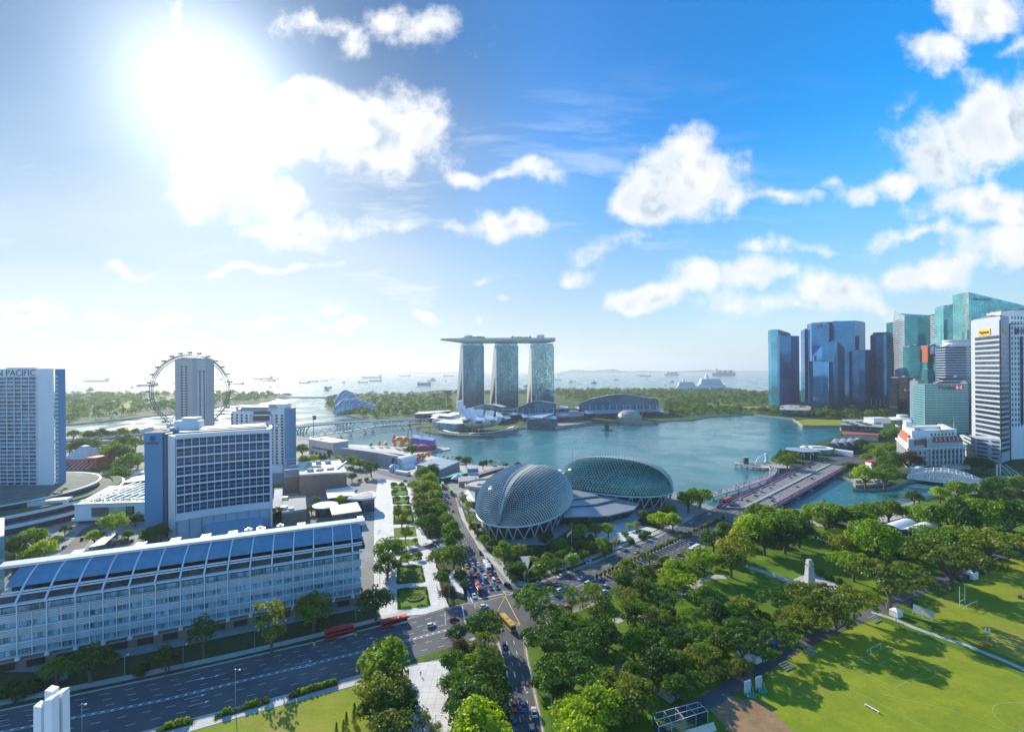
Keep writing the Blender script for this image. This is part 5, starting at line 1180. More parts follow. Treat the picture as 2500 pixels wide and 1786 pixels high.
def bay_extras():
 r,P=block('glass_theatre','round glass theatre under layered white canopies left of the lotus museum','theatre','Q',[(880,835),(960,862),(1200,880),(1360,870),(1330,800),(950,790)],13,glass('theatre_glass',(.20,.42,.45),.1,.3,(4,4,4)),WHITE2)
 for i,q in enumerate(([(855,752),(1120,775),(1230,755),(960,735)],[(850,798),(930,800),(980,768),(900,768)],[(1095,735),(1240,748),(1300,735),(1180,722)])):
  m=MB();PP=[at('Q',*p,19)for p in q];m.prism([(p.x,p.y)for p in PP],18.4,[19,19,20.5,20.5]);m.build('canopy_leaf',WHITE,r)
 block('link_building','dark glass link building with flat pale roof at the end of the bridges','building','Q',[(640,740),(830,735),(1130,700),(1120,690),(700,712)],17,DGLASS,ROOFW,over=1)
 for x in(1052,1078):p=at('Q',x,740,12);t=thing('white_mast','slim white mast beside the glass theatre, '+('shorter left one' if x<1060 else 'taller right one'),'mast',(p.x,p.y,0));m=MB();h=26 if x<1060 else 42;m.tube([(p.x,p.y,0),(p.x,p.y,h)],[.9,.3],6);m.build('pole',WHITE,t);m=MB();m.lathe((p.x,p.y,0),[(1.6,0),(1.6,1)],8);m.build('base',CONC,t)
 # crystal pavilion
 P=[at('T',*p,-1)for p in((1690,1110),(1985,1095),(2010,1075),(1700,1060))];r=thing('crystal_pavilion','angular dark glass pavilion standing in the bay before the canopies','pavilion',P[0]);c=sum(P,Vector())/4
 Q=[V3(c.x-30,c.y-9),V3(c.x-2,c.y-15),V3(c.x+30,c.y-6),V3(c.x+26,c.y+16),V3(c.x-26,c.y+16)];m=MB();m.prism([(p.x,p.y)for p in Q],-2.5,[15,19,15,20,19]);m.build('glass_body',glass('crystal_glass',(.05,.13,.17),.08,.4,(4,4,4),.5),r)
 m=MB();m.face((c.x-26,c.y+16,19.4),(c.x-2,c.y-15,19.4),(c.x+26,c.y+14,26));m.face((c.x-2,c.y-15,19.5),(c.x+30,c.y-6,15.4),(c.x+26,c.y+16,20.6));m.build('roof_facet',ALU,r)
 m=MB();m.bar((c.x-30,c.y-9.4,-2),(c.x-30,c.y-9.4,15),6,1);m.build('pale_edge',glass('edge_glass',(.4,.5,.55),.1,.3),r)
 block('event_steps','curved stepped event plaza before the open hall on the bay','steps','R',[(0,625),(180,610),(420,596),(430,606),(300,628),(60,652)],2.2,CONC,mat('step_stone',(.36,.31,.28),.8,var=.15),z0=-3)
 block('event_hall','dark open event hall with reddish screens beside the middle vaulted hall','hall','R',[(60,560),(260,556),(350,545),(350,505),(70,510)],13,mat('event_dark',(.10,.05,.05),.5,var=.7,scale=.05),ROOFG)
 block('white_shell_roof','small white shell roof behind the event hall canopy','roof','R',[(100,478),(195,476),(190,455),(110,452)],20,DGLASS,WHITE)
 # round pavilion under construction with cranes
 c=at('R',795,612,0);r=thing('construction_sphere','half built round pavilion wrapped in scaffolding on the bay','building site',c);m=MB();m.lathe(c,[(24,-3),(26,3),(26,12),(22,19),(14,24),(6,26)],20);m.build('scaffold_shell',stripes('scaffold',(.46,.42,.36),(.16,.15,.14),2.2,.55),r)
 m=MB();P=[at('R',*p,-1)for p in((690,612),(740,630),(900,628),(1040,615),(1000,600),(860,604))];m.prism([(p.x,p.y)for p in P],-4,.6);m.build('site_platform',mat('site_brown',(.36,.31,.26),.9,var=.3,scale=.1),r)
 YC=mat('crane_yellow',(.55,.36,.10),.5,var=.1)
 for(x0,y0,x1,y1,lab)in((690,588,780,425,'leaning yellow crane left of the scaffolded sphere'),(790,530,845,468,'short leaning crane jib behind the scaffolded sphere'),(918,590,936,420,'upright yellow crane right of the scaffolded sphere')):
  b=at('R',x0,y0,0);t=up('R',x1,y1,b.y);q=thing('crane',lab,'crane',b);m=MB()
  for dx,dz in((-.9,0),(.9,0),(0,1.5)):m.tube([b+V3(dx,0,dz),t+V3(dx*.3,0,dz*.3)],.3,4)
  n=12
  for i in range(n):s=-1 if i%2 else 1;m.tube([lerp(b,t,i/n)+V3(.9*s,0,0),lerp(b,t,(i+1)/n)+V3(-.9*s,0,0)],.18,3)
  m.build('jib',YC,q);m=MB();m.box((b.x,b.y,0),(5,6,4));m.build('cab',YC,q)
  # dark buoy tower and little boats in the bay
 p=at('F',1708,925,WATER_Z);r=thing('beacon_float','dark beacon tower on a float in the bay','buoy',p);m=MB();m.box((p.x,p.y,WATER_Z-.5),(22,5,2));m.build('float_deck',mat('buoy_dark',(.05,.07,.08),.6),r);m=MB();m.prism([(p.x-4,p.y-2),(p.x+4,p.y-2),(p.x+5,p.y+2),(p.x-3,p.y+2)],WATER_Z+1.5,14);m.build('tower',MATS['buoy_dark'],r)
bay_extras()
# ---------------------------------------------------------------- ribbed glass conservatories
def conservatory(label,K,wid,mp):
 """K: list of (x, ytop, Y) along the ridge in view O"""
 r=thing('glass_conservatory',label,'conservatory',(0,0,0));rows=[]
 for i,(x,y,Y,w)in enumerate(K):
  t=up('O',x,y,Y);h=max(2,t.z);n=14
  a=V3(.35,1).normalized()
  rows.append([tuple(V3(t.x,t.y)-a*(w*cos(pi*k/n))+V3(0,0,h*sin(pi*k/n)**.8))for k in range(n+1)])
 c=Vector(rows[0][7]);r.location=(c.x,c.y,0)
 m=MB();m.grid(rows);m.face(*rows[0]);m.face(*rows[-1][::-1]);m.build('glass_skin',mp,r,True)
 for rw in rows:
  m=MB();b0=Vector((rw[0][0],rw[0][1],0));cc=(Vector(rw[0])+Vector(rw[-1]))/2;m.tube([cc+(Vector(p)-cc)*1.015 for p in rw],1.15,5);m.build('rib',WHITE,r,True)
CG=glass('conservatory_glass',(.20,.36,.44),.1,.45,(4,4,4),.35)
conservatory('tall ribbed glass conservatory, the rear one of two shells',[(1640,560,1330,20),(1660,470,1335,30),(1690,385,1340,38),(1722,358,1345,42),(1765,378,1350,44),(1805,415,1355,44),(1850,458,1360,42),(1890,490,1365,40)],40,CG)
conservatory('long low ribbed glass conservatory, the front one of two shells',[(1650,625,1262,14),(1670,560,1266,28),(1705,500,1270,38),(1750,474,1275,44),(1810,472,1282,46),(1870,482,1290,46),(1930,500,1298,44),(1990,520,1306,40),(2050,545,1314,34),(2110,568,1322,26),(2170,592,1330,14)],40,CG)
def supertree(x,ytop,ybase,wpx,label):
 b=at('Q',x,ybase);t=up('Q',x,ytop,b.y);h=t.z;R=wpx*.176/F*b.y/2;r=thing('steel_supertree',label,'tree tower',b,'funnel shaped tree towers in the garden');m=MB()
 m.lathe(b,[(R*.34,0),(R*.25,h*.5),(R*.34,h*.75),(R*.7,h*.92),(R,h)],12);m.build('trunk',mat('supertree_purple',(.22,.15,.20),.8,var=.3,scale=.1),r)
 m=MB()
 for i in range(12):a=2*pi*i/12;m.tube([(b.x+R*.3*cos(a),b.y+R*.3*sin(a),h*.74),(b.x+R*1.08*cos(a),b.y+R*1.08*sin(a),h*1.01)],.35,4)
 m.build('branch_spokes',MATS['supertree_purple'],r)
for a in((905,455,590,110,'wide funnel shaped tree tower left of the left bay tower'),(1100,410,590,140,'tallest funnel shaped tree tower close to the left bay tower'),(310,485,550,70,'flat topped tree tower, left one of the far pair'),(378,490,550,70,'flat topped tree tower, right one of the far pair'),(436,458,535,60,'small funnel tree tower behind the far pair'),(440,560,680,100,'flat topped tree tower nearest the water'),(365,588,670,70,'small tree tower left of the one nearest the water'),(757,530,620,50,'tiny funnel tree tower left of the wide one'),(1000,510,590,60,'narrow funnel tree tower between the two widest'),(855,535,600,45,'slim funnel tree tower left of the wide one in the garden')):supertree(*a)
# ---------------------------------------------------------------- big wheel
def wheel():
 Y=955;c=up('A',1690,487,Y);R=320*.275/F*Y;yaw=radians(9);ax=V3(cos(yaw),sin(yaw));nr=V3(-sin(yaw),cos(yaw))
 r=thing('ferris_wheel','giant white observation wheel with green capsules behind the oval windowed tower','ferris wheel',(c.x,c.y,0));ST=mat('wheel_steel',(.12,.12,.13),.4,.4,var=.05)
 P=lambda t,rr,e:c+ax*(rr*cos(t))+V3(0,0,rr*sin(t))+nr*e
 m=MB();N=84
 for rr,e in((R,-3.2),(R,3.2),(R-5,0)):m.tube([P(2*pi*i/N,rr,e)for i in range(N)],.95,5,closed=True)
 for i in range(N):
  t=2*pi*i/N
  for e in(-3.2,3.2):m.tube([P(t,R,e),P(t+pi/N,R-5,0)],.22,3)
  m.tube([P(t,R,-3.2),P(t,R,3.2)],.2,3)
 m.build('rim',ST,r);m=MB()
 for i in range(56):t=2*pi*i/56;m.tube([P(t,2.5,8 if i%2 else-8),P(t,R-5,0)],.07,3)
 m.build('spokes',ST,r);m=MB();m.tube([c-nr*11,c+nr*11],2.6,10);m.build('hub',WHITE2,r)
 for s in(-1,1):
  for e in(-1,1):m=MB();m.tube([c+nr*(9*e),V3(c.x,c.y)+ax*(30*s)+nr*(26*e)],1.3,6);m.build('support_leg',WHITE2,r)
 m=MB();m.box((c.x,c.y,0),(70,40,10),yaw);m.build('terminal',WHITE2,r)
 cg=mat('capsule_green',(.05,.26,.20),.25,.2,var=.1);cw=mat('capsule_frame',(.45,.48,.47),.4,.3,var=.05)
 for i in range(28):
  q=P(2*pi*i/28+pi/2,R+4.6,0);m=MB();cap=m;m.tube([q-ax*4.0,q-ax*3.4,q+ax*3.4,q+ax*4.0],[1.2,2.0,2.0,1.2],8);o=m.build('capsule',cg,r)
  m=MB();m.tube([q-ax*1.4,q+ax*1.4],2.15,8);m.build('capsule_ring',cw,o)
wheel()
# ---------------------------------------------------------------- bridges
def bayfront_bridge():
 r,P=viaduct('road_bridge','long flat road bridge on slanting piers over the channel','D',[(420,583),(505,572),(750,545),(1000,527),(1300,510),(1570,500),(1700,492)],26,9,1e9,WHITE2)
 T=length(P)
 for s in(20,115,205,300):
  q,d=along(P,s);
  for k in range(-2,3):
   m=MB()
   for e in(-9,9):n=V3(-d.y,d.x);m.bar(q+n*e+d*(k*9)+V3(0,0,-2),q+n*e+d*(k*5)+V3(0,0,-12.5),1.8,1.4)
   m.build('slanting_pier',CONC,r)
bayfront_bridge()
def helix_bridge():
 P=[at('D',*p,7)for p in((620,690),(700,665),(800,645),(900,632),(1000,618),(1130,597),(1270,572),(1400,555),(1560,545),(1700,538),(1830,532))]
 # smooth centre line
 T=length(P);n=150;C=[along(P,T*i/n*.999)[0]for i in range(n+1)]
 for _ in range(20):C=[C[0]]+[(a+b*2+c)/4 for a,b,c in zip(C,C[1:],C[2:])]+[C[-1]]
 r=thing('helix_footbridge','white double helix footbridge curving across the water','footbridge',(C[0].x,C[0].y,0));R=5.2
 def fr(i):d=(C[min(i+1,n)]-C[max(i-1,0)]).normalized();return V3(-d.y,d.x),d
 m=MB()
 for ph in(0,pi,pi/2,3*pi/2):
  for sgn in((1,)if ph in(0,pi)else(-1,)):m.tube([C[i]+fr(i)[0]*(R*cos(sgn*i*.30+ph))+V3(0,0,4+R*sin(sgn*i*.30+ph))for i in range(n+1)],.42,4)
 m.build('helix_tubes',WHITE2,r);m=MB();m.grid([[tuple(C[i]-fr(i)[0]*3+V3(0,0,.4))for i in range(n+1)],[tuple(C[i]+fr(i)[0]*3+V3(0,0,.4))for i in range(n+1)]])
 for i in range(n):m.bar(C[i]+V3(0,0,-.4),C[i+1]+V3(0,0,-.4),5,.8)
 m.build('deck',mat('bridge_deck',(.50,.48,.45),.7,var=.1),r)
 m=MB()
 for i in range(4,n,9):a0,a1=C[i],C[min(n,i+5)];m.face(a0+fr(i)[0]*4.4+V3(0,0,7.5),a1+fr(i)[0]*4.4+V3(0,0,7.5),a1-fr(i)[0]*2+V3(0,0,9.3),a0-fr(i)[0]*2+V3(0,0,9.3))
 m.build('shade_panels',WHITE,r)
 for x,y in((1020,690),(1120,672),(1300,645),(1375,632),(1570,605),(1640,598)):
  q=at('D',x,y,WATER_Z);i=min(range(n+1),key=lambda j:(C[j]-V3(q.x,q.y,7)).length);c=C[i];d=fr(i)[1];m=MB()
  m.lathe((c.x,c.y,WATER_Z),[(4,-1),(4,1.2),(1,1.6)],10)
  for s in(-1,1):m.tube([(c.x,c.y,WATER_Z+1),c+d*(5*s)+V3(0,0,-.8)],.7,5)
  m.build('pier',CONC,r)
helix_bridge()
def city_bridge():
 A0,A1=at('P',1750,1236,1.6),at('P',1986,1127,1.6);B0,B1=at('P',1882,1243,1.6),at('P',2068,1140,1.6)
 r=thing('city_bridge','wide road bridge lined with pink flower boxes crossing the river mouth','bridge',(A0.x,A0.y,0))
 m=MB();m.prism([(p.x,p.y)for p in(A0,A1,B1,B0)],.2,1.6);m.build('deck',m_ground('bridge_asphalt',(.20,.19,.18),(.25,.24,.22),.1,1.5,None,.85),r)
 m=MB();m.prism([(p.x,p.y)for p in(lerp(A0,B0,.06),lerp(A1,B1,.06),lerp(A1,B1,.94),lerp(A0,B0,.94))],-1.6,.18);m.build('girder',CONC,r)
 for t in(.12,.29,.46,.63,.8):
  a,b=lerp(A0,A1,t),lerp(B0,B1,t);m=MB();m.bar(lerp(a,b,.02)+V3(0,0,-2.6),lerp(a,b,.98)+V3(0,0,-2.6),2.6,2.4)
  for s in(.06,.94):q=lerp(a,b,s);m.box((q.x,q.y,-5),(4.5,4.5,3.4),.8)
  m.build('pier',CONC,r)
 FL=m_ground('pink_blossom',(.42,.06,.26),(.55,.12,.36),.5,1.5,(.08,.14,.04))
 rr=random.Random(5)
 for U,V_,s in((A0,A1,.028),(B0,B1,-.028)):
  pass
 for e,(f0,f1)in enumerate((((A0,B0),(A1,B1)),((B0,A0),(B1,A1)))):
  m=MB();pl=MB();n=90;w=.022
  a0,a1=lerp(*f0,.008),lerp(*f1,.008);d=(a1-a0).normalized();m.bar(a0+V3(0,0,.4),a1+V3(0,0,.4),.9,1.0);m.build('parapet',CONC,r)
  i0,i1=lerp(*f0,.10),lerp(*f1,.10);m=MB();m.bar(i0+V3(0,0,.3),i1+V3(0,0,.3),.35,.9);m.build('footway_rail',CONC,r)
  b0,b1=lerp(*f0,.022),lerp(*f1,.022);L=(b1-b0).length
  for k in range(int(L*10)):
   q=lerp(b0,b1,rr.random())+V3(rr.gauss(0,.45),rr.gauss(0,.45),.5+abs(rr.gauss(0,.45)));u=Vector((rr.gauss(0,1),rr.gauss(0,1),rr.gauss(0,1))).normalized();v=u.cross(Vector((rr.gauss(0,1),rr.gauss(0,1),rr.gauss(0,1)))).normalized();z=.32
   pl.face(q-u*z-v*z,q+u*z-v*z,q+u*z+v*z,q-u*z+v*z)
  pl.build('flower_box',FL,r)
 c0,c1=lerp(A0,B0,.52),lerp(A1,B1,.50);m=MB();m.bar(c0+V3(0,0,.45),c1+V3(0,0,.45),2.2,.8);m.build('median',CONC,r)
 mk=MB()
 for f in(.2,.28,.36,.44,.62,.70,.78,.86):lay(mk,[lerp(A0,B0,f)+V3(0,0,.015),lerp(A1,B1,f)+V3(0,0,.015)],.16,2.2,4.2)
 mk.build('lane_marking',PAINT,r);mk=MB();lay(mk,[lerp(A0,B0,.89)+V3(0,0,.014),lerp(A1,B1,.885)+V3(0,0,.014)],.9);mk.build('bus_lane_marking',mat('orange_lane',(.45,.24,.08),.7),r)
 return A0,A1,B0,B1
CB=city_bridge()
def foot_bridge():
 P=[at('J',*p,1.6)for p in((505,795),(600,762),(700,735),(800,700),(900,668),(1000,632),(1070,590),(1095,560),(1080,528),(1060,505))]
 r=thing('curved_footbridge','curved footbridge crowded with walkers leading to the jetty','footbridge',(P[0].x,P[0].y,0));L=[];R=[]
 for i,p in enumerate(P):d=(P[min(i+1,len(P)-1)]-P[max(i-1,0)]).normalized();n=V3(-d.y,d.x)*3.2;L.append(p+n);R.append(p-n)
 m=MB();m.grid([[tuple(q)for q in R],[tuple(q)for q in L]])
 for S_ in(L,R):m.grid([[tuple(q)for q in S_],[tuple(q-V3(0,0,1.4))for q in S_]])
 m.build('deck',MATS['bridge_deck'],r);m=MB()
 for S_ in(L,R):
  for a,b in zip(S_,S_[1:]):m.bar(a+V3(0,0,1.1),b+V3(0,0,1.1),.12,.15);m.bar(a+V3(0,0,.6),b+V3(0,0,.6),.08,.1)
 m.build('railing',STEEL,r);m=MB();s=6
 while s<length(P):q,d=along(P,s);m=MB();m.tube([q+V3(0,0,-1.4),q+V3(0,0,-5)],.8,6);m.build('pier',CONC,r);s+=22
 J=[at('J',*p,1.4)for p in((730,484),(735,502),(830,515),(1000,535),(1240,535),(1240,505),(1100,500),(830,495))]
 r2=thing('viewing_jetty','flat viewing jetty full of visitors beside the bay','jetty',J[0]);m=MB();m.prism([(p.x,p.y)for p in J],.6,1.4);m.build('deck',MATS['bridge_deck'],r2)
 for x in(745,800,850,905,970,1040,1100):q=at('J',x,508+(x-745)*.07,0);m=MB();m.tube([(q.x,q.y,.6),(q.x,q.y,-5)],.6,6);m.build('pile',CONC,r2)
 p=at('J',835,500,1.4);t=thing('dark_kiosk','dark square screen tower on the viewing jetty','tower',p);m=MB();m.box((p.x,p.y,1.4),(5,4,7.5));m.build('tower',mat('kiosk_dark',(.05,.06,.07),.4),t);m=MB();m.box((p.x,p.y,8.9),(5.4,4.4,.4));m.build('cap',CONC,t)
 p=at('J',1028,478,1.2);t=thing('water_statue','white seated beast statue with fish tail spouting water into the bay','statue',p);m=MB()
 m.lathe(p,[(2.2,-4),(2.4,.5),(1.6,2),(1.4,4),(1.7,5.5),(1.5,7),(.9,8)],10);m.build('fish_body',WHITE,t,True);m=MB();m.lathe((p.x-.5,p.y,p.z+6.6),[(.5,0),(1.9,.8),(2.0,2.0),(1.3,3.0),(.3,3.4)],10);m.lathe((p.x-2.1,p.y,p.z+7.4),[(.3,0),(.8,.3),(.8,1.0),(.2,1.3)],8);m.build('head',WHITE,t,True);m=MB();m.tube([(p.x+1.2,p.y,.5),(p.x+3.2,p.y,.8),(p.x+3.6,p.y,3.2)],[1.0,.8,.2],6);m.build('tail',WHITE,t,True)
 m=MB();m.tube([(p.x-2.8,p.y,p.z+7.8),(p.x-7,p.y-1,p.z+7.2),(p.x-12,p.y-2,p.z+3.5),(p.x-15,p.y-3,WATER_Z)],[.25,.4,.6,.9],6);m.build('water_jet',mat('spray_white',(.8,.84,.86),.6,var=.1),t,True)
foot_bridge()
def truss_bridge():
 a=at('U',372,1112,1.5);b=at('U',1640,1262,1.5);n=20;d=(b-a);L=d.length;d.normalize();nn=V3(-d.y,d.x);r=thing('truss_bridge','white steel arched truss bridge over the river','bridge',a)
 m=MB();m.prism([(p.x,p.y)for p in(a,b,b+nn*24,a+nn*24)],.3,1.4);m.build('deck',CONC,r)
 for off in(0,12,24):
  m=MB();P0=[a+nn*off+d*(L*i/n)for i in range(n+1)];hp=[1.4+8.4*sin(pi*i/n)**.8 for i in range(n+1)]
  tp=[p+V3(0,0,h)for p,h in zip(P0,hp)]
  for i in range(n):
   m.bar(P0[i],P0[i+1],.7,.9);m.bar(tp[i],tp[i+1],.7,.8);m.bar(P0[i],tp[i],.35);m.bar(P0[i]if i%2 else tp[i],tp[i+1]if i%2 else P0[i+1],.35);m.bar(P0[i]if not i%2 else tp[i],tp[i+1]if not i%2 else P0[i+1],.3)
  m.build('truss_arch',WHITE,r)
 m=MB()
 for i in range(3,n-2,2):h=1.4+8.4*sin(pi*i/n)**.8;p=a+d*(L*i/n)+V3(0,0,h);m.bar(p,p+nn*24,.5);m.bar(p,p+nn*12+d*(L/n*2),.3)
 m.build('wind_bracing',WHITE,r)
 for x,y,w in((430,1085,4),(565,1080,8)):q=at('U',x,y,0);m=MB();m.box((q.x,q.y,0),(w,4,8));m.box((q.x,q.y,8),(w+1,5,1));m.lathe((q.x,q.y,9),[(w*.45,0),(w*.3,1),(.2,1.6)],8);m.build('gate_pylon',WHITE,r)
truss_bridge()
def chain_bridge():
 a=at('U',1830,1070,2);b=at('U',2330,1140,2);r=thing('suspension_bridge','small pale suspension bridge over the river at the right edge','bridge',a);d=(b-a);nn=V3(-d.y,d.x).normalized()*9;m=MB();m.prism([(p.x,p.y)for p in(a,b,b+nn,a+nn)],.6,1.6);m.build('deck',CONC,r);m=MB()
 for e in(V3(0,0),nn):
  for f in(0,.35):m.bar(a+e+d*f*.5+V3(0,0,11),a+e+d*(.4+f)+V3(0,0,.5),.35)
  m.bar(a+e,a+e+V3(0,0,11),.9)
 m.build('cables',WHITE2,r)
chain_bridge()
# ================================================================== FINANCIAL DISTRICT AND RIVER MOUTH
def tower(label,front,deep,gm,floors,band=None,bh=.5,bo=.35,mull=0,mm=None,z0=0.0,view='I',cat='skyscraper',lean=(0.25,1.0),cap=True,fl=None,group=None):
 """front: (x, y of roof edge, distance) from left to right; the body runs back `deep` metres"""
 F_=[up(view,x,y,Y)for x,y,Y in front];d=V3(*lean).normalized()*deep;zt=[p.z for p in F_]
 poly=[V3(p.x,p.y)for p in F_];back=[poly[-1]+d,poly[0]+d];zb=[zt[-1],zt[0]]
 r=thing('glass_tower',label,cat,(poly[len(poly)//2].x,poly[len(poly)//2].y,z0),group)
 P=poly+back;Z=zt+zb;m=MB();m.prism([(p.x,p.y)for p in P],z0,Z)if sum(P[i].x*P[(i+1)%len(P)].y-P[(i+1)%len(P)].x*P[i].y for i in range(len(P)))>0 else m.prism([(p.x,p.y)for p in P[::-1]],z0,Z[::-1]);m.build('glass_body',gm,r)
 ring=[poly[0]+d]+poly+[poly[-1]+d];zr=[zt[0]]+zt+[zt[-1]]
 if floors:
  m=MB();zmax=max(zt);n=floors
  for i in range(1,n):
   z=z0+(zmax-z0)*i/n
   for(a,za),(b,zb_)in zip(zip(ring,zr),zip(ring[1:],zr[1:])):
    lo=min(za,zb_)
    if z<lo-.5:m.bar(a+V3(0,0,z),b+V3(0,0,z),bo*2,bh)
  m.build('floor_bands',band or mat('band_dark',(.05,.09,.13),.3,.3,var=.1),r)
 if mull:
  m=MB()
  for(a,za),(b,zb_)in zip(zip(ring,zr),zip(ring[1:],zr[1:])):
   k=max(1,int((b-a).length/mull))
   for i in range(k+1):q=lerp(a,b,i/k);m.bar(q+V3(0,0,z0),q+V3(0,0,za+(zb_-za)*i/k),.3,.3)
  m.build('mullions',mm or mat('band_dark',(.05,.09,.13)),r)
 if cap:
  m=MB();Q=inset(P,3);zc=min(Z);m.prism([(p.x,p.y)for p in Q],zc-.2,zc+2.2);c=sum((Vector((q.x,q.y,0))for q in Q),Vector())/len(Q);m.box((c.x,c.y,zc+2.2),(9,7,3));m.build('roof_plant',mat('plant_dark',(.16,.19,.22),.6,var=.15),r)
 return r,poly,zt
B1=glass('blue_glass',(.03,.24,.52),.05,.60,(3,3,3.8),.16)
B2=glass('deep_blue_glass',(.026,.19,.46),.05,.6,(3,3,3.8),.18)
B3=glass('cyan_glass',(.05,.40,.60),.05,.6,(3,3,3.8),.16)
G1=glass('green_glass',(.06,.36,.38),.06,.55,(3,3,3.8),.16)
G2=glass('pale_green_glass',(.16,.50,.52),.06,.6,(3,3,3.8),.25)
K1=glass('black_glass',(.018,.030,.048),.06,.40,(3,3,3.8),.4)
LITFLANK=glass('sunlit_flank_glass',(.55,.62,.62),.16,.7,(3,3,3.8),.15)
CYB=mat('cyan_band',(.05,.16,.22),.3,.3,var=.1);WHB=mat('white_band',(.74,.75,.76),.5,var=.05);GRB=mat('green_band',(.13,.27,.26),.4,.2,var=.1)
tower('leftmost bay tower with cyan side and slanted top beside the sea',[(133,388,1292),(187,386,1264),(278,416,1290)],28,B3,46,CYB,.35,.2,4)
tower('dark blue stepped tower joined right of the cyan sided one',[(195,440,1252),(285,436,1256),(346,436,1276)],18,B2,44,CYB,.35,.2,4)
tower('narrow dark slab behind the red marked blue tower',[(388,392,1345),(443,386,1345)],30,B2,40,CYB)
r,P,Z=tower('tall blue tower with red mark and letters near its top',[(441,342,1312),(575,327,1296),(610,341,1318)],34,B1,48,CYB,.5,.25)
p=up('I',548,360,1296);text('DBS',11,(p.x,p.y-5,p.z),(-.1,-1,0),mat('sign_pale',(.30,.42,.50),.4,var=0),r)
p=up('I',503,361,1300);m=MB();m.prism([(p.x-4,p.y-6),(p.x+4,p.y-6),(p.x+4,p.y-5),(p.x-4,p.y-5)],p.z-4,p.z+4);m.build('sign_mark',mat('sign_red',(.55,.03,.03),.4,var=0),r)
tower('tall blue tower with folded facade and a mirrored dark patch, middle of the far cluster',[(618,322,1272),(772,322,1248),(850,335,1288)],34,B1,50,CYB,.35,.2,4)
tower('blue tower with peaked glass crown in the middle of the far cluster',[(480,585,1212),(520,512,1208),(612,470,1200),(640,478,1204),(694,530,1216)],26,B1,32,CYB,.35,.2,cap=False)
r,P,Z=tower('lower blue tower with a dark seam, front of the far cluster',[(452,628,1184),(578,634,1172),(606,640,1186)],26,B1,30,CYB,.3,.15)
m=MB();a=up('I',578,634,1171);m.bar(V3(a.x,a.y-1,0),V3(a.x,a.y-1,a.z),2.2,1);m.build('dark_seam',DARK,r)
tower('dark blue tower at the right end of the far cluster',[(752,556,1236),(800,540,1226),(850,542,1222),(895,541,1240)],30,B2,36,CYB,.35,.2,4)
block('glass_canopy_hall','low blue glass hall at the foot of the cyan sided towers','hall','I',[(200,1000),(430,1005),(440,975),(330,948),(200,970)],14,B2,ROOFG)
tower('slim brown tower between the blue cluster and the garden topped tower',[(900,620,1330),(930,620,1330)],30,mat('brown_tower',(.16,.11,.11),.6,var=.2,scale=.1),30,mat('brown_band',(.10,.08,.09),.5))
r,P,Z=tower('blue tower with roof garden and open columns at its foot',[(932,424,1246),(1058,418,1236)],30,B1,40,CYB,.5,.3,cap=False,z0=26)
for i in range(5):m=MB();q=lerp(P[0],P[1],i/4);m.bar(V3(q.x,q.y+.8,0),V3(q.x,q.y+.8,28),1.6);m.build('foot_column',WHITE2,r)
m=MB();m.prism([(P[0].x+4,P[0].y+5),(P[1].x-2,P[1].y+5),(P[1].x+3,P[1].y+26),(P[0].x+8,P[0].y+26)],0,26);m.build('lobby',K1,r)
m=MB();rr=random.Random(2)
for i in range(60):q=lerp(P[0],P[1],rr.random());m.lathe((q.x+rr.uniform(0,4),q.y+rr.uniform(2,14),Z[0]+.3),[(1.5,0),(2.2,1.5),(.6,4+rr.random()*2)],6)
m.build('roof_garden',mat('roof_green',(.04,.12,.03),.9,var=.4),r)
r,P,Z=tower('curved tower with flank toned as sunlit and sail shaped top edge',[(1062,330,1172),(1075,246,1140),(1110,264,1112),(1150,284,1092),(1345,279,1108)],34,G1,52,GRB,.4,.2,5,lean=(.3,1),cap=False)
m=MB();m.grid([[tuple(P[i]+V3(-.6,-.6,0))for i in range(4)],[tuple(P[i]+V3(-.6,-.6,Z[i]+.5))for i in range(4)]]);m.build('lit_flank',LITFLANK,r)  # paler glass carries the sun and reflection on this flank
m=MB()
for k in range(46):
 z=4+k*5.0
 for i in range(3):m.bar(P[i]+V3(-.8,-.8,z),P[i+1]+V3(-.8,-.8,z),.3,.5)
m.build('flank_bands',WHB,r)
tower('lower green glass tower in front of the curved lit flanked tower',[(1188,517,1064),(1287,515,1050),(1328,516,1068)],26,G1,36,GRB,.35,.2)
tower('green glass block left under the orange crowned tower',[(1326,690,1024),(1386,690,1018)],22,G1,24,GRB)
r,P,Z=tower('green glass tower with large orange crown and white leaf sign',[(1326,515,1022+4),(1392,515,1030),(1455,515,1036)],30,mat('orange_crown',(.42,.10,.03),.5,var=.12,scale=.05),0,z0=up('I',1390,635,1026).z,cap=True)
m=MB();q=[V3(P[0].x+1,P[0].y+2),V3(P[2].x-1,P[2].y+2),V3(P[2].x+6,P[2].y+26),V3(P[0].x+7,P[0].y+26)];m.prism([(a.x,a.y)for a in q],0,up('I',1390,635,1026).z);m.build('green_body',G1,r)
for x in(1350,1380):
 c=up('I',x,546,1024);m=MB();pp=[(c.x-3.4,c.y-3,c.z-9),(c.x+3.4,c.y-3,c.z-8),(c.x+4.2,c.y-3,c.z+8),(c.x+1,c.y-3,c.z+9.5),(c.x-3,c.y-3,c.z+5)];m.face(*pp);m.face(*[(a,b+.6,c_)for a,b,c_ in pp][::-1]);m.build('leaf_sign',WHITE,r)
tower('green block with roof planting right under the orange crown',[(1386,590,1012),(1455,565,1016)],20,G1,26,GRB)
SB=glass('striped_blue',(.03,.07,.16),.08,.4)
r,P,Z=tower('white banded blue tower with round drum on its roof',[(1462,520,930),(1620,516,924),(1668,518,944)],30,SB,30,WHB,1.1,.4)
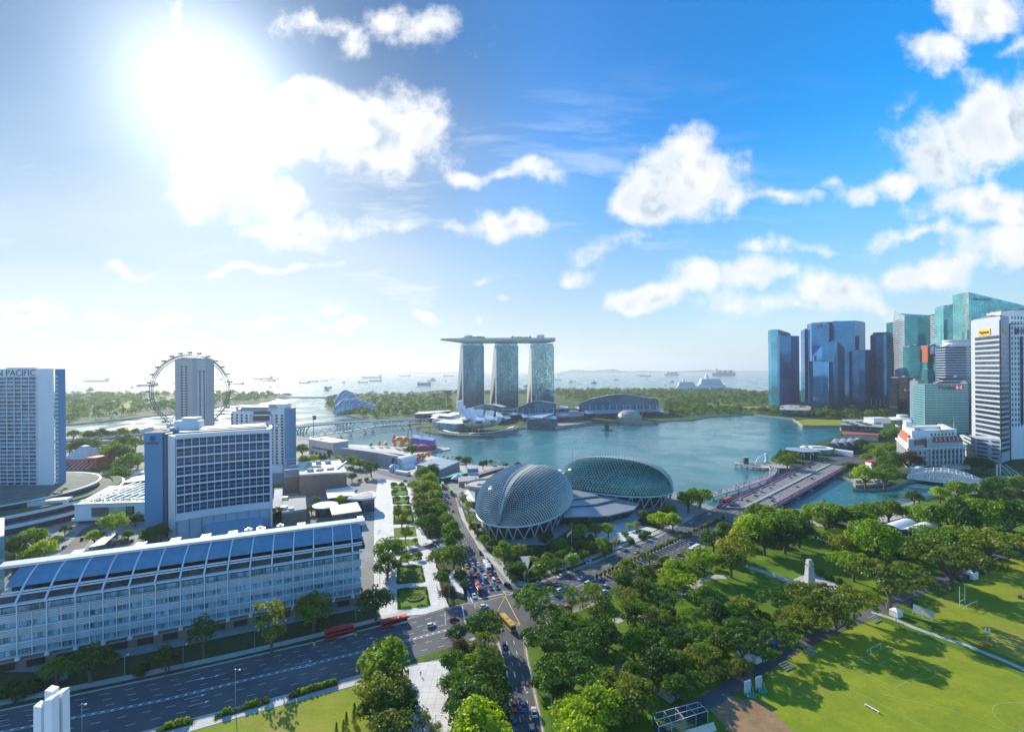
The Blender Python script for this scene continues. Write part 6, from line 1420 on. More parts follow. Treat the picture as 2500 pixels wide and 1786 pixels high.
c=up('I',1548,500,938);m=MB();m.lathe((c.x,938,Z[0]),[(25,0),(25,5),(21,5.2),(21,11),(23,11.4),(23,14),(4,15)],24);m.build('roof_drum',WHITE2,r);m=MB();m.tube([(c.x-30,940,Z[0]),(c.x-30,940,Z[0]+30)],.8,5);m.build('antenna',WHITE2,r)
tower('lower white banded wing at the foot of the drum topped tower',[(1448,757,905),(1616,752,900),(1672,758,915)],14,SB,14,WHB,1.2,.5)
tower('white and blue zigzag banded tower behind the drum topped one',[(1390,268,1210),(1440,262,1192),(1475,270,1200)],30,glass('zigzag_glass',(.05,.14,.24),.08,.4,(6,6,5.0),.9),46,WHB,1.4,.5)
r,P,Z=tower('green tower with red sign, tallest between banded and slanted towers',[(1447,210,1160),(1552,184,1140),(1606,182,1170)],34,G2,56,GRB,.35,.2)
p=up('I',1500,215,1146);text('DBS',9,(p.x,p.y-9,p.z),(-.2,-1,0),MATS['sign_red'],r)
r,P,Z=tower('huge pale green tower with slanted glass top at the right edge',[(1606,106,1092),(1640,103,1062),(1760,131,1064),(2061,206,1070),(2300,262,1076)],40,G2,62,GRB,.4,.2,6,cap=False)
m=MB();m.grid([[tuple(P[i]+V3(-.5,-.5,0))for i in(0,1)],[tuple(P[i]+V3(-.5,-.5,Z[i]+.3))for i in(0,1)]]);m.build('pale_flank',glass('pale_green_flank',(.5,.62,.58),.15,.6,(3,3,3.8),.15),r)
p=up('I',1744,156,1062);text('Prudential',9,(p.x,p.y-2,p.z),(0,-1,0),mat('sign_navy',(.02,.08,.18),.4,var=0),r)
r,P,Z=tower('black tower with small white sign beside the green bank',[(1093,757,946),(1236,755,934),(1250,758,950)],30,K1,26,mat('black_band',(.03,.045,.06),.3,.3),.5,.3)
p=up('I',1165,848,936);text('Bank',6,(p.x,p.y-1,p.z),(0,-1,0),WHITE,r)
tower('plain slate blue slab squeezed behind the green bank',[(1252,782,868),(1300,780,860)],26,mat('slate_slab',(.16,.24,.30),.6,var=.06),0)
HG=glass('bank_glass',(.06,.25,.30),.12,.35,(4,4,8),.25)
r,P,Z=tower('teal banded bank building with red hexagon sign',[(1290,812,790),(1308,806,770),(1636,802,776)],30,HG,20,mat('teal_band',(.15,.33,.38),.45,.1,var=.06),2.6,.5,9,mat('teal_pier',(.22,.36,.37),.5,var=.05),lean=(.3,1))
p=up('I',1470,826,770);text('HSBC',12.5,(p.x,p.y-1.6,p.z),(0,-1,0),mat('sign_dark',(.04,.07,.08),.4,var=0),r)
c=up('I',1557,828,770.5);y=c.y-2;m=MB();w,h=9.5,4.2;m.m=0
m.face((c.x-w/2,y,c.z-h),(c.x+w/2,y,c.z-h),(c.x+w/2,y,c.z+h),(c.x-w/2,y,c.z+h));m.m=1;y-=.15
for s in(-1,1):m.face((c.x+s*w/2,y,c.z-h),(c.x+s*w,y,c.z),(c.x+s*w/2,y,c.z+h))
for s in(-1,1):m.face((c.x-w/2,y,c.z+s*h),(c.x,y,c.z),(c.x+w/2,y,c.z+s*h))
for s in(-1,1):pass
m.build('hexagon_sign',[WHITE,MATS['sign_red']],r)
MBK=glass('banded_glass',(.035,.06,.11),.08,.35)
STON=mat('stone_band',(.42,.46,.51),.55,var=.06)
r,P,Z=tower('white banded tower with yellow sign, its left flank sunlit',[(1687,312,588),(1880,288,541),(1945,286,556)],26,STON,0,lean=(.75,1),cap=True)
m=MB();ring=[P[0],P[1],P[2]];zt=Z[1]
for k in range(29):
 z=12+k*6.1
 if z>up('I',1800,445,560).z:break
 for a,b in((P[0],P[1]),(P[1],P[2])):d=(b-a).normalized();o=V3(d.y,-d.x)*.15;m.prism([a+o+d*.4,b+o-d*.4,b+o*3-d*.4,a+o*3+d*.4],z,z+3.5)
m.build('window_band',MBK,r)
m=MB();q=lerp(P[0],P[1],.985);m.bar(V3(q.x-.5,q.y-.5,4),V3(q.x-.5,q.y-.5,Z[1]-4),.9);m.build('dark_seam',DARK,r)
YS=mat('sign_yellow',(.80,.48,.03),.5,var=0)
d=(P[1]-P[0]).normalized();o=V3(d.y,-d.x);c=lerp(P[0],P[1],.38);z=up('I',1757,408,565).z;m=MB();m.prism([c+o*.3-d*11,c+o*.3+d*13,c+o*.7+d*13,c+o*.7-d*11],z-4,z+4);m.build('yellow_sign',YS,r)
text('Maybank',5.6,c+o*.9+d*1.5+V3(0,0,z),o,mat('sign_black',(.02,.02,.02),.5,var=0),r)
d2=(P[2]-P[1]).normalized();o2=V3(d2.y,-d2.x);c=lerp(P[1],P[2],.52);m=MB();m.prism([c+o2*.3-d2*8,c+o2*.3+d2*8,c+o2*.7+d2*8,c+o2*.7-d2*8],z-1,z+3);m.build('yellow_sign',YS,r)
r,P,Z=tower('white striped podium at the foot of the yellow signed tower',[(1602,1205,590),(1690,1210,545),(1800,1218,530),(1885,1225,520)],24,STON,0,lean=(.7,1),cap=False)
m=MB()
for k in range(5):
 z=8+k*4.6
 for a,b in zip(P,P[1:]):d=(b-a).normalized();o=V3(d.y,-d.x)*.2;m.prism([a+o+d*2,b+o-d*2,b+o*2.6-d*2,a+o*2.6+d*2],z,z+1.7)
m.build('window_band',MBK,r)
r,P,Z=tower('white tower with dark punched windows and red round sign, cut by the right edge',[(1958,352,560),(2075,340,566),(2300,330,580)],30,WHITE,0,lean=(.6,1))
wins=[]
d=(P[1]-P[0]).normalized();o=V3(d.y,-d.x);L=(P[1]-P[0]).length
for i in range(5):
 for k in range(22):
  g=MB();a=P[0]+d*(L*(.05+.2*i))+o*.1;b=a+d*(L*.085);z=40+k*6.2;g.prism([a,b,b+o*.15,a+o*.15],z,z+3.6);wins.append(g)
each('window',wins,MBK,r)
m=MB()
for s in(.62,.72):a=P[0]+d*(L*s)+o*.3;m.bar(V3(a.x,a.y,42),V3(a.x,a.y,Z[0]-14),1.6,.6)
m.build('dark_strip',MBK,r)
c=P[0]+d*(L*.36)+o*.6;z=up('I',2000,350,560).z;m=MB();m.tube([c+d*(3*cos(t*pi/8))+V3(0,0,z-8+3*sin(t*pi/8))for t in range(16)],.7,4,closed=True);m.prism([c-d*.5,c+d*.5,c+d*.5+o*.4,c-d*.5+o*.4],z-11,z-5);m.build('round_sign',MATS['sign_red'],r)
text('中国银行',5.4,c+d*15+V3(0,0,z-8),o,MATS['sign_navy'],r)
tower('white stepped roof block behind the yellow signed tower',[(1882,252,660),(1975,240,650),(2300,236,660)],26,WHITE,0)
tower('dark tower filling the gap right of the teal bank',[(1636,800,800),(1688,800,806)],26,K1,24,mat('grey_band',(.3,.32,.33),.5),.5,.3)
tower('slim blue tower in the gap behind the curved lit flanked tower',[(1346,425,1250),(1390,415,1250)],26,B2,36,CYB)
# ---------------------------------------------------------------- saucer pavilion, pier houses, bay restaurants
def saucer():
 c=at('U',292,275,0);Y=c.y;z=up('U',290,160,Y).z;R=200*.1496/F*Y;r=thing('saucer_pavilion','white saucer shaped lookout on a round stalk before the black tower','pavilion',c)
 m=MB();m.lathe(c,[(R*.45,0),(R*.45,z-9),(R*.7,z-6)],24);m.build('stalk',WHITE2,r);m=MB();m.lathe(c,[(R*.72,z-6),(R*.9,z-4),(R,z-1),(R,z+.4),(R*.93,z+3),(R*.6,z+4)],32);m.build('saucer',WHITE,r)
 m=MB();m.lathe(c,[(R*1.0,z-1.6),(R*1.012,z-1.4),(R*1.012,z+.1),(R,z+.3)],32);m.build('window_ring',DGLASS,r);m=MB();m.lathe(c,[(R*.38,z+3.9),(R*.38,z+9),(R*.36,z+9.4)],24);m.build('roof_drum',WHITE,r)
saucer()
def fullerton():
 p0=at('U',372,985);p1=at('U',1325,935);pl=at('U',178,765);d=(p1-p0);L=d.length;d.normalize();bk=(pl-p0).normalized();Db=max(60,(pl-p0).length)
 r=thing('stone_hotel','grand grey stone hotel with colonnade, red mansard roofs and white upper storeys','hotel',p0);q=lambda s,e,z=0:V3(p0.x,p0.y)+d*s+bk*e+V3(0,0,z)
 ST=mat('grey_stone',(.46,.46,.44),.75,var=.1,scale=.15);RED=mat('red_tiles',(.38,.09,.05),.7,var=.15,scale=.4);lt=mat('light_stone',(.60,.59,.56),.7,var=.08)
 def bx(s0,s1,e0,e1,z0,z1,mm,nm):m=MB();m.prism([q(s0,e0),q(s1,e0),q(s1,e1),q(s0,e1)],z0,z1);return m.build(nm,mm,r)
 bx(1.6,L-.5,1.6,Db,0,22,ST,'main_walls');bx(-.5,L+1,-.5,Db+1,22,24,lt,'cornice');bx(3,L-3,3,Db-3,24,29,ST,'attic')
 for i in range(9):s=L*(.40+.068*i);m=MB();m.lathe(q(s,.2,3),[(1.1,0),(1.0,1),(.9,18.6)],10);m.box(q(s,.2,21.2),(2.4,2.4,.9));m.build('column',lt,r)
 for i in range(7):e=Db*(.18+.11*i);m=MB();m.lathe(q(.6,e,3),[(1.0,0),(.9,1),(.85,18.6)],10);m.build('column',lt,r)
 for i in range(9):
  for z in(5,11,16.5):m=MB();s=L*(.434+.068*i);m.prism([q(s-1.1,1.3),q(s+1.1,1.3),q(s+1.1,1.58),q(s-1.1,1.58)],z,z+3.2);m.build('window',DARK,r)
 for i in range(4):
  for z in(5,11,16.5):m=MB();s=L*(.06+.08*i);m.prism([q(s-1.0,1.3),q(s+1.0,1.3),q(s+1.0,1.58),q(s-1.0,1.58)],z,z+3.0);m.build('window',DARK,r)
 for s in(.02,.33):bx(L*s,L*s+7,-.2,9,24,33,ST,'corner_pavilion');bx(L*s-.6,L*s+7.6,-.8,9.6,33,34.2,lt,'pavilion_cap')
 def mans(s0,s1,e0,e1,z0,z1,dz):m=MB();b=[q(s0,e0,z0),q(s1,e0,z0),q(s1,e1,z0),q(s0,e1,z0)];t=[q(s0+dz,e0+dz,z1),q(s1-dz,e0+dz,z1),q(s1-dz,e1-dz,z1),q(s0+dz,e1-dz,z1)];[m.face(b[i],b[(i+1)%4],t[(i+1)%4],t[i])for i in range(4)];m.face(*t);return m.build('mansard_roof',RED,r)
 mans(L*.40,L*.97,1.5,12,29,34.5,4);mans(L*.12,L*.32,1.5,9,27,32,2.5);mans(1.5,11,Db*.16,Db*.86,29,36,4)
 for i in range(6):s=L*(.50+.075*i);m=MB();m.prism([q(s-.5,2.4),q(s+.5,2.4),q(s+.5,7.5),q(s-.5,7.5)],29.2,[32.6,32.6,35,35]);m.build('dormer',WHITE,r)
 bx(L*.10,L*.88,9,15,29,42,WHITE,'upper_storeys');bx(L*.10,L*.2,15,Db*.85,29,42,WHITE,'upper_storeys');bx(L*.78,L*.88,15,Db*.85,29,41,WHITE,'upper_storeys');bx(L*.2,L*.78,Db*.72,Db*.85,29,40,WHITE,'upper_storeys');bx(L*.2,L*.78,15,Db*.72,29,34,mat('court_roof',(.42,.36,.26),.8,var=.2),'court_roof')
 bx(L*.1,L*.22,Db*.55,Db*.8,42,48,WHITE,'roof_house');bx(L*.16,L*.26,14,22,42,44,ROOFG,'roof_plant')
 text('THE FULLERTON HOTEL',2.5,q(L*.58,8.9,40.2),-bk,mat('sign_brown',(.06,.05,.04),.5,var=0),r,squash=.9)
 m=MB()
 for i in range(7):s=L*(.44+.062*i);m.prism([q(s-1,8.8),q(s+1,8.8),q(s+1,8.98),q(s-1,8.98)],35.5,38);m.build('upper_window',DARK,r);m=MB()
 b=q(L*.84,12,41);m=MB();m.tube([b,b+V3(0,0,14)],.25,5);m.build('flagpole',WHITE,r);m=MB();m.face(b+V3(0,0,12.5),b+V3(-5,-1,11),b+V3(-5,-1,8.6),b+V3(0,0,9.8));m.build('flag',mat('flag_pink',(.6,.15,.18),.7,var=.3,scale=.5),r)
 bx(L*.55,L*1.02,-13,-2,0,4.5,lt,'river_terrace');bx(L*.7,L*.98,-12,-6,4.5,5,mat('terrace_awning',(.30,.36,.40),.7),'terrace_canopy')
fullerton()
block('pier_house','long pier house with red tiled roof and arches on the bay','pier house','J',[(1730,225),(2060,236),(2062,200),(1740,192)],9,mat('pier_stone',(.42,.40,.36),.8,var=.15),MATS['red_tiles'],over=1)
r,P=block('bay_hotel','low dark glass bay hotel with planted roof behind the red roofed pier house','hotel','J',[(1720,140),(1985,155),(2110,165),(2105,95),(1725,88)],19,glass('bay_hotel_glass',(.10,.20,.24),.1,.3),ROOFG,windows=(4,1.4,DGLASS))
units(r,'roof_garden',MATS['roof_green'],[('J',1760+i*42,118+(i%3)*12,9,5,1.6)for i in range(8)],19.5);units(r,'roof_house',WHITE2,[('J',2050,120,30,20,9)],19.5)
m=MB();P2=[at('J',*p,11)for p in((1800,140),(2005,150),(2000,178),(1805,168))];m.prism([(p.x,p.y)for p in P2],5,[9,9,7,7]);m.build('red_canopy',MATS['red_tiles'],r)
def waves():
 r=thing('wave_roof_building','low bayside building under silver wave shaped roofs','restaurant',at('J',1720,320,0))
 m0=mat('wave_silver',(.50,.53,.55),.35,.5,var=.05)
 for i in range(4):
  a=at('J',1590+i*70,300-i*4,11);b=at('J',1665+i*70,330-i*3,9);c=V3(30,30,0);rows=[]
  for j in range(9):t=j/8;q=lerp(a,b,t);rows.append([tuple(q+V3(0,-6,1.9*sin(pi*t))),tuple(q+c+V3(0,0,1.9*sin(pi*t)))])
  m=MB();m.grid(rows);m.build('wave_roof',m0,r,True)
 P=[at('J',*p,8)for p in((1590,318),(1760,345),(1880,310),(1800,280),(1650,285))];m=MB();m.prism([(p.x,p.y)for p in P],0,7.5);m.build('glass_walls',DGLASS,r)
 c=at('J',1490,335,9);r=thing('ring_restaurant','oval ring shaped bay restaurant with open roof court','restaurant',(c.x,c.y,0));m=MB();m.lathe((c.x,c.y,0),[(17.5,0),(17.5,6)],40,.85);m.build('glass_walls',glass('ring_glass',(.16,.30,.32),.1,.3),r)
 m=MB();n=48
 for(r0,z0),(r1,z1)in(((19.5,6.2),(19.5,7.2)),((19.5,7.2),(14.5,7.6)),((14.5,7.6),(14.5,6.4))):m.grid([[(c.x+r0*cos(2*pi*i/n),c.y+.85*r0*sin(2*pi*i/n),z0)for i in range(n)],[(c.x+r1*cos(2*pi*i/n),c.y+.85*r1*sin(2*pi*i/n),z1)for i in range(n)]],True)
 m.build('ring_roof',WHITE,r);m=MB();m.box((c.x,c.y,6),(16,8,3));m.build('court_pavilion',WHITE2,r)
 block('glass_restaurant','dark glass restaurant with thin pale flat roof by the bridge end','restaurant','J',[(1225,372),(1360,388),(1500,385),(1420,358),(1240,352)],9,DGLASS,mat('thin_roof',(.46,.48,.50),.4,.4),over=4)
 block('white_colonnade','long low white colonnade beside the road behind the bridge','colonnade','J',[(1652,372),(1830,396),(1830,384),(1660,362)],5,WHITE,WHITE2)
 # bastion with terrace and kiosk by the river
 P=[at('J',*p,3)for p in((1828,668),(1850,690),(2000,685),(2165,660),(2160,640),(1950,640))];r=thing('stone_bastion','rounded stone river bastion with cafe tents','bastion',P[0]);m=MB();m.prism([(p.x,p.y)for p in P],-4,2.6);m.build('stone_wall',mat('bastion_stone',(.28,.26,.22),.9,var=.25,scale=.4),r)
 m=MB();c=sum(P,Vector())/6
 for k in range(4):m.box((c.x-14+k*9,c.y+(k%2)*3,2.6),(7,5,2.6),.2)
 m.build('cafe_tents',mat('cafe_tan',(.50,.42,.33),.8,var=.2),r)
 p=at('J',2020,540,0);r=thing('white_kiosk','white kiosk with red awning near the river bastion','kiosk',p);m=MB();m.box(p,(12,9,7));m.build('walls',WHITE,r);m=MB();m.box((p.x,p.y,7),(13,10,1.2));m.build('awning',MATS['sign_red'],r)
 P=[at('J',*p,0.5)for p in((1310,108),(1360,150),(1722,152),(1718,100),(1400,95))];land('lawn_platform',[(p.x,p.y)for p in P],FIELD)
 o=bpy.data.objects['lawn_platform'];o.location.z=2.2
waves()
# low buildings and tree clumps filling the ground between the left-hand hotels
for lab,q,z,w,rf in(('low white block with dark windows behind the mall roof',[(1000,1320),(1080,1290),(1270,1265),(1270,1300),(1090,1345)],7,WHITE2,ROOFG),('small grey roofed block between pyramid pavilion and podium',[(600,1300),(660,1280),(700,1300),(640,1330)],6,BROWNWALL,ROOFG),('narrow pale block beside the dark hotel slab',[(1150,1220),(1275,1195),(1275,1212),(1165,1240)],6,WHITE2,ROOFW)):
 block('low_block',lab,'building','A',q,z,w,rf,windows=(2,1.2,DARK),over=.3)
# ================================================================== TREES AND PLANTING
def leaf_mat(name,c,c2,tr=0.46):
 m=bpy.data.materials.new(name);m.use_nodes=True;t=NT(m.node_tree);N=m.node_tree.nodes;N.clear()
 out=t.n('ShaderNodeOutputMaterial');P=t.n('ShaderNodeTexCoord').outputs['Object'];rnd=t.n('ShaderNodeObjectInfo').outputs['Random']
 g=t.n('ShaderNodeNewGeometry').outputs['Random Per Island']
 f=t.m('ADD',t.m('MULTIPLY',t.ramp(t.noise(t.v('ADD',P,t.xyz(rnd,rnd,0.0)),2.2,3.0),.3,.7),.7),t.m('MULTIPLY',g,.3))
 col=t.mix(f,c,c2);k=t.ramp(rnd,0,1,False,(.75,1.65));col=t.v('MULTIPLY',col,t.xyz(k,t.m('MULTIPLY_ADD',k,.75,.3),t.m('MULTIPLY_ADD',k,-.3,1.2)))
 d=t.n('ShaderNodeBsdfDiffuse');t.put(d.inputs[0],col);tl=t.n('ShaderNodeBsdfTranslucent');t.put(tl.inputs[0],t.v('MULTIPLY',col,(2.1,1.9,.6)))
 gl=t.n('ShaderNodeBsdfGlossy');gl.inputs['Roughness'].default_value=.45;gl.inputs[0].default_value=(.5,.55,.5,1)
 a=t.n('ShaderNodeMixShader');a.inputs[0].default_value=tr;t.L.new(d.outputs[0],a.inputs[1]);t.L.new(tl.outputs[0],a.inputs[2])
 b=t.n('ShaderNodeMixShader');b.inputs[0].default_value=.035;t.L.new(a.outputs[0],b.inputs[1]);t.L.new(gl.outputs[0],b.inputs[2]);t.L.new(b.outputs[0],out.inputs[0])
 MATS[name]=m;return m
LEAF={'d':leaf_mat('leaf_dark',(.018,.062,.010),(.066,.148,.014)),'m':leaf_mat('leaf_green',(.058,.135,.010),(.150,.240,.014)),'l':leaf_mat('leaf_lime',(.115,.205,.008),(.240,.330,.010),.5),'y':leaf_mat('leaf_yellow',(.180,.200,.012),(.310,.300,.020),.42),'v':leaf_mat('leaf_olive',(.065,.105,.016),(.150,.180,.022)),'t':leaf_mat('leaf_rusty',(.050,.042,.020),(.095,.065,.030))}
BARK=mat('bark',(.13,.10,.075),.9,var=.3,scale=1.0)
RT=random.Random(11)
def rdir(rg):
 while True:
  v=Vector((rg.uniform(-1,1),rg.uniform(-1,1),rg.uniform(-1,1)))
  if .05<v.length<1:return v.normalized()
def leaf(mb,p,n,s,rg):
 u=n.cross(Vector((rg.uniform(-1,1),rg.uniform(-1,1),rg.uniform(-1,1))))
 if u.length<1e-3:u=n.orthogonal()
 u.normalize();v=n.cross(u);a=s*rg.uniform(.7,1.3);b=s*rg.uniform(.5,.9)
 mb.face(p-u*a,p-v*b,p+u*a,p+v*b)
def clump(mb,c,r,n,s,rg,flat=1.0):
 for _ in range(n):
  d=rdir(rg)
  if d.z<-.35 and rg.random()<.75:d.z=-d.z
  p=c+Vector((d.x*r,d.y*r,d.z*r*flat))*rg.uniform(.72,1.05);nn=(d+rdir(rg)*.75+Vector((0,0,.25))).normalized();leaf(mb,p,nn,s,rg)
def make_tree(kind,seed):
 """a tree whose crown is about one unit in radius; trunk foot at the origin"""
 rg=random.Random(seed);cr=MB();tr=MB();tops=[]
 if kind=='r':
  zc=1.0
  for i in range(34):
   d=rdir(rg);d.z=abs(d.z)*1.1-.25;q=rg.uniform(.55,.82);tops.append((Vector((d.x*q,d.y*q,zc+d.z*q*.86)),rg.uniform(.22,.36)))
  tops.append((Vector((0,0,zc)),.55))
  for c,r in tops:clump(cr,c,r,int(62*(r/.3)**1.3),.062,rg,.85)
  base=.5
 elif kind=='u':
  zc=.80
  for i in range(46):
   a=rg.uniform(0,2*pi);q=sqrt(rg.random())*.88;z=zc+.17*(1-q*q)+rg.uniform(-.05,.05);tops.append((Vector((cos(a)*q,sin(a)*q,z)),rg.uniform(.13,.22)))
  for c,r in tops:clump(cr,c,r,int(52*(r/.18)**1.2),.042,rg,.55)
  base=.35
 elif kind=='o':
  for i in range(30):
   a=rg.uniform(0,2*pi);z=rg.uniform(.75,2.2);w=.75*sin(pi*min(1,max(.08,(z-.45)/2.0)))**.6;q=rg.uniform(.4,1)*w;tops.append((Vector((cos(a)*q,sin(a)*q,z)),rg.uniform(.18,.30)))
  for c,r in tops:clump(cr,c,r,int(42*(r/.25)**1.2),.058,rg,.9)
  base=.7
 elif kind=='c':
  for i in range(26):z=.1+i/26*3.2;w=.42*(1-(z/3.5)**1.4)+.05;a=rg.uniform(0,6.28);tops.append((Vector((cos(a)*w*.4,sin(a)*w*.4,z)),max(.12,w)))
  for c,r in tops:clump(cr,c,r,40,.075,rg,1.2)
  base=.3
 elif kind=='b':
  for i in range(14):d=rdir(rg);d.z=abs(d.z);tops.append((Vector((d.x*.55,d.y*.55,.32+d.z*.42)),rg.uniform(.3,.45)))
  for c,r in tops:clump(cr,c,r,60,.11,rg,.9)
  base=.2
 elif kind=='p':
  for i in range(15):
   a=2*pi*i/15+rg.uniform(-.2,.2);el=rg.uniform(-.1,1.0);prev=None
   for k in range(7):
    t=k/6;rr=t*1.0*cos(el*.7);z=2.6+sin(el)*t*.9-t*t*.75;p=Vector((cos(a)*rr,sin(a)*rr,z));w=.15*sin(pi*min(.95,t+.12));s=Vector((-sin(a),cos(a),0))*w-Vector((0,0,w*.5))
    s2=Vector((sin(a),-cos(a),0))*w-Vector((0,0,w*.5))
    if prev:cr.face(prev[0],p,p+s,prev[0]+prev[1]);cr.face(prev[0],prev[0]+prev[2],p+s2,p)
    prev=(p,s,s2)
  tr.tube([(0,0,0),(.04,0,1.3),(0,.03,2.62)],[.10,.075,.07],6);return cr,tr
 rt={'r':.068,'u':.052,'o':.055,'c':.05,'b':.05}[kind]
 tr.tube([(0,0,-.02),(rg.uniform(-.03,.03),rg.uniform(-.03,.03),base*.6),(0,0,base)],[rt*1.25,rt,rt*.85],7)
 if kind in 'ruo':
  pick=tops[:];rg.shuffle(pick)
  for c,r in pick[:9 if kind!='o' else 7]:mid=Vector((c.x*.45,c.y*.45,base+(c.z-base)*.55));tr.tube([(0,0,base*.85),mid,c],[rt*.62,rt*.4,rt*.12],5)
 return cr,tr
PROTO={}
for kk,n in(('r',3),('u',3),('o',2),('c',1),('b',2),('p',2)):
 for i in range(n):
  cr,tr=make_tree(kk,100+10*ord(kk)+i);ms=[]
  for mb,nm,mt in((cr,'crown',LEAF['m']),(tr,'trunk',BARK)):
   me=bpy.data.meshes.new(nm);me.from_pydata(mb.v,[],mb.f);me.materials.append(mt);me.update();ms.append(me)
  PROTO.setdefault(kk,[]).append(ms)
HC={'r':(.95,.0),'u':(.88,.0),'o':(1.4,.0),'c':(1.6,0),'b':(.45,0),'p':(2.5,0)}
KIND={'r':('round_tree','round crowned tree','tree'),'u':('rain_tree','broad umbrella shaped tree','tree'),'o':('airy_tree','tall airy tree','tree'),'c':('cypress','narrow pointed cypress','tree'),'b':('shrub','rounded shrub','shrub'),'p':('palm_tree','palm','palm')}
CW={'d':'dark green','m':'green','l':'bright lime','y':'yellow flowering','v':'olive','t':'rusty brown'}
ORD=['first','second','third','fourth','fifth','sixth','seventh','eighth','ninth','tenth','eleventh','twelfth','thirteenth','fourteenth','fifteenth','sixteenth','seventeenth','eighteenth','nineteenth','twentieth']
TREES=[]
def plant(loc,R,kind,colr,label,group,stretch=1.0):
 nm,_,cat=KIND[kind];r=thing(nm,label,cat,loc,group,RT.uniform(0,6.28));R*=1.0;r.scale=(R,R*RT.uniform(.92,1.08),R*stretch*RT.uniform(.93,1.1))
 ms=RT.choice(PROTO[kind])
 for me,n in zip(ms,('crown','trunk')):
  o=bpy.data.objects.new(n,me);COL.objects.link(o);o.parent=r
  if n=='crown':o.material_slots[0].link='OBJECT';o.material_slots[0].material=LEAF[colr]
 return r
def grove(place,group,k,spec,z0=0.0):
 items=[]
 for s in spec.split(';'):
  s=s.strip()
  if not s:continue
  a=s.split(',');x,y,w=float(a[0]),float(a[1]),float(a[2]);kd,cl=a[3][0],a[3][1];R=5.0
  for _ in range(8):
   p=at(k,x,y,z0+HC[kd][0]*R);R=max(.5,w*(.54 if kd=='u' else .61)*VIEW[k][2]/F*p.y)
  items.append((px(k,x,y)[0],p,R,kd,cl))
 seen={}
 for it in items:seen.setdefault((it[3],it[4]),[]).append(it)
 for(kd,cl),L in seen.items():
  L.sort(key=lambda i:i[0])
  for i,(_,p,R,kd,cl)in enumerate(L):
   lab=f"{CW[cl]} {KIND[kd][1]} {place}"+('' if len(L)==1 else(', leftmost' if i==0 else ', rightmost')+' of two' if len(L)==2 else f", {ORD[i] if i < 20 else 'late'} from left")
   plant((p.x,p.y,z0),R,kd,cl,lab,group);TREES.append(lab)
grove('by the traffic island','trees round the junction','H','735,590,350,rd;470,660,185,rd;495,815,165,rt;740,840,300,ov;430,960,240,rd')
grove('between tiled square and park road','trees beside the tiled square','H','470,1150,330,rd;770,1060,330,rd;600,1340,430,rd;850,1250,290,rd;430,1380,200,rd;850,1480,260,rd;690,1640,560,rl;560,1010,260,rm')
grove('right of the park road','park trees along the park road','H','1230,320,460,ud;1400,480,430,ud;1330,690,460,ud;1590,570,250,rm;1570,1030,660,ud;1690,760,420,ud;1890,720,300,rd;1860,440,350,ov;1580,285,200,om;1690,300,140,ov;1780,245,170,rm;1255,1160,140,rd;1600,1430,380,rl;1860,1390,400,rl;1680,1590,420,rl;1950,1180,240,rv;1490,600,220,um;1400,1200,260,rd')
grove('beside the lettered wall','trees round the junction','H','315,125,135,rd;370,270,155,rt;490,100,115,rd;530,185,85,rd')
grove('at the tiled square edge','trees beside the tiled square','H','10,1290,130,rd;130,1520,170,ov;250,1610,150,ov')
grove('beyond the sunlit lawn','trees beside the lawn','C','1790,1080,400,rl;1800,985,250,rd;1800,1280,380,rv;1720,1450,250,rd;1900,1430,300,rd;1850,1590,330,rv;1960,1340,200,od')
grove('on the sunlit lawn','cypresses on the lawn','C','1555,1470,80,cd;1490,1530,60,cd;1465,1590,60,cd;1408,1600,56,cd')
grove('before the long office block','street trees before the office block','C','320,830,230,od;880,730,290,ov;1220,640,270,rm;1730,565,260,rd;40,1040,150,rd')
grove('at the right end of the office block','street trees before the office block','E','600,990,280,rm;590,1140,250,rd;690,910,90,rm')
grove('before the lower left facade','street trees before the office block','B','610,1160,230,rd;385,1200,165,rm;1120,1130,140,od;965,1205,100,bd;60,1350,150,bd;170,1335,150,bd;775,1130,80,bv')
grove('in the avenue row','avenue trees between garden and cars','E','1045,195,130,rd;950,245,170,rm;1010,300,150,rl;1020,370,170,rl;850,340,110,rl;930,400,140,rv;1060,450,130,rl;920,480,140,rv;1070,525,130,rm;930,565,165,rv;1120,580,125,rm;950,640,180,rd;1060,620,160,rd;1000,725,225,rd;1180,690,140,rm;1210,795,190,rm;1240,885,200,rd;1250,1055,235,rm;1080,1060,165,rv')
grove('in the formal garden plots','small trees in the formal garden','E','700,615,100,rv;785,630,90,rv;735,705,110,rv;770,820,115,ov;790,1055,90,rv;900,1035,70,rv;655,335,60,rm;735,340,50,rv;665,410,60,rm;690,485,50,rv;785,475,55,rm;700,565,55,rv;800,565,50,rm;870,890,50,rv')
grove('beside the brown panelled block','trees round the shopping block','E','250,100,115,rm;320,120,115,rm;430,175,150,rd;240,255,95,rm;120,490,110,rl;320,290,50,by;380,287,60,by;230,185,60,rd')
grove('near the grandstand','trees round the shopping block','D','560,805,115,rd;760,885,85,rd;580,905,110,rm;675,890,100,rl;860,835,85,rd;955,835,65,rm;900,905,100,rl;1650,805,120,rd;315,1165,85,rl;690,1300,80,rm;940,1305,110,rl;650,1390,90,rm;745,1405,100,rm;280,1400,90,pd;325,1385,90,pd;420,940,60,bd')
grove('on the bay edge behind the left dome','palms and trees on the bay edge','E','1150,50,36,pm;1190,62,40,pm;1235,60,38,pm;1300,80,70,rd;1372,112,95,rd;1440,98,32,pm;1540,135,85,rd;1575,95,40,pm;1618,112,50,rd;1655,105,44,pm;1730,118,44,pm;1765,140,50,rd;1830,155,50,ry;1880,135,60,rm;1405,85,50,rd')
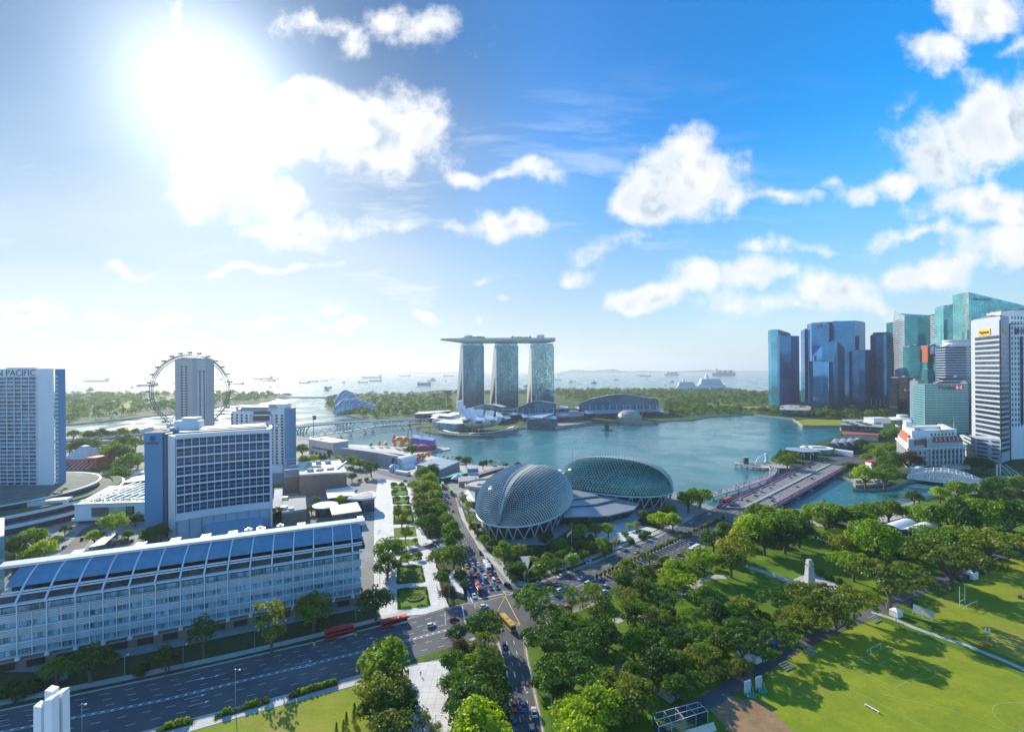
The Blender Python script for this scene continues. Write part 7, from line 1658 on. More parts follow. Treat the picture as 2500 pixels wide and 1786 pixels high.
grove('behind the pyramid pavilion','trees in the highway loop','A','650,870,90,rm;800,882,110,rd;900,867,100,rd;990,872,80,rv;1090,857,100,rm;1190,852,70,rm;720,985,160,rd;800,972,150,rd;1000,1000,140,rm;1075,1025,190,rm;970,1065,130,rm;1100,1060,150,rd;1150,1135,190,rm;1225,1100,120,rd;1200,955,120,rm;1100,935,140,rd;1040,1240,180,rd;900,1245,90,rl;960,1335,80,rm;670,1268,55,rt;610,1275,50,rl;620,1000,100,rd')
grove('among the low blocks between the hotels','trees between the hotels','A','1000,1290,70,rd;880,1330,70,rm;700,1330,60,rm;1060,1400,70,rm;620,1420,80,rl;740,1400,90,rm;690,1440,70,rd;830,1180,60,rd;1040,1180,80,rm;1250,1330,60,rd;600,1150,60,rd;930,1150,60,rl')
grove('on the round podium','palms on the round podium','A','440,1405,50,pd;490,1395,50,pd;540,1380,50,pd;578,1358,45,pd',12)
grove('by the mall underpass','trees round the mall underpass','B','30,460,110,rd;200,440,110,rm;380,330,80,rm;440,260,70,rd;560,420,60,rl;990,300,80,rd;870,290,60,rm;700,420,50,rd;75,370,150,rd;230,320,140,rm;145,405,90,rm;290,405,150,rl;770,215,150,rl;640,300,110,rl;1085,235,80,pd;1050,285,130,rd;915,185,90,rd;840,330,60,bl')
grove('at the foot of the wide blue hotel','planting at the hotel foot','S','270,1395,110,pd;1760,1215,110,pd;1840,1195,100,pd;200,1500,200,bd;1800,1310,150,bd;110,1560,160,bd')
grove('in the garden left of the silver dome','trees in the dome garden','M','110,500,100,ov;160,570,85,ol;180,690,90,om;215,760,100,rd;300,870,100,rm;370,900,95,rd;430,890,80,rd;480,985,180,rm;630,962,130,ry;560,1055,140,rd')
grove('before the silver dome','trees in the dome garden','M','850,865,140,rd;750,970,110,rd;980,912,125,rm;1130,805,170,rm;1240,735,120,rd;1300,780,115,ry;1410,787,115,rl;1160,915,80,rv;1255,865,80,rm;1240,935,100,rv;1350,905,130,rm;880,1035,125,rv;1000,1015,110,rm;1060,985,115,rm;840,1115,170,rm;960,1085,105,rm;1090,1065,135,rm;740,1065,100,rv;620,1135,120,rd;540,1135,110,rd;560,1215,95,bm;700,1185,115,rd;785,1160,120,rm;1190,1005,95,rm;1380,960,120,rd;1480,890,75,ry')
grove('on the forecourt of the green dome','trees on the dome forecourt','M','1600,752,60,rl;1668,738,60,ry;1720,645,105,rm;1820,685,105,rl;1900,685,150,rl;1970,605,120,rm;1990,705,160,rl;2130,505,210,rm;2235,485,190,rm;1560,820,70,bm;1720,840,80,bd;1760,815,80,bd;1610,880,80,bd;1680,790,50,bm')
grove('beside the bridge end in the park','riverside park trees','J','380,800,60,rv;960,965,215,rm;1100,985,250,rl;1440,930,130,rm;1600,960,240,rm;1330,1005,160,rm;1800,990,235,rm;1980,965,195,rm;2160,935,215,rv;1250,955,95,ry;830,1055,195,rm;650,1115,175,rm;900,1125,310,rl;1150,1090,330,rm;1330,1135,240,rd;540,1215,220,rd;1010,1205,240,rd;1200,1185,250,rd;750,1275,310,ry;700,1405,250,rv;450,1405,240,rl;190,1470,240,rm;1560,1180,150,bm')
grove('in the middle of the park','park trees round the memorial','K','270,180,160,rd;100,260,185,rd;550,200,350,ul;250,330,180,rv;120,440,230,ov;400,380,170,rd;540,400,170,od;630,310,150,um;740,390,140,om;770,540,150,um;920,545,170,rd;1110,545,180,rd;1180,630,150,rm;1300,640,150,uv;1440,600,120,uv;1480,400,330,ud;1700,330,200,ud;1600,590,300,uv;1780,480,300,uv;1750,610,260,uv;1090,735,200,uv;900,460,70,rm;850,330,150,om')
grove('before the playing field','park trees beside the field','K','290,775,360,ud;580,745,300,ud;820,725,250,ud;880,825,220,ud;1160,805,420,ud;1350,885,280,ud;1520,780,340,ud;820,905,320,uv;420,1010,290,rd;580,985,200,rv;690,1135,290,ud;870,1065,250,uv;1020,1035,220,uv;1150,1045,150,rv;180,1105,220,rd;560,1240,220,rd;200,1320,350,rv;50,1420,270,rv;120,1210,200,ov;400,1180,150,rd;1180,1010,130,rm')
grove('beside the upper playing field','umbrella trees beside the upper field','L','820,470,520,uv;560,355,330,um;710,225,330,rm;480,265,190,rv;1000,235,280,ud;1250,165,400,um;1280,325,540,uv;1560,185,440,uv;1760,190,280,uv;1700,300,150,ud;300,445,70,bm;370,480,60,bm;445,505,60,bm;330,640,460,uv;200,780,300,uv;560,620,360,uv;110,890,200,ud;430,790,260,uv')
grove('along the river bank','riverside park trees','U','480,1440,220,rd;560,1455,140,rl;900,1375,250,rl;1200,1345,320,rm;1260,1295,210,rm;1600,1340,340,rd;1850,1210,250,rm;1900,1300,290,rd;2150,1160,210,rl;2200,1260,290,rd;1600,1450,250,rv;2100,1410,320,rv;1350,1460,220,rm;1850,1470,240,rm')
grove('behind the glass court hall','riverside park trees','L','540,40,160,rd;950,12,130,rl;1100,35,210,rm;1300,45,280,rd;1500,55,280,rm;1700,45,280,rd;640,60,150,rm;420,40,150,rm')
grove('beside the stone hotel','trees round the stone hotel','U','130,400,270,rm;110,880,250,rd;390,830,340,rt;800,1025,250,bd;1035,935,100,pd;1430,885,180,rd;1610,910,270,rd;50,1020,260,rm;100,620,160,rm;2260,900,80,rd;1500,820,120,rd')
grove('at the far end of the bridge','trees at the bridge end','I','1000,1510,160,rm;1050,1400,160,rd;850,1505,165,rl;862,1365,70,rm;940,1330,100,rm;230,1335,85,rd;255,1392,115,rm;312,1352,90,rm;735,1400,60,pd;765,1445,95,rd;820,1260,90,rd;880,1290,70,rm;1040,1290,100,rm;690,1420,50,pd;200,1370,80,rd;970,1440,90,rv')
def canopy(k,polys,n,rr,label,group,seed):
 rg=random.Random(seed);PL=[[at(k,*q)for q in P]for P in polys];got=[];tries=0
 while len(got)<n and tries<4000:
  tries+=1;P=rg.choice(PL);p=V3(rg.uniform(min(q.x for q in P),max(q.x for q in P)),rg.uniform(min(q.y for q in P),max(q.y for q in P)))
  if not inside(p,P)or any((p-q).length<6.5 for q in got):continue
  got.append(p);plant((p.x,p.y,0),rg.uniform(*rr),rg.choice('uru'),rg.choice('dmmdv'),label,group,.9)
def inside(p,P):
 c=False;n=len(P);j=n-1
 for i in range(n):
  if(P[i].y>p[1])!=(P[j].y>p[1])and p[0]<(P[j].x-P[i].x)*(p[1]-P[i].y)/(P[j].y-P[i].y)+P[i].x:c=not c
  j=i
 return c
canopy('K',[[(120,520),(420,560),(1000,680),(1250,800),(1000,1000),(820,1130),(420,1150),(60,1100)],[(880,480),(1300,620),(1450,700),(1300,830),(900,680)]],44,(4.6,6.6),'green tree in the closed park canopy between junction and playing field','closed park canopy',5)
canopy('K',[[(30,180),(420,60),(700,40),(900,130),(700,300),(300,420),(40,470)]],18,(4.0,6.0),'green tree in the closed canopy between the wide road and the park lawn','closed roadside canopy',6)
canopy('L',[[(260,60),(700,30),(760,200),(1000,280),(1300,260),(1800,150),(1800,210),(1300,360),(900,420),(560,320),(420,240)]],40,(5.0,7.5),'green tree in the closed canopy behind the upper field','closed canopy behind the upper field',7)
# trees too far and too many to take one by one: waterfront rows and the sky deck
FAR=MB();FK='dmlvyt'
def small(p,R,kd,cl,st=1.0):
 me=RT.choice(PROTO[kd])[0];a=RT.uniform(0,6.28);ca,sa=cos(a)*R,sin(a)*R;z=R*st*RT.uniform(.93,1.1);FAR.m=FK.index(cl);k=3
 vs=[(p.x+v.co.x*ca-v.co.y*sa,p.y+v.co.x*sa+v.co.y*ca,p.z+v.co.z*z)for v in me.vertices];fs=[tuple(f.vertices)for f in me.polygons][::k]
 for f in fs:
  c=[sum(vs[i][j]for i in f)/4 for j in range(3)];FAR.face(*[tuple(c[j]+(vs[i][j]-c[j])*1.6 for j in range(3))for i in f])
 FAR.tube([p,p+V3(0,0,R*.8)],.3,4)
def row(k,L,kd='r',st=1.0):
 for x,y,R,c in L:small(at(k,x,y),R,kd,c,st)
row('I',[(15+640*i/25,1020+45*i/25+(10 if i%2 else 0),RT.uniform(7,10),RT.choice('dm'))for i in range(26)])
row('R',[(1150+860*i/15,520-8*i/15+(6 if i%2 else-8),RT.uniform(6,9),RT.choice('dmv'))for i in range(16)])
row('R',[(1160+i*55,470,9,'d')for i in range(5)],'c',.62)
row('T',[(1600+i*24+(i%3)*8,918-(i%2)*12,5.5,RT.choice('lm'))for i in range(14)]+[(920+i*20,1000-(i%2)*10,4.5,RT.choice('lmv'))for i in range(8)])
row('R',[(560+i*45,545-(i%3)*8,6.5,RT.choice('ml'))for i in range(12)])
for i in range(34):p,nn,w=DECK[RT.choice([11,12,13,14,15,25,26,27,28,29,30,31])];q=p+nn*RT.uniform(-.6,.6)*w;small(V3(q.x,q.y,DECKZ),RT.uniform(3.2,4.6),'r','d')
o=FAR.build('distant_trees',[LEAF[c]for c in FK],None);o['kind']='stuff'
# potted shrubs along the middle of the wide road
POT=mat('dark_pot',(.05,.045,.04),.6,var=.1);pm=MB();pm.lathe((0,0,0),[(.42,0),(.55,.85),(.48,.86)],10);pme=bpy.data.meshes.new('pot');pme.from_pydata(pm.v,[],pm.f);pme.materials.append(POT)
for i in range(44):
 p=lerp(at('P',1457,1413),at('P',1769,1266),i/43);r=thing('potted_shrub','round yellow green shrub in a dark pot in the row dividing the wide road','potted shrub',(p.x,p.y,.07),'potted shrubs dividing the wide road',RT.uniform(0,6))
 o=bpy.data.objects.new('pot',pme);COL.objects.link(o);o.parent=r;r.scale=(1.25,1.25,1.25)
 o=bpy.data.objects.new('foliage',PROTO['b'][i%2][0]);COL.objects.link(o);o.parent=r;o.location=(0,0,.75);o.scale=(1.05,1.05,1.55);o.material_slots[0].link='OBJECT';o.material_slots[0].material=LEAF['l' if i%3 else 'v']
# kerbside planters with clipped shrubs
def planter(k,line,n,lab,spots):
 a,b=at(k,*line[0],.12),at(k,*line[1],.12);r=thing('hedge_planter',lab,'hedge',(a.x,a.y,.12));m=MB();rg=random.Random(len(lab));L=(b-a).length;m.bar(a+V3(0,0,.15),b+V3(0,0,.15),2.3,.3);m.build('planter_bed',BED,r)
 m=MB()
 for _ in range(int(L*60)):q=lerp(a,b,rg.random())+V3(rg.uniform(-.9,.9),rg.uniform(-.9,.9),rg.uniform(.25,.75));leaf(m,q,(rdir(rg)+V3(0,0,.8)).normalized(),.2,rg)
 m.build('low_hedge',LEAF['d'],r)
 for x in spots:
  t=(x-line[0][0])/(line[1][0]-line[0][0]);q=lerp(a,b,t);plant((q.x,q.y,.3),.95,'b','l',lab.replace('kerbside planter with','clipped shrub in the kerbside planter with')+f", {ORD[spots.index(x)]} from left",'clipped kerbside shrubs',2.0)
planter('C',[(1018,1345),(1415,1225)],11,'kerbside planter with eleven shrubs',[1050,1095,1130,1165,1190,1228,1262,1298,1330,1362,1392])
planter('C',[(415,1505),(858,1375)],6,'kerbside planter with six shrubs',[495,525,672,712,750,835])
planter('C',[(-60,1620),(240,1540)],5,'kerbside planter with five shrubs',[20,50,105,145,185])
# formal plots: hedges and ring beds
def formal(k,quad,ring,lab):
 P=[at(k,*q,.16)for q in quad];r=thing('hedge_border',lab,'hedge',(P[0].x,P[0].y,.16));rg=random.Random(int(quad[0][0]));m=MB()
 for a,b in zip(P,P[1:]+P[:1]):
  a2,b2=lerp(a,sum(P,Vector())/4,.1),lerp(b,sum(P,Vector())/4,.1)
  for s0,s1 in((.05,.40),(.60,.95)):
   for _ in range(int((b-a).length*22)):q=lerp(a2,b2,rg.uniform(s0,s1))+V3(rg.uniform(-.5,.5),rg.uniform(-.5,.5),rg.uniform(.1,.9));leaf(m,q,(rdir(rg)+V3(0,0,.7)).normalized(),.17,rg)
 m.build('clipped_hedge',LEAF['d'],r)
 if ring:
  c=at(k,*ring[0],.16);R=ring[1];m=MB();n=28;m.grid([[(c.x+q*cos(2*pi*i/n),c.y+q*sin(2*pi*i/n),z)for i in range(n)]for q,z in((R,.2),(R,.75),(R-.9,.75),(R-.9,.2))],True);m.build('ring_wall',mat('ring_brown',(.22,.15,.10),.9,var=.3,scale=1),r);m=MB()
  for _ in range(700):a=rg.uniform(0,6.28);q=(R-.5)*sqrt(rg.random());leaf(m,V3(c.x+q*cos(a),c.y+q*sin(a),rg.uniform(.4,1.2)),(rdir(rg)+V3(0,0,.8)).normalized(),.22,rg)
  m.build('ring_planting',LEAF['m'],r)
formal('E',[(690,1140),(935,1135),(970,1300),(680,1325)],((825,1225),4.6),'upper garden plot hedge with round brown ring bed')
formal('E',[(685,1370),(985,1345),(1020,1540),(690,1580)],((865,1450),4.4),'lower garden plot hedge with round brown ring bed nearest the highway')
for q,l in(([(630,387),(790,387),(798,440),(632,450)],'second garden plot from the far end'),([(640,462),(805,457),(812,525),(645,530)],'third garden plot from the far end'),([(625,315),(775,345),(785,378),(628,375)],'farthest garden plot'),([(650,545),(822,538),(862,715),(650,735)],'long middle garden plot'),([(720,1050),(925,1010),(935,1075),(700,1110)],'small garden plot just below the service road')):formal('E',q,None,'clipped hedge border of the '+l)
# countless low planting
def cover(name,k,poly,den,r0,r1,cols,seed,lq=26,ls=.3):
 P=[at(k,*q)for q in poly];rg=random.Random(seed);x0,x1=min(p.x for p in P),max(p.x for p in P);y0,y1=min(p.y for p in P),max(p.y for p in P);m=MB();n=int((x1-x0)*(y1-y0)*den)
 for _ in range(n):
  p=(rg.uniform(x0,x1),rg.uniform(y0,y1))
  if not inside(p,P):continue
  r=rg.uniform(r0,r1);m.m=rg.randrange(len(cols));clump(m,V3(p[0],p[1],r*.5),r,lq,ls,rg,.85)
 o=m.build(name,[LEAF[c]for c in cols],None);o['kind']='stuff';return o
cover('shrubbery','P',[(1122,1240),(1140,1268),(1165,1305),(1198,1355),(1240,1404),(1300,1420),(1427,1374),(1500,1345),(1440,1320),(1370,1330),(1300,1342),(1235,1322),(1170,1285),(1135,1235)],.075,.7,1.7,'ddmv',21)
cover('shrubbery','M',[(1030,740),(1130,715),(1300,690),(1320,800),(1200,880),(1060,860)],.06,.7,1.5,'ddm',22)
cover('shrubbery','E',[(985,900),(1130,860),(1180,980),(1330,1120),(1380,1350),(1370,1490),(1210,1530),(1120,1320),(1100,1190)],.05,.5,1.2,'dmv',23)
cover('undergrowth','H',[(340,1050),(400,830),(850,800),(910,960),(980,1640),(470,1700),(420,1450)],.04,.6,1.3,'dd',24)
cover('undergrowth','H',[(1180,700),(1300,640),(1960,620),(1990,1300),(1500,1400),(1330,1300),(1260,1000)],.018,.6,1.2,'dm',25)
cover('undergrowth','M',[(1700,640),(1990,590),(2080,690),(1940,760),(1760,740)],.05,.5,1.1,'ml',26)
# far garden woods: too many to count
def woods(name,poly,n,rr,cols,seed,clear=()):
 rg=random.Random(seed);P=[V3(*p)for p in poly];x0,x1=min(p.x for p in P),max(p.x for p in P);y0,y1=min(p.y for p in P),max(p.y for p in P);m=MB();done=0;cl=[[at(k,*q)for q in L]for k,L in clear]
 def dens(p):return .5+.5*sin(p[0]*.011+1.3*sin(p[1]*.006))*sin(p[1]*.008+.7)
 tries=0
 while done<n and tries<n*12:
  tries+=1;p=(rg.uniform(x0,x1),y0+(y1-y0)*rg.random()**1.25)
  if not inside(p,P)or any(inside(p,c)for c in cl)or rg.random()>.35+dens(p):continue
  r=rg.uniform(*rr);m.m=rg.randrange(len(cols));q=int(20+26*min(1,1300/p[1]));c=V3(p[0],p[1],r*rg.uniform(.7,1.1));clump(m,c,r,q,r*.24,rg,.8);clump(m,c+V3(rg.uniform(-.6,.6)*r,rg.uniform(-.5,.5)*r,.25*r),r*.62,q//2,r*.2,rg,.8);done+=1
 o=m.build(name,[LEAF[c]for c in cols],None);o['kind']='stuff';return o
so_poly=[tuple(p[:2])for p in pts('P',[(800,978),(795,991),(825,1006),(895,1020),(985,1022),(1010,1014),(1090,1010),(1100,1000),(1280,1000),(1330,985),(1480,985),(1620,1000),(1640,1018),(1732,1012),(1838,1005),(1910,1010),(2060,1025),(2300,1020)])]+[(2600,1600),(2500,2700)]+[tuple(p[:2])for p in pts('P',[(1884,961),(1808,955),(1771,952),(1653,952),(1352,952),(1111,958),(900,964),(865,966),(806,970)])]
woods('garden_woods',so_poly,4300,(4.5,10.5),'dddm',31,(('R',[(1880,455),(2300,445),(2300,495),(1950,490)]),('R',[(1560,430),(1800,415),(1830,440),(1600,450)]),('R',[(1650,345),(1900,335),(1900,365),(1660,370)]),('Q',[(1150,480),(2273,480),(2273,800),(1150,800)]),('R',[(0,330),(300,420),(1140,420),(1140,560),(0,560)])))
ea_poly=[tuple(p[:2])for p in pts('P',[(-400,1078),(161,1034),(426,1006),(503,993),(625,981),(680,967),(684,962),(625,961),(503,960),(352,961),(161,963),(-400,969)])]
woods('far_woods',ea_poly,1500,(6,13),'dddm',32,(('N',[(980,470),(1500,440),(1500,480),(1000,510)]),('N',[(760,560),(900,520),(920,590),(760,610)]),('N',[(0,560),(90,550),(90,590),(0,600)])))
sheet('far_meadow',pts('N',[(960,480),(1200,455),(1510,440),(1510,485),(1100,520),(920,560),(880,600),(750,620),(760,560)]),FIELD,.3);sheet('far_meadow',pts('R',[(1880,458),(2300,446),(2300,497),(1950,492)]),FIELD,.3);sheet('far_meadow',pts('R',[(1560,428),(1800,414),(1830,442),(1600,452)]),FIELD,.3);sheet('far_meadow',pts('N',[(0,545),(100,540),(90,595),(0,605)]),FIELD,.3)
# ================================================================== VEHICLES
def paintm(n,c):return mat('paint_'+n,c,.28,.15,var=.03,coat=.6)
PC={n:paintm(n,c)for n,c in(('white',(.78,.78,.78)),('silver',(.48,.50,.52)),('black',(.015,.016,.018)),('grey',(.14,.15,.16)),('blue',(.02,.10,.42)),('navy',(.015,.04,.12)),('red',(.75,.04,.03)),('maroon',(.16,.015,.025)),('yellow',(.72,.50,.02)),('green',(.02,.14,.12)),('orange',(.62,.22,.03)),('lime',(.20,.55,.06)),('pink',(.55,.12,.20)),('amber',(.75,.42,.02)))}
CGL=mat('car_glass',(.02,.025,.03),.08,.1,var=0);TYRE=mat('tyre',(.02,.02,.02),.8,var=0);RIMM=mat('wheel_rim',(.4,.41,.42),.3,.7,var=0);HL=mat('headlamp',(.75,.76,.74),.15,var=0);TL=mat('tail_lamp',(.40,.01,.01),.3,var=0);SIGN=mat('roof_sign',(.70,.62,.20),.4,var=0)
def meshobj(nm,mb,ms,parent,smooth=False):
 me=bpy.data.meshes.new(nm);me.from_pydata(mb.v,[],mb.f)
 for m in(ms if isinstance(ms,list)else[ms]):me.materials.append(m)
 if isinstance(ms,list):me.polygons.foreach_set('material_index',mb.mi)
 me.update();o=bpy.data.objects.new(nm,me);o.parent=parent;return o
def loft(mb,secs):
 """sections: (x, half width bottom, half width top, z bottom, z top)"""
 rows=[]
 for x,a,b,z0,z1 in secs:
  zm=(z0+z1)/2;rows.append([(x,-a,z0),(x,a,z0),(x,max(a,b)*1.02,zm),(x,b,z1),(x,-b,z1),(x,-max(a,b)*1.02,zm)])
 mb.grid(rows[::-1],True);mb.face(*rows[0][::-1]);mb.face(*rows[-1])
def proto_car(kind):
 L,Wd,H={'sedan':(4.5,.88,1.45),'hatch':(4.1,.88,1.55),'van':(4.7,.92,1.95)}[kind];e=bpy.data.objects.new('car',None);h=L/2;parts=[];m=MB()
 loft(m,[(-h,Wd*.86,Wd*.84,.38,.85),(-h+.12,Wd,Wd*.92,.25,.95),(-h*.55,Wd,Wd*.95,.22,.98),(h*.3,Wd,Wd*.95,.22,.98),(h*.62,Wd,Wd*.9,.24,.90),(h-.1,Wd*.95,Wd*.82,.28,.72),(h,Wd*.82,Wd*.75,.36,.62)])
 r0,r1={'sedan':(-h*.50,h*.10),'hatch':(-h*.86,h*.12),'van':(-h*.92,h*.40)}[kind]
 m.prism([(r0,-Wd*.74),(r1,-Wd*.74),(r1,Wd*.74),(r0,Wd*.74)],H-.07,H);parts.append(meshobj('body',m,PC['white'],e));m=MB()
 f0,f1={'sedan':(-h*.82,h*.46),'hatch':(-h*.97,h*.46),'van':(-h*.97,h*.66)}[kind];zb=.95;zt=H-.065
 b=[(f0,-Wd*.9,zb),(f1,-Wd*.9,zb),(f1,Wd*.9,zb),(f0,Wd*.9,zb)];t=[(r0,-Wd*.72,zt),(r1,-Wd*.72,zt),(r1,Wd*.72,zt),(r0,Wd*.72,zt)]
 for i in range(4):m.face(b[i],b[(i+1)%4],t[(i+1)%4],t[i])
 parts.append(meshobj('cabin_glass',m,CGL,e))
 for x in(-h*.60,h*.62):
  for s in(-1,1):
   m=MB();m.m=0;m.tube([(x,s*(Wd-.18),.33),(x,s*(Wd+.02),.33)],.33,12);m.m=1;m.tube([(x,s*(Wd+.0),.33),(x,s*(Wd+.035),.33)],.2,10);parts.append(meshobj('wheel',m,[TYRE,RIMM],e))
 for s in(-1,1):
  m=MB();m.box((h-.08,s*Wd*.66,.56),(.14,.34,.14));parts.append(meshobj('headlight',m,HL,e));m=MB();m.box((-h+.02,s*Wd*.70,.70),(.10,.26,.16));parts.append(meshobj('tail_light',m,TL,e))
 return e,parts
def proto_bus(kind):
 L,Wd,H={'bus':(11.5,1.25,3.1),'decker':(11.5,1.25,4.3),'truck':(10,1.2,2.6)}[kind];e=bpy.data.objects.new('bus',None);h=L/2;P=[];m=MB()
 if kind=='truck':
  loft(m,[(h-2.3,Wd,Wd,.5,2.5),(h-.6,Wd,Wd*.96,.45,2.6),(h,Wd*.95,Wd*.85,.5,1.7)]);P.append(meshobj('cab',m,PC['maroon'],e));m=MB();m.box((-1.3,0,.9),(L-2.8,Wd*2,.5))
  for i in range(4):m.box((-1.3,-Wd+.3+i*.6,1.4),(L-3,.35,.12))
  P.append(meshobj('load_bed',m,mat('load_brown',(.16,.09,.07),.7),e));m=MB();m.box((h-.45,0,1.7),(.7,Wd*1.9,.75));P.append(meshobj('windscreen',m,CGL,e))
 else:
  loft(m,[(-h,Wd*.96,Wd*.90,.35,H-.12),(-h+.15,Wd,Wd*.94,.3,H),(h-.25,Wd,Wd*.94,.3,H),(h,Wd*.95,Wd*.86,.38,H-.25)]);P.append(meshobj('body',m,PC['red'],e));bands=[(1.35,2.45)]if kind=='bus' else[(1.2,2.05),(2.75,3.65)]
  m=MB()
  for z0,z1 in bands:
   for s in(-1,1):m.box((0,s*Wd*1.0,z0),(L-.7,.10,z1-z0))
   m.box((h-.02,0,z0-.15),(.12,Wd*1.75,z1-z0+.25));m.box((-h+.0,0,z0),(.10,Wd*1.6,z1-z0))
  P.append(meshobj('window_band',m,CGL,e));m=MB()
  for s in(-1,1):m.prism([(-h*.3,s*(Wd+.055)),(h-.1,s*(Wd+.055)),(h-.1,s*(Wd+.075)),(-h*.3,s*(Wd+.075))],.4,[.45,bands[0][0]-.05,bands[0][0]-.05,.45])
  P.append(meshobj('white_flash',m,PC['white'],e));m=MB();m.box((-h*.3,0,H-.02),(3.0,1.6,.22));m.box((h*.45,0,H-.02),(1.4,1.4,.18));P.append(meshobj('roof_unit',m,PC['red'],e))
 for x in(-h*.52,h*.62):
  for s in(-1,1):m=MB();m.m=0;m.tube([(x,s*(Wd-.3),.48),(x,s*(Wd+.02),.48)],.48,12);m.m=1;m.tube([(x,s*Wd,.48),(x,s*(Wd+.04),.48)],.26,10);P.append(meshobj('wheel',m,[TYRE,RIMM],e))
 for s in(-1,1):m=MB();m.box((h-.02,s*Wd*.75,.6),(.12,.35,.2));P.append(meshobj('headlight',m,HL,e))
 return e,P
VP={k:proto_car(k)for k in('sedan','hatch','van')};VP.update({k:proto_bus(k)for k in('bus','decker','truck')})
def vehicle(kind,p,d,colr,label,group=None,z=.08,sign=False,roofc=None):
 nm,cat=('car','car')if kind in('sedan','hatch')else('van','van')if kind=='van' else('truck','truck')if kind=='truck' else('bus','bus')
 r=thing(nm,label,cat,(p.x,p.y,z),group,atan2(d.y,d.x))
 for o in VP[kind][1]:
  c=o.copy();COL.objects.link(c);c.parent=r
  if o.name.split('.')[0]in('body','roof_unit','cab'):c.material_slots[0].link='OBJECT';c.material_slots[0].material=PC[roofc if(roofc and o.name.startswith('roof_unit'))else colr]
 if sign:m=MB();m.box((p.x-.2*d.x,p.y-.2*d.y,z+1.45),(.3,.8,.22),atan2(d.y,d.x));o=m.build('roof_sign',SIGN,None);o.parent=r;o.matrix_parent_inverse=Matrix.Rotation(-atan2(d.y,d.x),4,'Z')@Matrix.Translation(-r.location)
 return r
dav=(at('P',1190,1448)-at('P',1150,1370)).normalized();dav2=(at('P',1110,1290)-at('P',1092,1200)).normalized()
dhw=(at('P',1000,1509)-at('P',400,1650)).normalized();desp=(at('P',1692,1261)-at('P',1427,1383)).normalized();dpk=(at('H',1020,1010)-at('H',1090,1600)).normalized();dbr=(CB[1]-CB[0]).normalized()
Q_='in the junction queue'
def fleet(k,L,d,place,group,z=.08):
 for x,y,kind,c,extra in L:vehicle(kind,at(k,x,y,0),d*(-1 if extra.endswith('<')else 1),c,f"{c} {'saloon car' if kind == 'sedan' else 'hatchback' if kind == 'hatch' else 'van' if kind == 'van' else kind} {extra.rstrip('<')} {place}".replace('  ',' '),group,z,sign='taxi' in extra)
fleet('V',[(122,90,'sedan','yellow','taxi behind the maroon truck'),(112,40,'sedan','blue','behind the yellow taxi'),(218,72,'sedan','silver','second from the back of its lane,'),(250,140,'hatch','black','right of the maroon truck tail'),(302,58,'sedan','white','left of the white coach'),(342,132,'sedan','blue','directly left of the white coach nose'),(297,218,'hatch','grey','right of the maroon cab'),(402,240,'sedan','white','left of the red car'),(338,305,'sedan','blue','right of the red bus tail'),(420,315,'hatch','navy','left of the white van'),(493,245,'hatch','red','below the white coach'),(560,212,'sedan','green','right of the red car'),(512,102,'hatch','black','right of the white coach'),(606,300,'sedan','pink','right of the white van'),(540,322,'van','white',''),(374,392,'hatch','white','right of the red bus'),(412,486,'hatch','navy','beside the red bus nose'),(492,418,'sedan','blue','taxi alone near the stop line'),(590,412,'hatch','grey','below the white van'),(152,335,'hatch','silver','left of the red bus tail'),(193,452,'sedan','blue','left of the red bus'),(240,548,'sedan','white','first at the stop line, left lane,'),(182,14,'sedan','silver','last of the left lanes')],dav,Q_,'cars queueing at the junction')
vehicle('bus',at('V',300,440),dav,'maroon','long maroon bus in the traffic queue at the junction',roofc='red');vehicle('truck',at('V',222,240),dav,'maroon','maroon truck with brown load behind the maroon bus in the queue');vehicle('bus',at('V',432,105),dav,'white','white coach at the back of the traffic queue',roofc='white')
fleet('E',[(1580,1088,'sedan','silver','behind the white coach'),(1515,1022,'hatch','black','alone beyond the queue'),(1240,605,'sedan','maroon','alone under the tree row'),(1122,434,'sedan','blue','nearest the tree row'),(1160,438,'sedan','silver','in the far knot'),(1153,460,'sedan','white','in the far knot'),(1197,466,'sedan','navy','in the far knot'),(1166,490,'sedan','red','in the far knot'),(1145,516,'hatch','silver','front left of the far knot'),(1173,520,'hatch','green','front of the far knot'),(1216,528,'sedan','orange','taxi at the front of the far knot')],dav2,'on the avenue','cars on the avenue')
vehicle('decker',at('E',1140,362),dav2,'lime','green double deck bus under the trees, farther of two');vehicle('decker',at('E',1225,425),dav2,'lime','green double deck bus beside the dome terrace, nearer of two')
fleet('V',[(1205,362,'hatch','white','nearest the corner pavement<'),(1405,398,'sedan','black','left of the navy car<'),(1530,410,'sedan','navy','above the two white vans<'),(1558,250,'hatch','white','by the verge<'),(1885,280,'sedan','silver','near the first potted shrub<'),(2180,300,'sedan','blue','below the first potted shrub'),(1555,470,'van','white','behind the umbrella tree, rear one'),(1515,518,'van','white','behind the umbrella tree, front one'),(1990,360,'van','white','hidden by a small tree'),(2265,400,'hatch','silver','right of the small tree'),(2255,480,'hatch','white','right of the small tree'),(2010,28,'hatch','white','by the yellow hatched box<'),(1668,715,'hatch','pink','glimpsed between the trees')],desp,'on the wide road','cars on the wide road')
fleet('M',[(1665,988,'sedan','yellow','taxi<'),(1697,1003,'sedan','blue','right beside the yellow taxi<'),(1842,940,'sedan','black','left of the potted shrubs<'),(1950,890,'sedan','blue','ahead of the black one<'),(2050,808,'sedan','green','in the tree shade<'),(2155,720,'sedan','silver','nearest the bridge<'),(2160,912,'hatch','navy','right of the potted shrubs'),(2050,1010,'hatch','grey','below the white bus'),(1985,1062,'hatch','white','ahead of the red bus'),(1825,1108,'sedan','yellow','taxi behind the red bus')],desp,'on the wide road beside the domes','cars on the wide road')
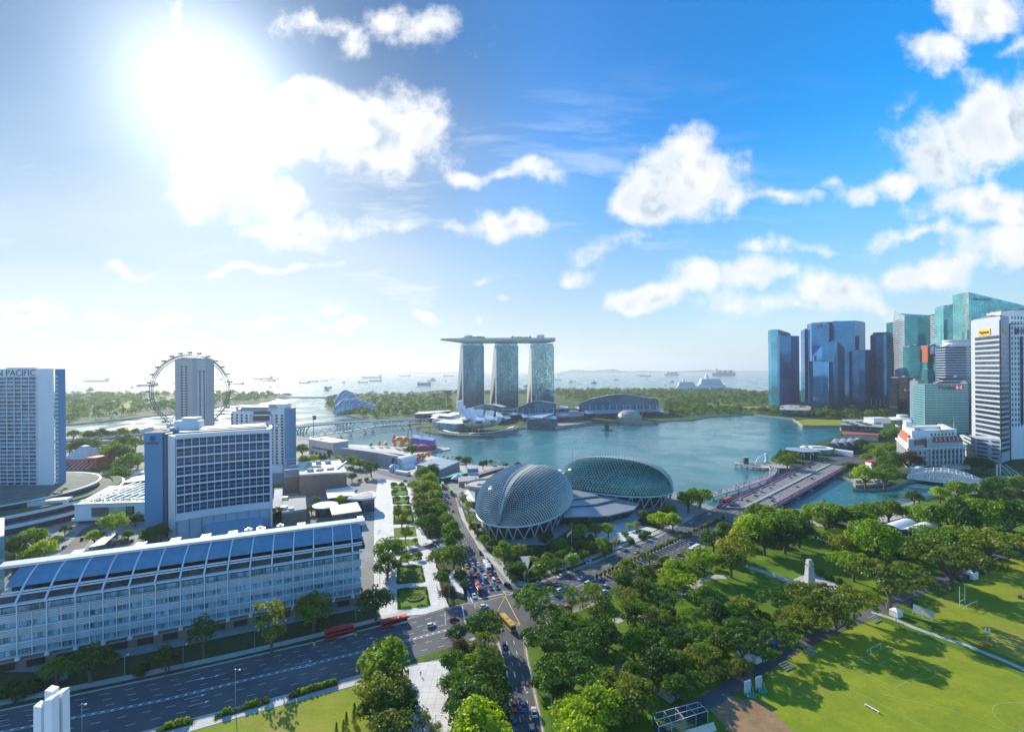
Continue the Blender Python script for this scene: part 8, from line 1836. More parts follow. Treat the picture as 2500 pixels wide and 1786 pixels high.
vehicle('bus',at('M',1912,1105),desp,'red','red bus on the wide road beside the park trees',roofc='red');vehicle('bus',at('M',2180,970),desp,'white','white and black coach on the wide road near the bridge',roofc='white')
fleet('J',[(785,848,'sedan','silver','ahead of the red bus<'),(850,860,'sedan','red','nearest the median<'),(925,812,'sedan','red','behind the teal car<'),(910,782,'hatch','green','left of the red car<'),(973,775,'van','white','<'),(1057,738,'sedan','silver','behind the white van<'),(1082,706,'sedan','yellow','taxi<'),(1247,645,'sedan','grey','halfway over<'),(1287,623,'sedan','black','halfway over<'),(1357,600,'sedan','navy','past halfway<'),(1317,587,'sedan','grey','past halfway, outer lane<'),(1430,550,'sedan','black','near the far end, inner lane<'),(1442,528,'sedan','grey','near the far end, outer lane<'),(1512,490,'sedan','black','at the far end<'),(1310,728,'hatch','silver','alone right of the median'),(1447,653,'sedan','navy','alone right of the median'),(1085,862,'hatch','grey','behind the white lorry'),(706,908,'hatch','black','beside the red bus<'),(757,908,'sedan','navy','left of the median nose<'),(1068,832,'van','blue','right of the median')],dbr,'on the bridge','cars on the bridge',1.62)
vehicle('decker',at('J',662,878),-dbr,'red','red double deck bus at the near end of the bridge',z=1.62,roofc='red')
fleet('J',[(496,970,'sedan','white','entering from'),(330,1048,'sedan','silver','left of the tree row past')],-desp,'the bridge approach','cars on the wide road')
fleet('H',[(212,595,'hatch','white','crossing before the stop line'),(432,535,'sedan','maroon','close to the stop line'),(727,410,'hatch','white','inside the yellow box')],dhw,'on the highway junction','cars crossing the junction')
vehicle('bus',at('H',957,590),(at('H',1000,640)-at('H',900,530)).normalized(),'amber','yellow bus turning out of the junction',roofc='amber')
fleet('H',[(922,795,'sedan','navy','alone near the junction<'),(1023,1390,'sedan','red','taxi with pale roof<'),(1110,1395,'sedan','blue','taxi in the middle<'),(1216,1445,'sedan','white','beside the double yellow line'),(1022,1575,'sedan','green','half hidden by leaves<'),(1196,1615,'sedan','silver','at the bottom edge')],dpk,'on the park road','cars on the park road')
vehicle('decker',at('C',1432,850),dhw,'red','red and white double deck bus at the stop before the office block',roofc='red');vehicle('bus',at('C',1878,750),dhw,'red','red and white single deck bus ahead of the double decker',roofc='red')
fleet('D',[(1583,1115,'sedan','navy','alone')],V3(1,-.4).normalized(),'on the gallery road','cars on the gallery road')
fleet('A',[(845,1175,'sedan','black','leftmost'),(858,1160,'sedan','grey','back'),(886,1178,'sedan','maroon','middle'),(906,1190,'sedan','black','rightmost'),(880,1145,'sedan','navy','topmost')],V3(.8,-.6),'parked near the pyramid pavilion','cars near the pyramid pavilion')
fleet('B',[(560,322,'van','black','driving'),(436,378,'sedan','blue','driving'),(895,335,'hatch','black','waiting')],(at('B',640,250)-at('B',480,400)).normalized(),'near the mall underpass','cars by the mall underpass')
vehicle('van',at('V',760,395),(at('V',830,420)-at('V',700,360)).normalized(),'black','black van turning the corner beside the painted triangle');vehicle('hatch',at('V',868,525),-desp,'black','black car half under the umbrella tree at the junction')
# ================================================================== STREET FURNITURE
LP=mat('lamp_grey',(.36,.42,.46),.4,.5,var=0);LHD=mat('lamp_head',(.75,.78,.80),.3,var=0)
def lamp(k,x,y,ytop,label,arm=2.2,da=None,group='street lamps'):
 b=at(k,x,y);h=up(k,x,ytop,b.y).z;r=thing('street_lamp',label,'street lamp',b,group);d=da or V3(.9,-.4);m=MB();m.tube([(b.x,b.y,0),(b.x,b.y,h*.6),(b.x,b.y,h)],[.13,.10,.07],6);m.build('pole',LP,r);e=V3(b.x,b.y,h)+d*arm;m=MB();m.tube([(b.x,b.y,h-.2),e+V3(0,0,.4)],.06,5);m.build('arm',LP,r);m=MB();m.lathe((e.x,e.y,e.z+.15),[(.15,0),(.36,.12),(.3,.34),(.05,.42)],8);m.build('lamp_head',LHD,r)
for a in(('C',585,1445,1110,'grey street lamp rising from the middle kerbside planter'),('C',157,1105,905,'grey street lamp before the office block, nearest the white spire'),('C',742,1005,795,'grey street lamp before the office block, midway'),('C',1567,775,630,'grey street lamp beside the double deck bus stop'),('C',1660,910,855,'short lamp post on the highway centre line'),('B',845,1255,1095,'grey street lamp on the pavement behind the white spire'),('B',555,1640,1430,'grey street lamp right of the white spire beside the highway'),('H',388,400,175,'tall street lamp by the rusty trees at the junction'),('H',255,1545,1450,'small white lamp on the tiled square'),('E',517,1375,1135,'slim lamp beside the office block end wall'),('E',800,1040,880,'slim lamp beside the service road in the garden'),('E',275,1640,1575,'small lamp at the bus stop canopy'),('D',1955,770,595,'tall mast lamp right of the festival stage'),('D',1285,757,640,'tall mast lamp on the platform left of the lanterns')):lamp(*a)
lamp('H',1385,1600,1250,'tall street lamp with long arm beside the park road',7.5,(at('H',1250,1500)-at('H',1385,1500)).normalized())
for i,(x,y0,y1)in enumerate(((1610,695,600),(1650,775,575),(1750,775,630),(1820,712,590))):
 b=at('D',x,y0);h=up('D',x,y1,b.y).z;r=thing('mast',f'dark slender mast on the floating platform, {ORD[i]} from left','mast',b,'masts on the floating platform');m=MB();m.tube([(b.x,b.y,.3),(b.x,b.y,h)],[.5,.25],6);m.build('pole',mat('mast_dark',(.08,.12,.16),.5,.3),r);m=MB();m.box((b.x,b.y,.25),(3,3,.5));m.build('base',CONC,r)
b=at('D',672,662,20);r=thing('floodlight_mast','tall floodlight mast over the grandstand end','floodlight',(b.x,b.y,0));h=up('D',672,490,b.y).z;m=MB();m.tube([(b.x,b.y,0),(b.x,b.y,h)],[.7,.4],6);m.build('pole',MATS['mast_dark'],r);m=MB();m.box((b.x+1.5,b.y,h-2),(5,1,6),.3);m.build('lamp_frame',MATS['mast_dark'],r)
def arch_lamp(k,x,y,xt,yt,label):
 b=at(k,x,y);t=up(k,xt,yt,b.y);r=thing('arched_lamp',label,'street lamp',b,'arched lamps along the wide road');P=[V3(b.x,b.y,0)]+[V3(b.x+(t.x-b.x)*(1-cos(a)),b.y,t.z*(.45+.55*sin(a)))for a in[i*pi/2/8 for i in range(9)]]
 m=MB();m.tube(P,[.22]+[.2-.012*i for i in range(9)],6);m.build('arched_pole',mat('pale_blue_pole',(.42,.55,.60),.4,.3,var=0),r);m=MB();m.box((t.x,t.y,t.z-.15),(1.6,.5,.25));m.build('lamp_head',LHD,r)
 m=MB();m.tube([(b.x-1.6,b.y,0),(b.x-1.6,b.y,t.z*.6)],.14,5);m.build('banner_pole',MATS['pale_blue_pole'],r)
 for q in range(2):m=MB();m.box((b.x-1.6,b.y-.2,t.z*(.34+.14*q)),(1.0,.08,1.7));m.build('banner',mat('banner_yellow',(.55,.45,.20),.7,var=.5,scale=.8),r)
for a in(('V',1065,360,1235,48,'tall arched lamp with banners at the junction corner'),('M',1030,1155,1118,992,'arched lamp with banners before the tree belt'),('M',1482,1005,1525,850,'arched lamp with banners beside the forecourt'),('M',1932,782,1965,655,'arched lamp with banners beside the green dome'),('M',2240,612,2273,540,'arched lamp at the near end of the bridge'),('J',418,935,480,845,'arched lamp beside the bridge steps')):arch_lamp(*a)
for i,(x,y)in enumerate(((820,940),(995,900),(1150,840),(1275,750),(1395,700),(1500,630),(1595,580))):
 b=at('J',x,y-10,1.6);r=thing('bridge_lamp',f'slender white lamp on the bridge median, {ORD[i]} from the near end','street lamp',b,'lamps on the bridge median');m=MB();m.tube([b,b+V3(0,0,9),b+V3(-2.4,1,10.5)],[.16,.12,.06],5);m.build('pole',WHITE2,r);m=MB();m.box((b.x-2.5,b.y+1,b.z+10.4),(1,.4,.2));m.build('lamp_head',LHD,r)
for i,(x,y)in enumerate(((600,860),(760,770),(1040,650),(1155,590),(1265,535),(1365,480),(1450,465))):
 b=at('J',x,y,1.6);r=thing('hoop_lamp',f'white hoop shaped lamp along the bay side of the bridge, {ORD[i]} from near end','street lamp',b,'hoop lamps beside the bridge');m=MB();m.tube([b+V3(-1.8+1.8*(1-cos(a)),0,0)+V3(0,0,6+3.5*sin(a))if 0<=a<=pi else b for a in[j*pi/8 for j in range(9)]],.2,5);m.tube([b+V3(-1.8,0,0),b+V3(-1.8,0,6)],.25,5);m.build('hoop',WHITE,r);m=MB();m.box((b.x-1.8,b.y-.3,4),(1,.1,1.6));m.build('banner',MATS['banner_yellow'],r)
# flagpole before the dome
b=at('M',1084,930);r=thing('flagpole','white flagpole with red and white flag before the silver dome','flagpole',b);h=up('M',1084,755,b.y).z;m=MB();m.tube([b,V3(b.x,b.y,h)],[.16,.07],6);m.build('pole',WHITE,r);m=MB()
for j in range(2):
 m.m=j;rows=[]
 for q in range(7):x=q*.62;rows.append([(b.x-.1-x*.8,b.y-.3*sin(q*1.1),h-.2-j*1.9-x*.75),(b.x-.1-x*.8,b.y-.3*sin(q*1.1+.4),h-.2-(j+1)*1.9-x*.75)])
 m.grid(rows)
m.build('flag',[mat('flag_red',(.55,.02,.03),.7,var=0),WHITE],r)
# flower stone walls at the junction, lettered wall, bus shelters
def low_wall(k,P,z,label,m0):
 Q=[at(k,*p)for p in P];r=thing('garden_wall',label,'wall',Q[0]);m=MB();m.prism([(p.x,p.y)for p in Q],0,z);m.build('wall',m0,r);m=MB();m.prism([(p.x,p.y)for p in inset(Q,-.12)],z,z+.12);m.build('coping',KERB,r)
low_wall('H',[(380,130),(440,75),(525,290),(530,320),(450,290)],2.2,'pale slanted stone wall between the rusty trees at the junction',mat('pale_wall',(.46,.45,.46),.7,var=.3,scale=.5));low_wall('H',[(575,760),(640,735),(640,760),(590,780)],1.6,'pink stone wall on the traffic island',mat('pink_stone',(.42,.26,.24),.7,var=.2,scale=.6))
block('garden_pavilion','grey tiled pavilion roof in the trees before the silver dome','pavilion','M',[(610,1030),(715,1022),(690,1130),(590,1120)],5,DARK,mat('slate_tiles',(.24,.25,.27),.7,var=.2,scale=.6),over=.5)
block('bus_shelter','blue glass bus shelter beside the red double deck bus','shelter','C',[(1345,790),(1535,758),(1540,772),(1350,806)],3,CGL,mat('shelter_blue',(.08,.20,.30),.3,.2),over=.3)
block('bus_shelter','small steel framed shelter behind the white spire','shelter','B',[(385,1205),(460,1190),(475,1165),(400,1175)],4.5,glass('shelter_glass',(.10,.22,.26),.1,.3,(1,1,1)),MATS['shelter_blue'],over=.4)
for x,y,l in((1228,915,'yellow bin on the highway kerb behind the double deck bus'),(1567,840,'yellow bin on the highway kerb before the double deck bus')):
 p=at('C',x,y);r=thing('kerb_bin',l,'bin',p);m=MB();m.box((p.x,p.y,.05),(.9,.7,1.5));m.build('bin_body',YPAINT,r);m=MB();m.box((p.x,p.y,1.55),(1.0,.8,.15));m.build('lid',mat('bin_dark',(.1,.08,.03),.6),r)
block('greenhouse_canopy','sloping slatted glass canopy over the underpass stair','canopy','B',[(600,380),(705,360),(800,275),(780,255)],6,glass('stair_glass',(.12,.18,.20),.1,.3,(1.5,1.5,2)),stripes('slat_roof',(.42,.42,.44),(.14,.15,.17),1.2,.6,0))
# edge building at the left margin
r,P=block('glass_corner_block','pale glass corner of a building cut by the left edge','building','B',[(-90,190),(30,180),(28,300),(-90,330)],31,glass('edge_block',(.20,.42,.48),.1,.4,(3,3,5)),WHITE2)
# ================================================================== PARK: memorial, pavilion, sports ground
def memorial():
 c=at('L',232,540);r=thing('memorial_tower','pale stone memorial tower in the park square','monument',c);ST=mat('memorial_stone',(.48,.47,.44),.8,var=.15,scale=.5);h=up('L',225,348,c.y).z;m=MB();m.prism([(c.x-2.6,c.y-2.6),(c.x+2.6,c.y-2.6),(c.x+2.6,c.y+2.6),(c.x-2.6,c.y+2.6)],0,.8)
 b=[(c.x+a*2.0,c.y+d*2.0,.8)for a,d in((-1,-1),(1,-1),(1,1),(-1,1))];t=[(c.x+a*1.35,c.y+d*1.35,h*.68)for a,d in((-1,-1),(1,-1),(1,1),(-1,1))]
 for i in range(4):m.face(b[i],b[(i+1)%4],t[(i+1)%4],t[i])
 m.build('shaft',ST,r);m=MB();m.box((c.x,c.y,h*.68),(3.2,3.2,.4));m.build('ledge',ST,r)
 for a,d in((-1,-1),(1,-1),(1,1),(-1,1),(0,-1),(1,0),(0,1),(-1,0)):m=MB();m.box((c.x+a*1.0,c.y+d*1.0,h*.68+.4),(.5,.5,h*.13));m.build('pillar',ST,r)
 m=MB();m.box((c.x,c.y,h*.68+.4+h*.13),(2.9,2.9,.4));m.box((c.x,c.y,h*.68+.8+h*.13),(2.0,2.0,h*.10));m.box((c.x,c.y,h*.92),(2.6,2.6,.35));m.prism([(c.x-.9,c.y-.9),(c.x+.9,c.y-.9),(c.x+.9,c.y+.9),(c.x-.9,c.y+.9)],h*.92+.35,h);m.build('lantern_top',ST,r)
 for s in(-1,1):m=MB();m.box((c.x+s*5.5,c.y+1,0),(7,1.4,1.5),-.3*s);m.build('wing_wall',ST,r)
 m=MB()
 for i in range(5):m.box((c.x+9+i*2.2,c.y-7-i*.8,.1),(1.2,6,.4),.5)
 m.build('step_bed',GRASS,r)
memorial()
def court_hall():
 z=9.0;r=thing('court_hall','glass walled hall under two pale curved roofs in the riverside trees','hall',at('L',980,130,0));RF=mat('membrane',(.70,.70,.68),.5,var=.06)
 A_=[(752,98),(905,50),(1028,76),(902,128)];B_=[(902,128),(1062,70),(1212,92),(1020,160)]
 for q in(A_,B_):
  P=[at('L',*p,z)for p in q];m=MB();rows=[]
  for i in range(9):t=i/8;a,b=lerp(P[0],P[3],t),lerp(P[1],P[2],t);rows.append([tuple(a+V3(0,0,1.6*sin(pi*t))),tuple(b+V3(0,0,1.6*sin(pi*t)))])
  m.grid(rows);m.build('curved_roof',RF,r,True)
 P=[at('L',*p,z)for p in((752,98),(905,50),(1062,70),(1212,92),(1020,160))];m=MB();m.prism([(p.x,p.y)for p in inset(P,.6)],0,z-.6);m.build('glass_walls',glass('court_glass',(.05,.10,.11),.1,.3,(3,3,3)),r);m=MB()
 for a,b in zip(P,P[1:]+P[:1]):m.bar(a,b,.5,.7)
 m.build('roof_edge',DARK,r)
 for a,b in zip(P,P[1:]+P[:1]):
  k=5
  for i in range(k):q=lerp(a,b,i/k);m=MB();m.bar(V3(q.x,q.y,0),V3(q.x,q.y,z),.35);m.build('post',STEEL,r)
court_hall()
def hut(k,x,y,w,d,h,label,c=WHITE,rt=None):
 p=at(k,x,y);r=thing('field_tent',label,'tent',p);m=MB();m.box((p.x,p.y,.05),(w,d,h),.35);m.build('walls',c,r);m=MB();co,si=cos(.35),sin(.35);b=[V3(p.x+(a*co-e*si)*.54,p.y+(a*si+e*co)*.54,h+.05)for a,e in((-w,-d),(w,-d),(w,d),(-w,d))];t=V3(p.x,p.y,h+h*.35)
 for i in range(4):m.face(b[i],b[(i+1)%4],t)
 m.build('roof',rt or c,r)
DT=mat('dark_tent',(.035,.05,.055),.7,var=.2)
for a in(('L',872,765,3.8,3.4,2.6,'white box tent beside the path at the edge of the fields',TENT),('L',1425,485,4.6,4.2,3.4,'white box tent under the umbrella trees beside the upper field',TENT),('L',1495,445,6,5,2.6,'dark tent right of the white box tent',DT),('L',1585,400,6,5,2.8,'dark tent, second right of the white box tent',DT),('L',1495,395,5,4,2.4,'grey tent behind the dark tents',ROOFG),('L',980,690,5.5,3,2.6,'dark equipment tent behind the large sight screen',DT),('L',1720,320,7,5,3,'dark tent at the far end of the upper field',DT),('L',1800,275,8,5,3.4,'green awning tent cut by the right edge',mat('green_tent',(.02,.25,.18),.6)),('L',1365,500,6,3,2.4,'dark tent left of the white box tent',DT)):hut(*a[:7],a[7])
def bleacher(k,x,y,label):
 p=at(k,x,y,0.06);r=thing('bleacher',label,'bench stand',p,'bench stands beside the field');d=(at('L',640,800)-at('L',210,990)).normalized();n=V3(d.y,-d.x)
 for i in range(4):m=MB();a=V3(p.x,p.y)-d*2.6-n*(i*.85-1.3);m.bar(a+V3(0,0,.35+.3*i),a+d*5.2+V3(0,0,.35+.3*i),.42,.07);m.build('bench_plank',ALU,r)
 for s in(-2,2):m=MB();m.bar(V3(p.x,p.y)+d*s+n*1.5+V3(0,0,.1),V3(p.x,p.y)+d*s-n*1.5+V3(0,0,1.2),.1);m.build('frame',STEEL,r)
bleacher('L',235,1040,'grey bench stand beside the field, middle one');bleacher('L',60,1145,'grey bench stand beside the field, lowest one');bleacher('L',712,800,'grey bench stand beside the field, near the path')
def goal(k,a,b,h,label,cross=None,pole=.08):
 A,B=at(k,*a),at(k,*b);r=thing('goal',label,'goal',A);m=MB();m.tube([A,A+V3(0,0,h)],pole,6);m.tube([B,B+V3(0,0,h)],pole,6);z=cross or h;m.tube([A+V3(0,0,z),B+V3(0,0,z)],pole,6);m.build('goal_posts',WHITE,r)
 if not cross:m=MB();n=(B-A).normalized();o=V3(n.y,-n.x)*-1.6;[m.tube([q+V3(0,0,h),q+o],.04,4)for q in(A,B)];m.tube([A+o,B+o],.04,4);m.build('net_frame',WHITE2,r)
goal('L',(684,1048),(758,1012),2.4,'white football goal on the lower field');goal('L',(1342,700),(1381,680),9.6,'tall white rugby posts on the upper field',2.6,.1);goal('L',(1395,725),(1470,690),2.4,'white football goal right of the rugby posts');goal('L',(1600,375),(1665,352),2.4,'far white football goal beside the dark tents')
def screen(k,a,b,h,label,c,bag=None):
 A,B=at(k,*a),at(k,*b);r=thing('sight_screen',label,'sight screen',A);m=MB();m.bar(A+V3(0,0,h/2+.3),B+V3(0,0,h/2+.3),.15,h);m.build('panel',c,r);n=(B-A).normalized();o=V3(n.y,-n.x);m=MB()
 for t in(.05,.5,.95):q=lerp(A,B,t);m.bar(q+V3(0,0,h),q+o*1.8,.1);m.bar(q,q+o*1.8,.12)
 m.build('stand',STEEL,r)
 if bag:p=lerp(A,B,.5)+o*1.6;m=MB();m.lathe(p,[(1.9,0),(1.7,.6),(1.0,1.1),(.2,1.3)],9,.7);m.build('ground_sheet',bag,r,True)
GB=mat('green_sheet',(.01,.22,.12),.6,var=.2)
screen('L',(998,740),(1155,800),3.6,'large white mesh sight screen beside the path',mat('mesh_white',(.58,.62,.62),.6,var=.1));screen('K',(1182,1288),(1238,1268),4.4,'pale upright sight screen with green cover, left one',mat('screen_pale',(.42,.55,.62),.6,var=.05),GB);screen('K',(1284,1248),(1340,1228),4.4,'pale upright sight screen with green cover, right one',MATS['screen_pale'],GB)
p,q=at('L',640,1425,.06),at('L',745,1485,.06);r=thing('long_bench','long white bench on the shaded part of the field','bench',p);m=MB();m.bar(p+V3(0,0,.5),q+V3(0,0,.5),.5,.1);m.build('seat',WHITE,r)
for t in(.05,.5,.95):m=MB();a=lerp(p,q,t);m.box((a.x,a.y,0.05),(.4,.4,.4));m.build('leg',STEEL,r)
p=at('L',1548,985);r=thing('light_trailer','orange light trailer with raised lamps on the upper field','light trailer',p);m=MB();m.box((p.x-.8,p.y,.35),(2.6,1.4,1.1));m.build('trailer',PC['orange'],r);m=MB();m.tube([(p.x,p.y,.4),(p.x,p.y,6.2)],.08,5);m.build('mast',STEEL,r)
for i in range(4):m=MB();m.box((p.x-.8+(i%2)*1.6,p.y,5.6+(i//2)*.8),(.7,.3,.5));m.build('lamp',LHD,r)
p=at('L',1778,630);r=thing('light_trailer','brown roller trailer far right on the upper field','light trailer',p);m=MB();m.box((p.x,p.y,.3),(2.2,1.3,1.2));m.build('trailer',EARTH,r);m=MB();m.tube([(p.x-.6,p.y,1.3),(p.x-.6,p.y,4.6)],.07,5);m.build('mast',STEEL,r)
def cage():
 P=[at('K',*q)for q in((405,1680),(850,1530),(760,1450),(345,1560))];h=3.6;r=thing('practice_net','netted practice cage with white frame at the lower edge','cricket net',P[0]);m=MB()
 for i in range(5):
  a,b=lerp(P[0],P[1],i/4),lerp(P[3],P[2],i/4)
  for q in(a,b):m.tube([q,q+V3(0,0,h)],.08,5)
  m.tube([a+V3(0,0,h),b+V3(0,0,h)],.07,5)
 for a,b in((P[0],P[1]),(P[3],P[2]),(lerp(P[0],P[3],.5),lerp(P[1],P[2],.5))):m.tube([a+V3(0,0,h),b+V3(0,0,h)],.09,5)
 m.build('frame',WHITE2,r);m=MB();N=90
 for a,b in((P[3],P[2]),(P[0],P[3]),(P[1],P[2])):
  for i in range(N//2):q=lerp(a,b,i/(N//2));m.bar(q,q+V3(0,0,h),.03)
  for i in range(12):m.bar(a+V3(0,0,i*.3),b+V3(0,0,i*.3),.03)
 m.build('net',mat('net_green',(.02,.07,.05),.8),r);m=MB();m.prism([(q.x,q.y)for q in P],.05,.12);m.build('matting',mat('mat_green',(.02,.07,.05),.9),r)
 block('club_roof','flat teal roof of the low clubhouse beside the practice cage','clubhouse','K',[(560,1650),(900,1545),(930,1620),(640,1740)],3.5,DARK,mat('teal_roof',(.06,.16,.20),.6,var=.2))
cage()
block('club_wall','low pink walled forecourt between the park trees','wall','K',[(0,1030),(170,1015),(165,985),(10,965)],2.4,mat('pink_wall',(.45,.28,.22),.8),CONC)
for x,y,w,l in((1290,960,6,'white marquee among the park trees by the field'),(1180,965,5,'pale tent left of the marquee under the park trees'),(1440,830,5,'blue tent under the umbrella trees by the field')):
 p=at('K',x,y);r=thing('marquee',l,'tent',p);m=MB();m.box((p.x,p.y,0),(w,w*.8,2.4),.4);m.build('walls',TENT if 'blue' not in l else PC['blue'],r);m=MB();m.lathe((p.x,p.y,2.4),[(w*.62,0),(.2,1.5)],4,1,.8);m.build('roof',TENT if 'blue' not in l else PC['blue'],r)
# ================================================================== PEOPLE
SKIN=mat('skin',(.42,.26,.18),.6,var=.05);CL=[mat('cloth_%s'%n,c,.8,var=.1)for n,c in(('black',(.03,.03,.035)),('white',(.62,.62,.60)),('red',(.45,.05,.05)),('blue',(.06,.12,.30)),('tan',(.36,.27,.18)),('pink',(.50,.22,.26)))]
def figure(mb,p,h,a,stride=.18):
 """one standing or walking body as a continuous skin of rings"""
 d=V3(cos(a),sin(a));s=V3(-sin(a),cos(a));P=Vector(p)
 def ring(c,rx_,ry_,n=8):return[tuple(P+d*c[0]*h+s*(c[1]*h)+V3(0,0,c[2]*h)+(d*(ry_*sin(2*pi*k/n))+s*(rx_*cos(2*pi*k/n)))*h)for k in range(n)]
 mb.m=1
 for e,f in((.055,stride),(-.055,-stride)):rows=[ring((f*.5,e,0.0),.022,.05),ring((f*.45,e,.03),.024,.03),ring((f*.3,e,.25),.033,.035),ring((f*.1,e,.40),.042,.045),ring((0,e*.8,.50),.055,.06)];mb.grid(rows,True);mb.face(*rows[0][::-1])
 mb.m=0;rows=[ring((0,0,.46),.085,.06),ring((0,0,.52),.09,.062),ring((0,0,.62),.08,.055),ring((0,0,.74),.11,.062),ring((0,0,.81),.115,.05),ring((0,0,.835),.05,.04)];mb.grid(rows,True)
 for e,f in((.13,-stride),(-.13,stride)):rows=[ring((0,e*.9,.81),.035,.035),ring((f*.15,e*1.1,.65),.028,.028),ring((f*.4+.03,e*1.1,.50),.02,.02)];mb.grid(rows,True);mb.m=2;rows=[ring((f*.4+.03,e*1.1,.50),.02,.02),ring((f*.45+.04,e*1.1,.45),.018,.025),ring((f*.45+.05,e*1.1,.42),.006,.008)];mb.grid(rows,True);mb.m=0
 mb.m=2;rows=[ring((0,0,.83),.03,.03),ring((0.005,0,.86),.032,.035),ring((.01,0,.90),.045,.055),ring((.008,0,.95),.046,.057),ring((0,0,.985),.03,.04),ring((0,0,1.0),.005,.005)];mb.grid(rows,True)
def person(k,x,y,a,top,leg,label,group=None,z=.14):
 p=at(k,x,y,z);r=thing('person',label,'person',p,group);m=MB();figure(m,p,1.72,a);m.build('body',[CL[top],CL[leg],SKIN],r,True);m=MB();m.lathe((p.x,p.y,p.z+1.60),[(.09,0),(.098,.06),(.07,.115),(.01,.13)],8);m.build('hair',CL[0],r,True)
person('H',108,1072,1.9,0,0,'person in dark clothes walking over the tiled square');person('L',871,805,2.4,0,3,'person in dark clothes on the path beside the white box tent',z=.12)
for i,(x,y,t,g)in enumerate(((1490,1212,1,3),(1503,1215,2,0),(1517,1213,5,4),(1530,1217,1,0),(1480,1190,3,3))):person('J',x,y,i*1.3,t,g,f"person in {['white', 'red', 'pink', 'white', 'blue'][i]} top in the group on the park path, {ORD[i]} of five listed left to right" if False else f"person in {['white shirt and blue trousers', 'red shirt', 'pink shirt', 'white shirt and black trousers', 'blue shirt'][i]} in the group on the park path",'group on the park path',.1)
for i,(x,y)in enumerate(((505,805),(520,800),(497,830))):person('E',x,y,i*2,(2,5,1)[i],0,f"person in {('red', 'pink', 'white')[i]} top beside the office block end wall",'visitors on the promenade',.14)
for i,(x,y)in enumerate(((1085,1370),(1093,1395))):person('E',x,y,i+1,(0,3)[i],0,f"person in {('black', 'blue')[i]} top walking past the rusty trees",'walkers by the rusty trees',.14)
rg=random.Random(77);m=MB()
mats=CL+[SKIN]
def small_body(mb,p,h,rg):
 a=rg.uniform(0,6.28);mb.m=rg.choice([0,1,1,2,3,4,5]);mb.lathe(p,[(.10*h/1.7,0),(.15*h/1.7,.45*h),(.24*h/1.7,.62*h),(.26*h/1.7,.80*h),(.08,.86*h)],6);mb.m=6;mb.lathe((p[0],p[1],p[2]+h*.86),[(.06,0),(.12,.07),(.11,.16),(.02,.24)],6)
L_=[at('J',*q,1.65)for q in((505,795),(600,762),(700,735),(800,700),(900,668),(1000,632),(1070,590),(1095,560),(1080,528))];T=length(L_)
for _ in range(330):q,d=along(L_,rg.random()*T);small_body(m,q+V3(-d.y,d.x)*rg.uniform(-2.7,2.7),rg.uniform(1.5,1.8),rg)
for _ in range(260):q=at('J',rg.uniform(740,1240),rg.uniform(495,520),1.45);small_body(m,q+V3(rg.uniform(-3,3),rg.uniform(-3,3)),rg.uniform(1.5,1.8),rg)
o=m.build('crowd',mats,None);o['kind']='stuff'
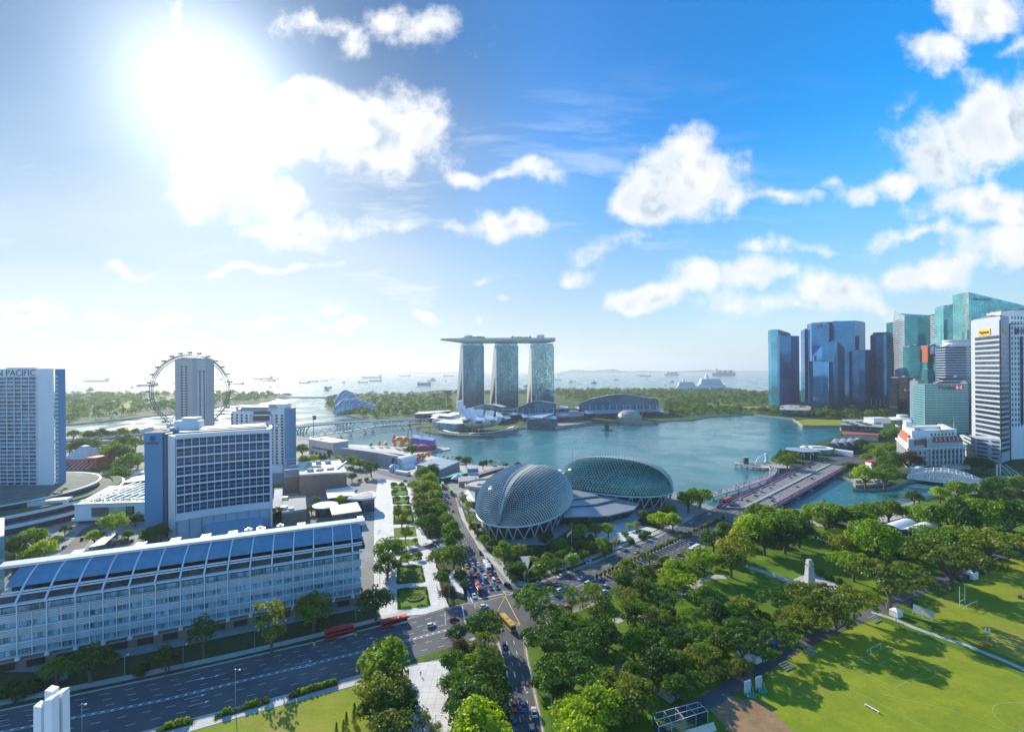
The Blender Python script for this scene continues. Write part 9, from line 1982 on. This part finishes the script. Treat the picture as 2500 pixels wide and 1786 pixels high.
# ================================================================== SHIPS
SH={n:mat('hull_'+n,c,.6,.1,var=.1,scale=.02)for n,c in(('dark',(.09,.12,.16)),('rust',(.22,.14,.12)),('grey',(.26,.31,.36)),('blue',(.12,.20,.32)),('white',(.84,.85,.86)))}
SUP=mat('superstructure',(.50,.50,.48),.6,var=.06);DECKM=mat('ship_deck',(.18,.14,.12),.8,var=.2,scale=.02)
def ship(k,x,y,w,kind,c,label,flip=False):
 p=at(k,x,y,WATER_Z);s=VIEW[k][2]/F*p.y;L=w*s;r=thing('cargo_ship' if kind not in('cruise','boat')else('cruise_ship' if kind=='cruise' else 'small_boat'),label,'ship' if kind!='boat' else 'boat',p,'ships at anchor');f=-1 if flip else 1;a=radians(RT.uniform(-9,9));ca,sa=cos(a),sin(a)
 H={'tanker':.060,'bulk':.075,'roro':.17,'tug':.14,'cruise':.14,'container':.12,'boat':.2,'barge':.04}[kind]*L;B=min(.2*L,34)
 G=lambda u,v,z:(p.x+(u*f*L)*ca-v*sa,p.y+(u*f*L)*sa+v*ca,p.z+z)
 def prism(m,u0,u1,v,z0,z1,rake=0):P=[G(u0,-v,0),G(u1,-v,0),G(u1,v,0),G(u0,v,0)];P=P if f>0 else P[::-1];m.prism([(q[0],q[1])for q in P],p.z+z0,p.z+z1)
 m=MB();secs=[]
 for u,bw,dz in((-.5,.62,.1),(-.47,.9,.06),(-.3,1,0),(.25,1,0),(.40,.8,.04),(.47,.45,.14),(.5,.06,.26)):secs.append([G(u*(.97),-B/2*bw*.8,-1.5),G(u*.97,B/2*bw*.8,-1.5),G(u,B/2*bw,H*(1+dz)),G(u,-B/2*bw,H*(1+dz))])
 m.grid(secs,True);m.face(*secs[0]);m.face(*secs[-1][::-1]);m.build('hull',SH[c],r);
 if kind in('tanker','bulk','barge'):
  m=MB();prism(m,-.46,-.36,B*.38,H,H+L*.085);prism(m,-.44,-.38,B*.45,H+L*.07,H+L*.10);m.build('deckhouse',SUP,r);m=MB();prism(m,-.475,-.45,B*.12,H,H+L*.10);m.build('funnel',SH['dark'],r);m=MB()
  if kind=='bulk':
   for i in range(5):u=-.25+i*.14;prism(m,u-.05,u+.05,B*.32,H,H+L*.012);m.tube([G(u+.07,0,H),G(u+.07,0,H+L*.09)],L*.006,4)
  else:m.tube([G(-.33,0,H+L*.012),G(.42,0,H+L*.012)],L*.008,4);m.tube([G(.05,0,H),G(.05,0,H+L*.07)],L*.006,4);m.tube([G(.44,0,H),G(.44,0,H+L*.06)],L*.005,4)
  m.build('deck_gear',DECKM,r)
 elif kind=='roro':m=MB();prism(m,-.48,.36,B*.46,H,H*1.25);prism(m,.26,.42,B*.42,H*1.1,H*1.7);m.build('deckhouse',SH['grey'],r);m=MB();prism(m,-.4,-.34,B*.15,H,H*1.8);m.build('funnel',SH['dark'],r)
 elif kind=='tug':m=MB();prism(m,-.05,.28,B*.34,H,H*2.2);prism(m,.02,.22,B*.26,H*2.2,H*3.0);m.build('deckhouse',SUP,r);m=MB();m.tube([G(.1,0,H*3),G(.1,0,H*4.6)],L*.012,4);prism(m,-.16,-.08,B*.15,H,H*2.6);m.build('funnel',SH['dark'],r)
 elif kind=='container':
  m=MB();prism(m,-.36,-.28,B*.45,H,H*2.4);m.build('deckhouse',SUP,r);m=MB()
  for i in range(9):u=-.24+i*.075;m.m=i%3;prism(m,u-.033,u+.033,B*.45,H,H*(1.65+.15*((i*5)%3)))
  m.build('containers',[SH['blue'],SH['rust'],SH['grey']],r)
 elif kind=='cruise':
  m=MB()
  for i in range(7):prism(m,-.46+.012*i,.38-.02*i,B*(.49-.012*i),H*(.9+i*.24),H*(.9+i*.24+.17))
  m.build('deck_tier',SH['white'],r);m=MB()
  for i in range(6):prism(m,-.45+.012*i,.36-.02*i,B*(.47-.012*i),H*(1.07+i*.24),H*(1.14+i*.24))
  m.build('balcony_row',mat('balcony_shadow',(.10,.14,.18),.4),r);m=MB();prism(m,-.22,-.14,B*.2,H*2.5,H*3.4);m.build('funnel',SH['white'],r);m=MB();m.tube([G(.22,0,H*2.3),G(.22,0,H*3.1)],L*.006,4);m.build('mast',SH['white'],r)
 elif kind=='boat':m=MB();prism(m,-.2,.15,B*.3,H,H*2);m.build('cabin',SUP,r)
TYPN={'tanker':'tanker','bulk':'bulk carrier','roro':'tall sided ferry ship','tug':'supply ship','container':'container ship','barge':'low barge','cruise':'cruise ship'}
def ships(k,place,L):
 seen={}
 for s in L:seen.setdefault((s[3],s[4]),[]).append(s)
 for(kd,c),G_ in seen.items():
  G_.sort(key=lambda s:s[0])
  for i,s in enumerate(G_):lab=f"{ {'dark': 'dark', 'rust': 'rust red', 'grey': 'grey', 'blue': 'blue', 'white': 'white'}[c]} {TYPN[kd]} at anchor {place}"+(f", {ORD[i]} from left" if len(G_)>1 else '');ship(*((k,)+s[:3]),kd,c,lab,s[5]if len(s)>5 else False)
ships('N','left of the wheel',[(440,238,300,'bulk','grey',True),(285,230,85,'roro','grey'),(695,254,85,'tanker','grey',True),(975,322,135,'tanker','dark'),(1130,298,290,'bulk','dark',True),(338,360,112,'tug','dark'),(185,243,45,'barge','grey')])
ships('N','inside the wheel',[(2062,216,235,'tanker','dark',True),(1495,268,60,'tug','dark'),(2205,242,150,'barge','rust',True)])
ships('O','between the wheel and the white hotel',[(265,172,170,'tanker','grey'),(580,203,300,'tanker','dark',True),(490,224,150,'barge','dark',True),(660,234,205,'tanker','rust',True),(718,212,165,'barge','rust',True),(210,277,225,'tanker','rust',True),(728,309,130,'tanker','dark',True)])
ships('O','left of the glass conservatories',[(1160,257,150,'bulk','grey'),(1268,238,145,'bulk','dark',True),(1420,225,115,'tanker','grey',True),(1545,203,65,'tanker','dark',True),(1480,327,105,'roro','dark',True),(1462,360,88,'tug','dark'),(1700,252,55,'tug','grey')])
ships('O','behind the glass conservatories',[(1968,249,135,'bulk','blue'),(2090,186,280,'tanker','grey',True),(2140,230,175,'bulk','dark',True)])
ships('Q','left of the bay towers',[(500,217,172,'tanker','grey',True),(770,342,190,'roro','blue'),(880,281,112,'tug','blue'),(1072,294,32,'tug','grey'),(1115,217,155,'tanker','blue'),(940,188,95,'barge','grey')])
ships('Q','seen between the bay towers',[(2198,211,72,'tanker','grey',True),(2185,361,76,'tug','blue'),(1685,352,40,'barge','dark')])
ships('R','right of the bay towers',[(90,193,66,'bulk','blue',True),(120,141,80,'tanker','grey',True),(217,217,46,'tug','white'),(253,206,24,'tug','rust'),(446,227,60,'tug','blue'),(667,191,38,'roro','blue'),(900,145,82,'tanker','grey',True),(957,157,112,'tanker','blue',True),(1216,147,150,'container','grey'),(1735,150,240,'container','blue'),(1222,212,40,'tug','dark')])
ship('R',1372,282,205,'cruise','white','white cruise ship moored beyond the gardens, left one');ship('R',1612,280,290,'cruise','white','white cruise ship moored beyond the gardens, right one')
for k,x,y,w,l in(('F',1415,918,24,'small white boat in the bay before the event plaza'),('F',1838,890,26,'small grey boat beside the scaffolded sphere'),('R',1860,552,26,'small red boat near the waterfront row'),('J',553,213,18,'tiny dark boat in the middle of the bay'),('R',1155,245,24,'tiny speedboat left of the cruise ships')):ship(k,x,y,w,'boat','white' if 'white' in l else 'rust' if 'red' in l else 'grey',l)
# low sea wall of the barrage and the pier tip
mb=MB();mb.bar(at('O',660,452,0),at('O',1480,452,0),14,5);o=mb.build('sea_wall',CONC,None);tag(o,'long low concrete barrage wall across the channel mouth','sea wall')
mb=MB();mb.bar(at('O',780,420,0),at('O',975,410,0),10,4);mb.box(at('O',910,412,1),(30,8,6));o=mb.build('stone_breakwater',QUAY,None);tag(o,'dark stone breakwater at the tip of the far left shore','breakwater')
block('barrage_building','low grass roofed barrage building on the gardens tip','building','O',[(1475,435),(1660,412),(1680,405),(1500,432)],14,mat('barrage_wall',(.20,.26,.32),.7),FIELD)
# ================================================================== AIR
def haze():
 m=bpy.data.materials.new('haze_air');m.use_nodes=True;t=m.node_tree;t.nodes.clear();out=t.nodes.new('ShaderNodeOutputMaterial');v=t.nodes.new('ShaderNodeVolumePrincipled')
 v.inputs['Color'].default_value=(.86,.93,1.0,1);v.inputs['Density'].default_value=0.00007;v.inputs['Anisotropy'].default_value=0.35;t.links.new(v.outputs[0],out.inputs['Volume'])
 mb=MB();mb.prism([(-43000,-700),(43000,-700),(43000,19500),(-43000,19500)],-8.2,420);o=mb.build('haze',m,None);o['kind']='stuff'
haze()
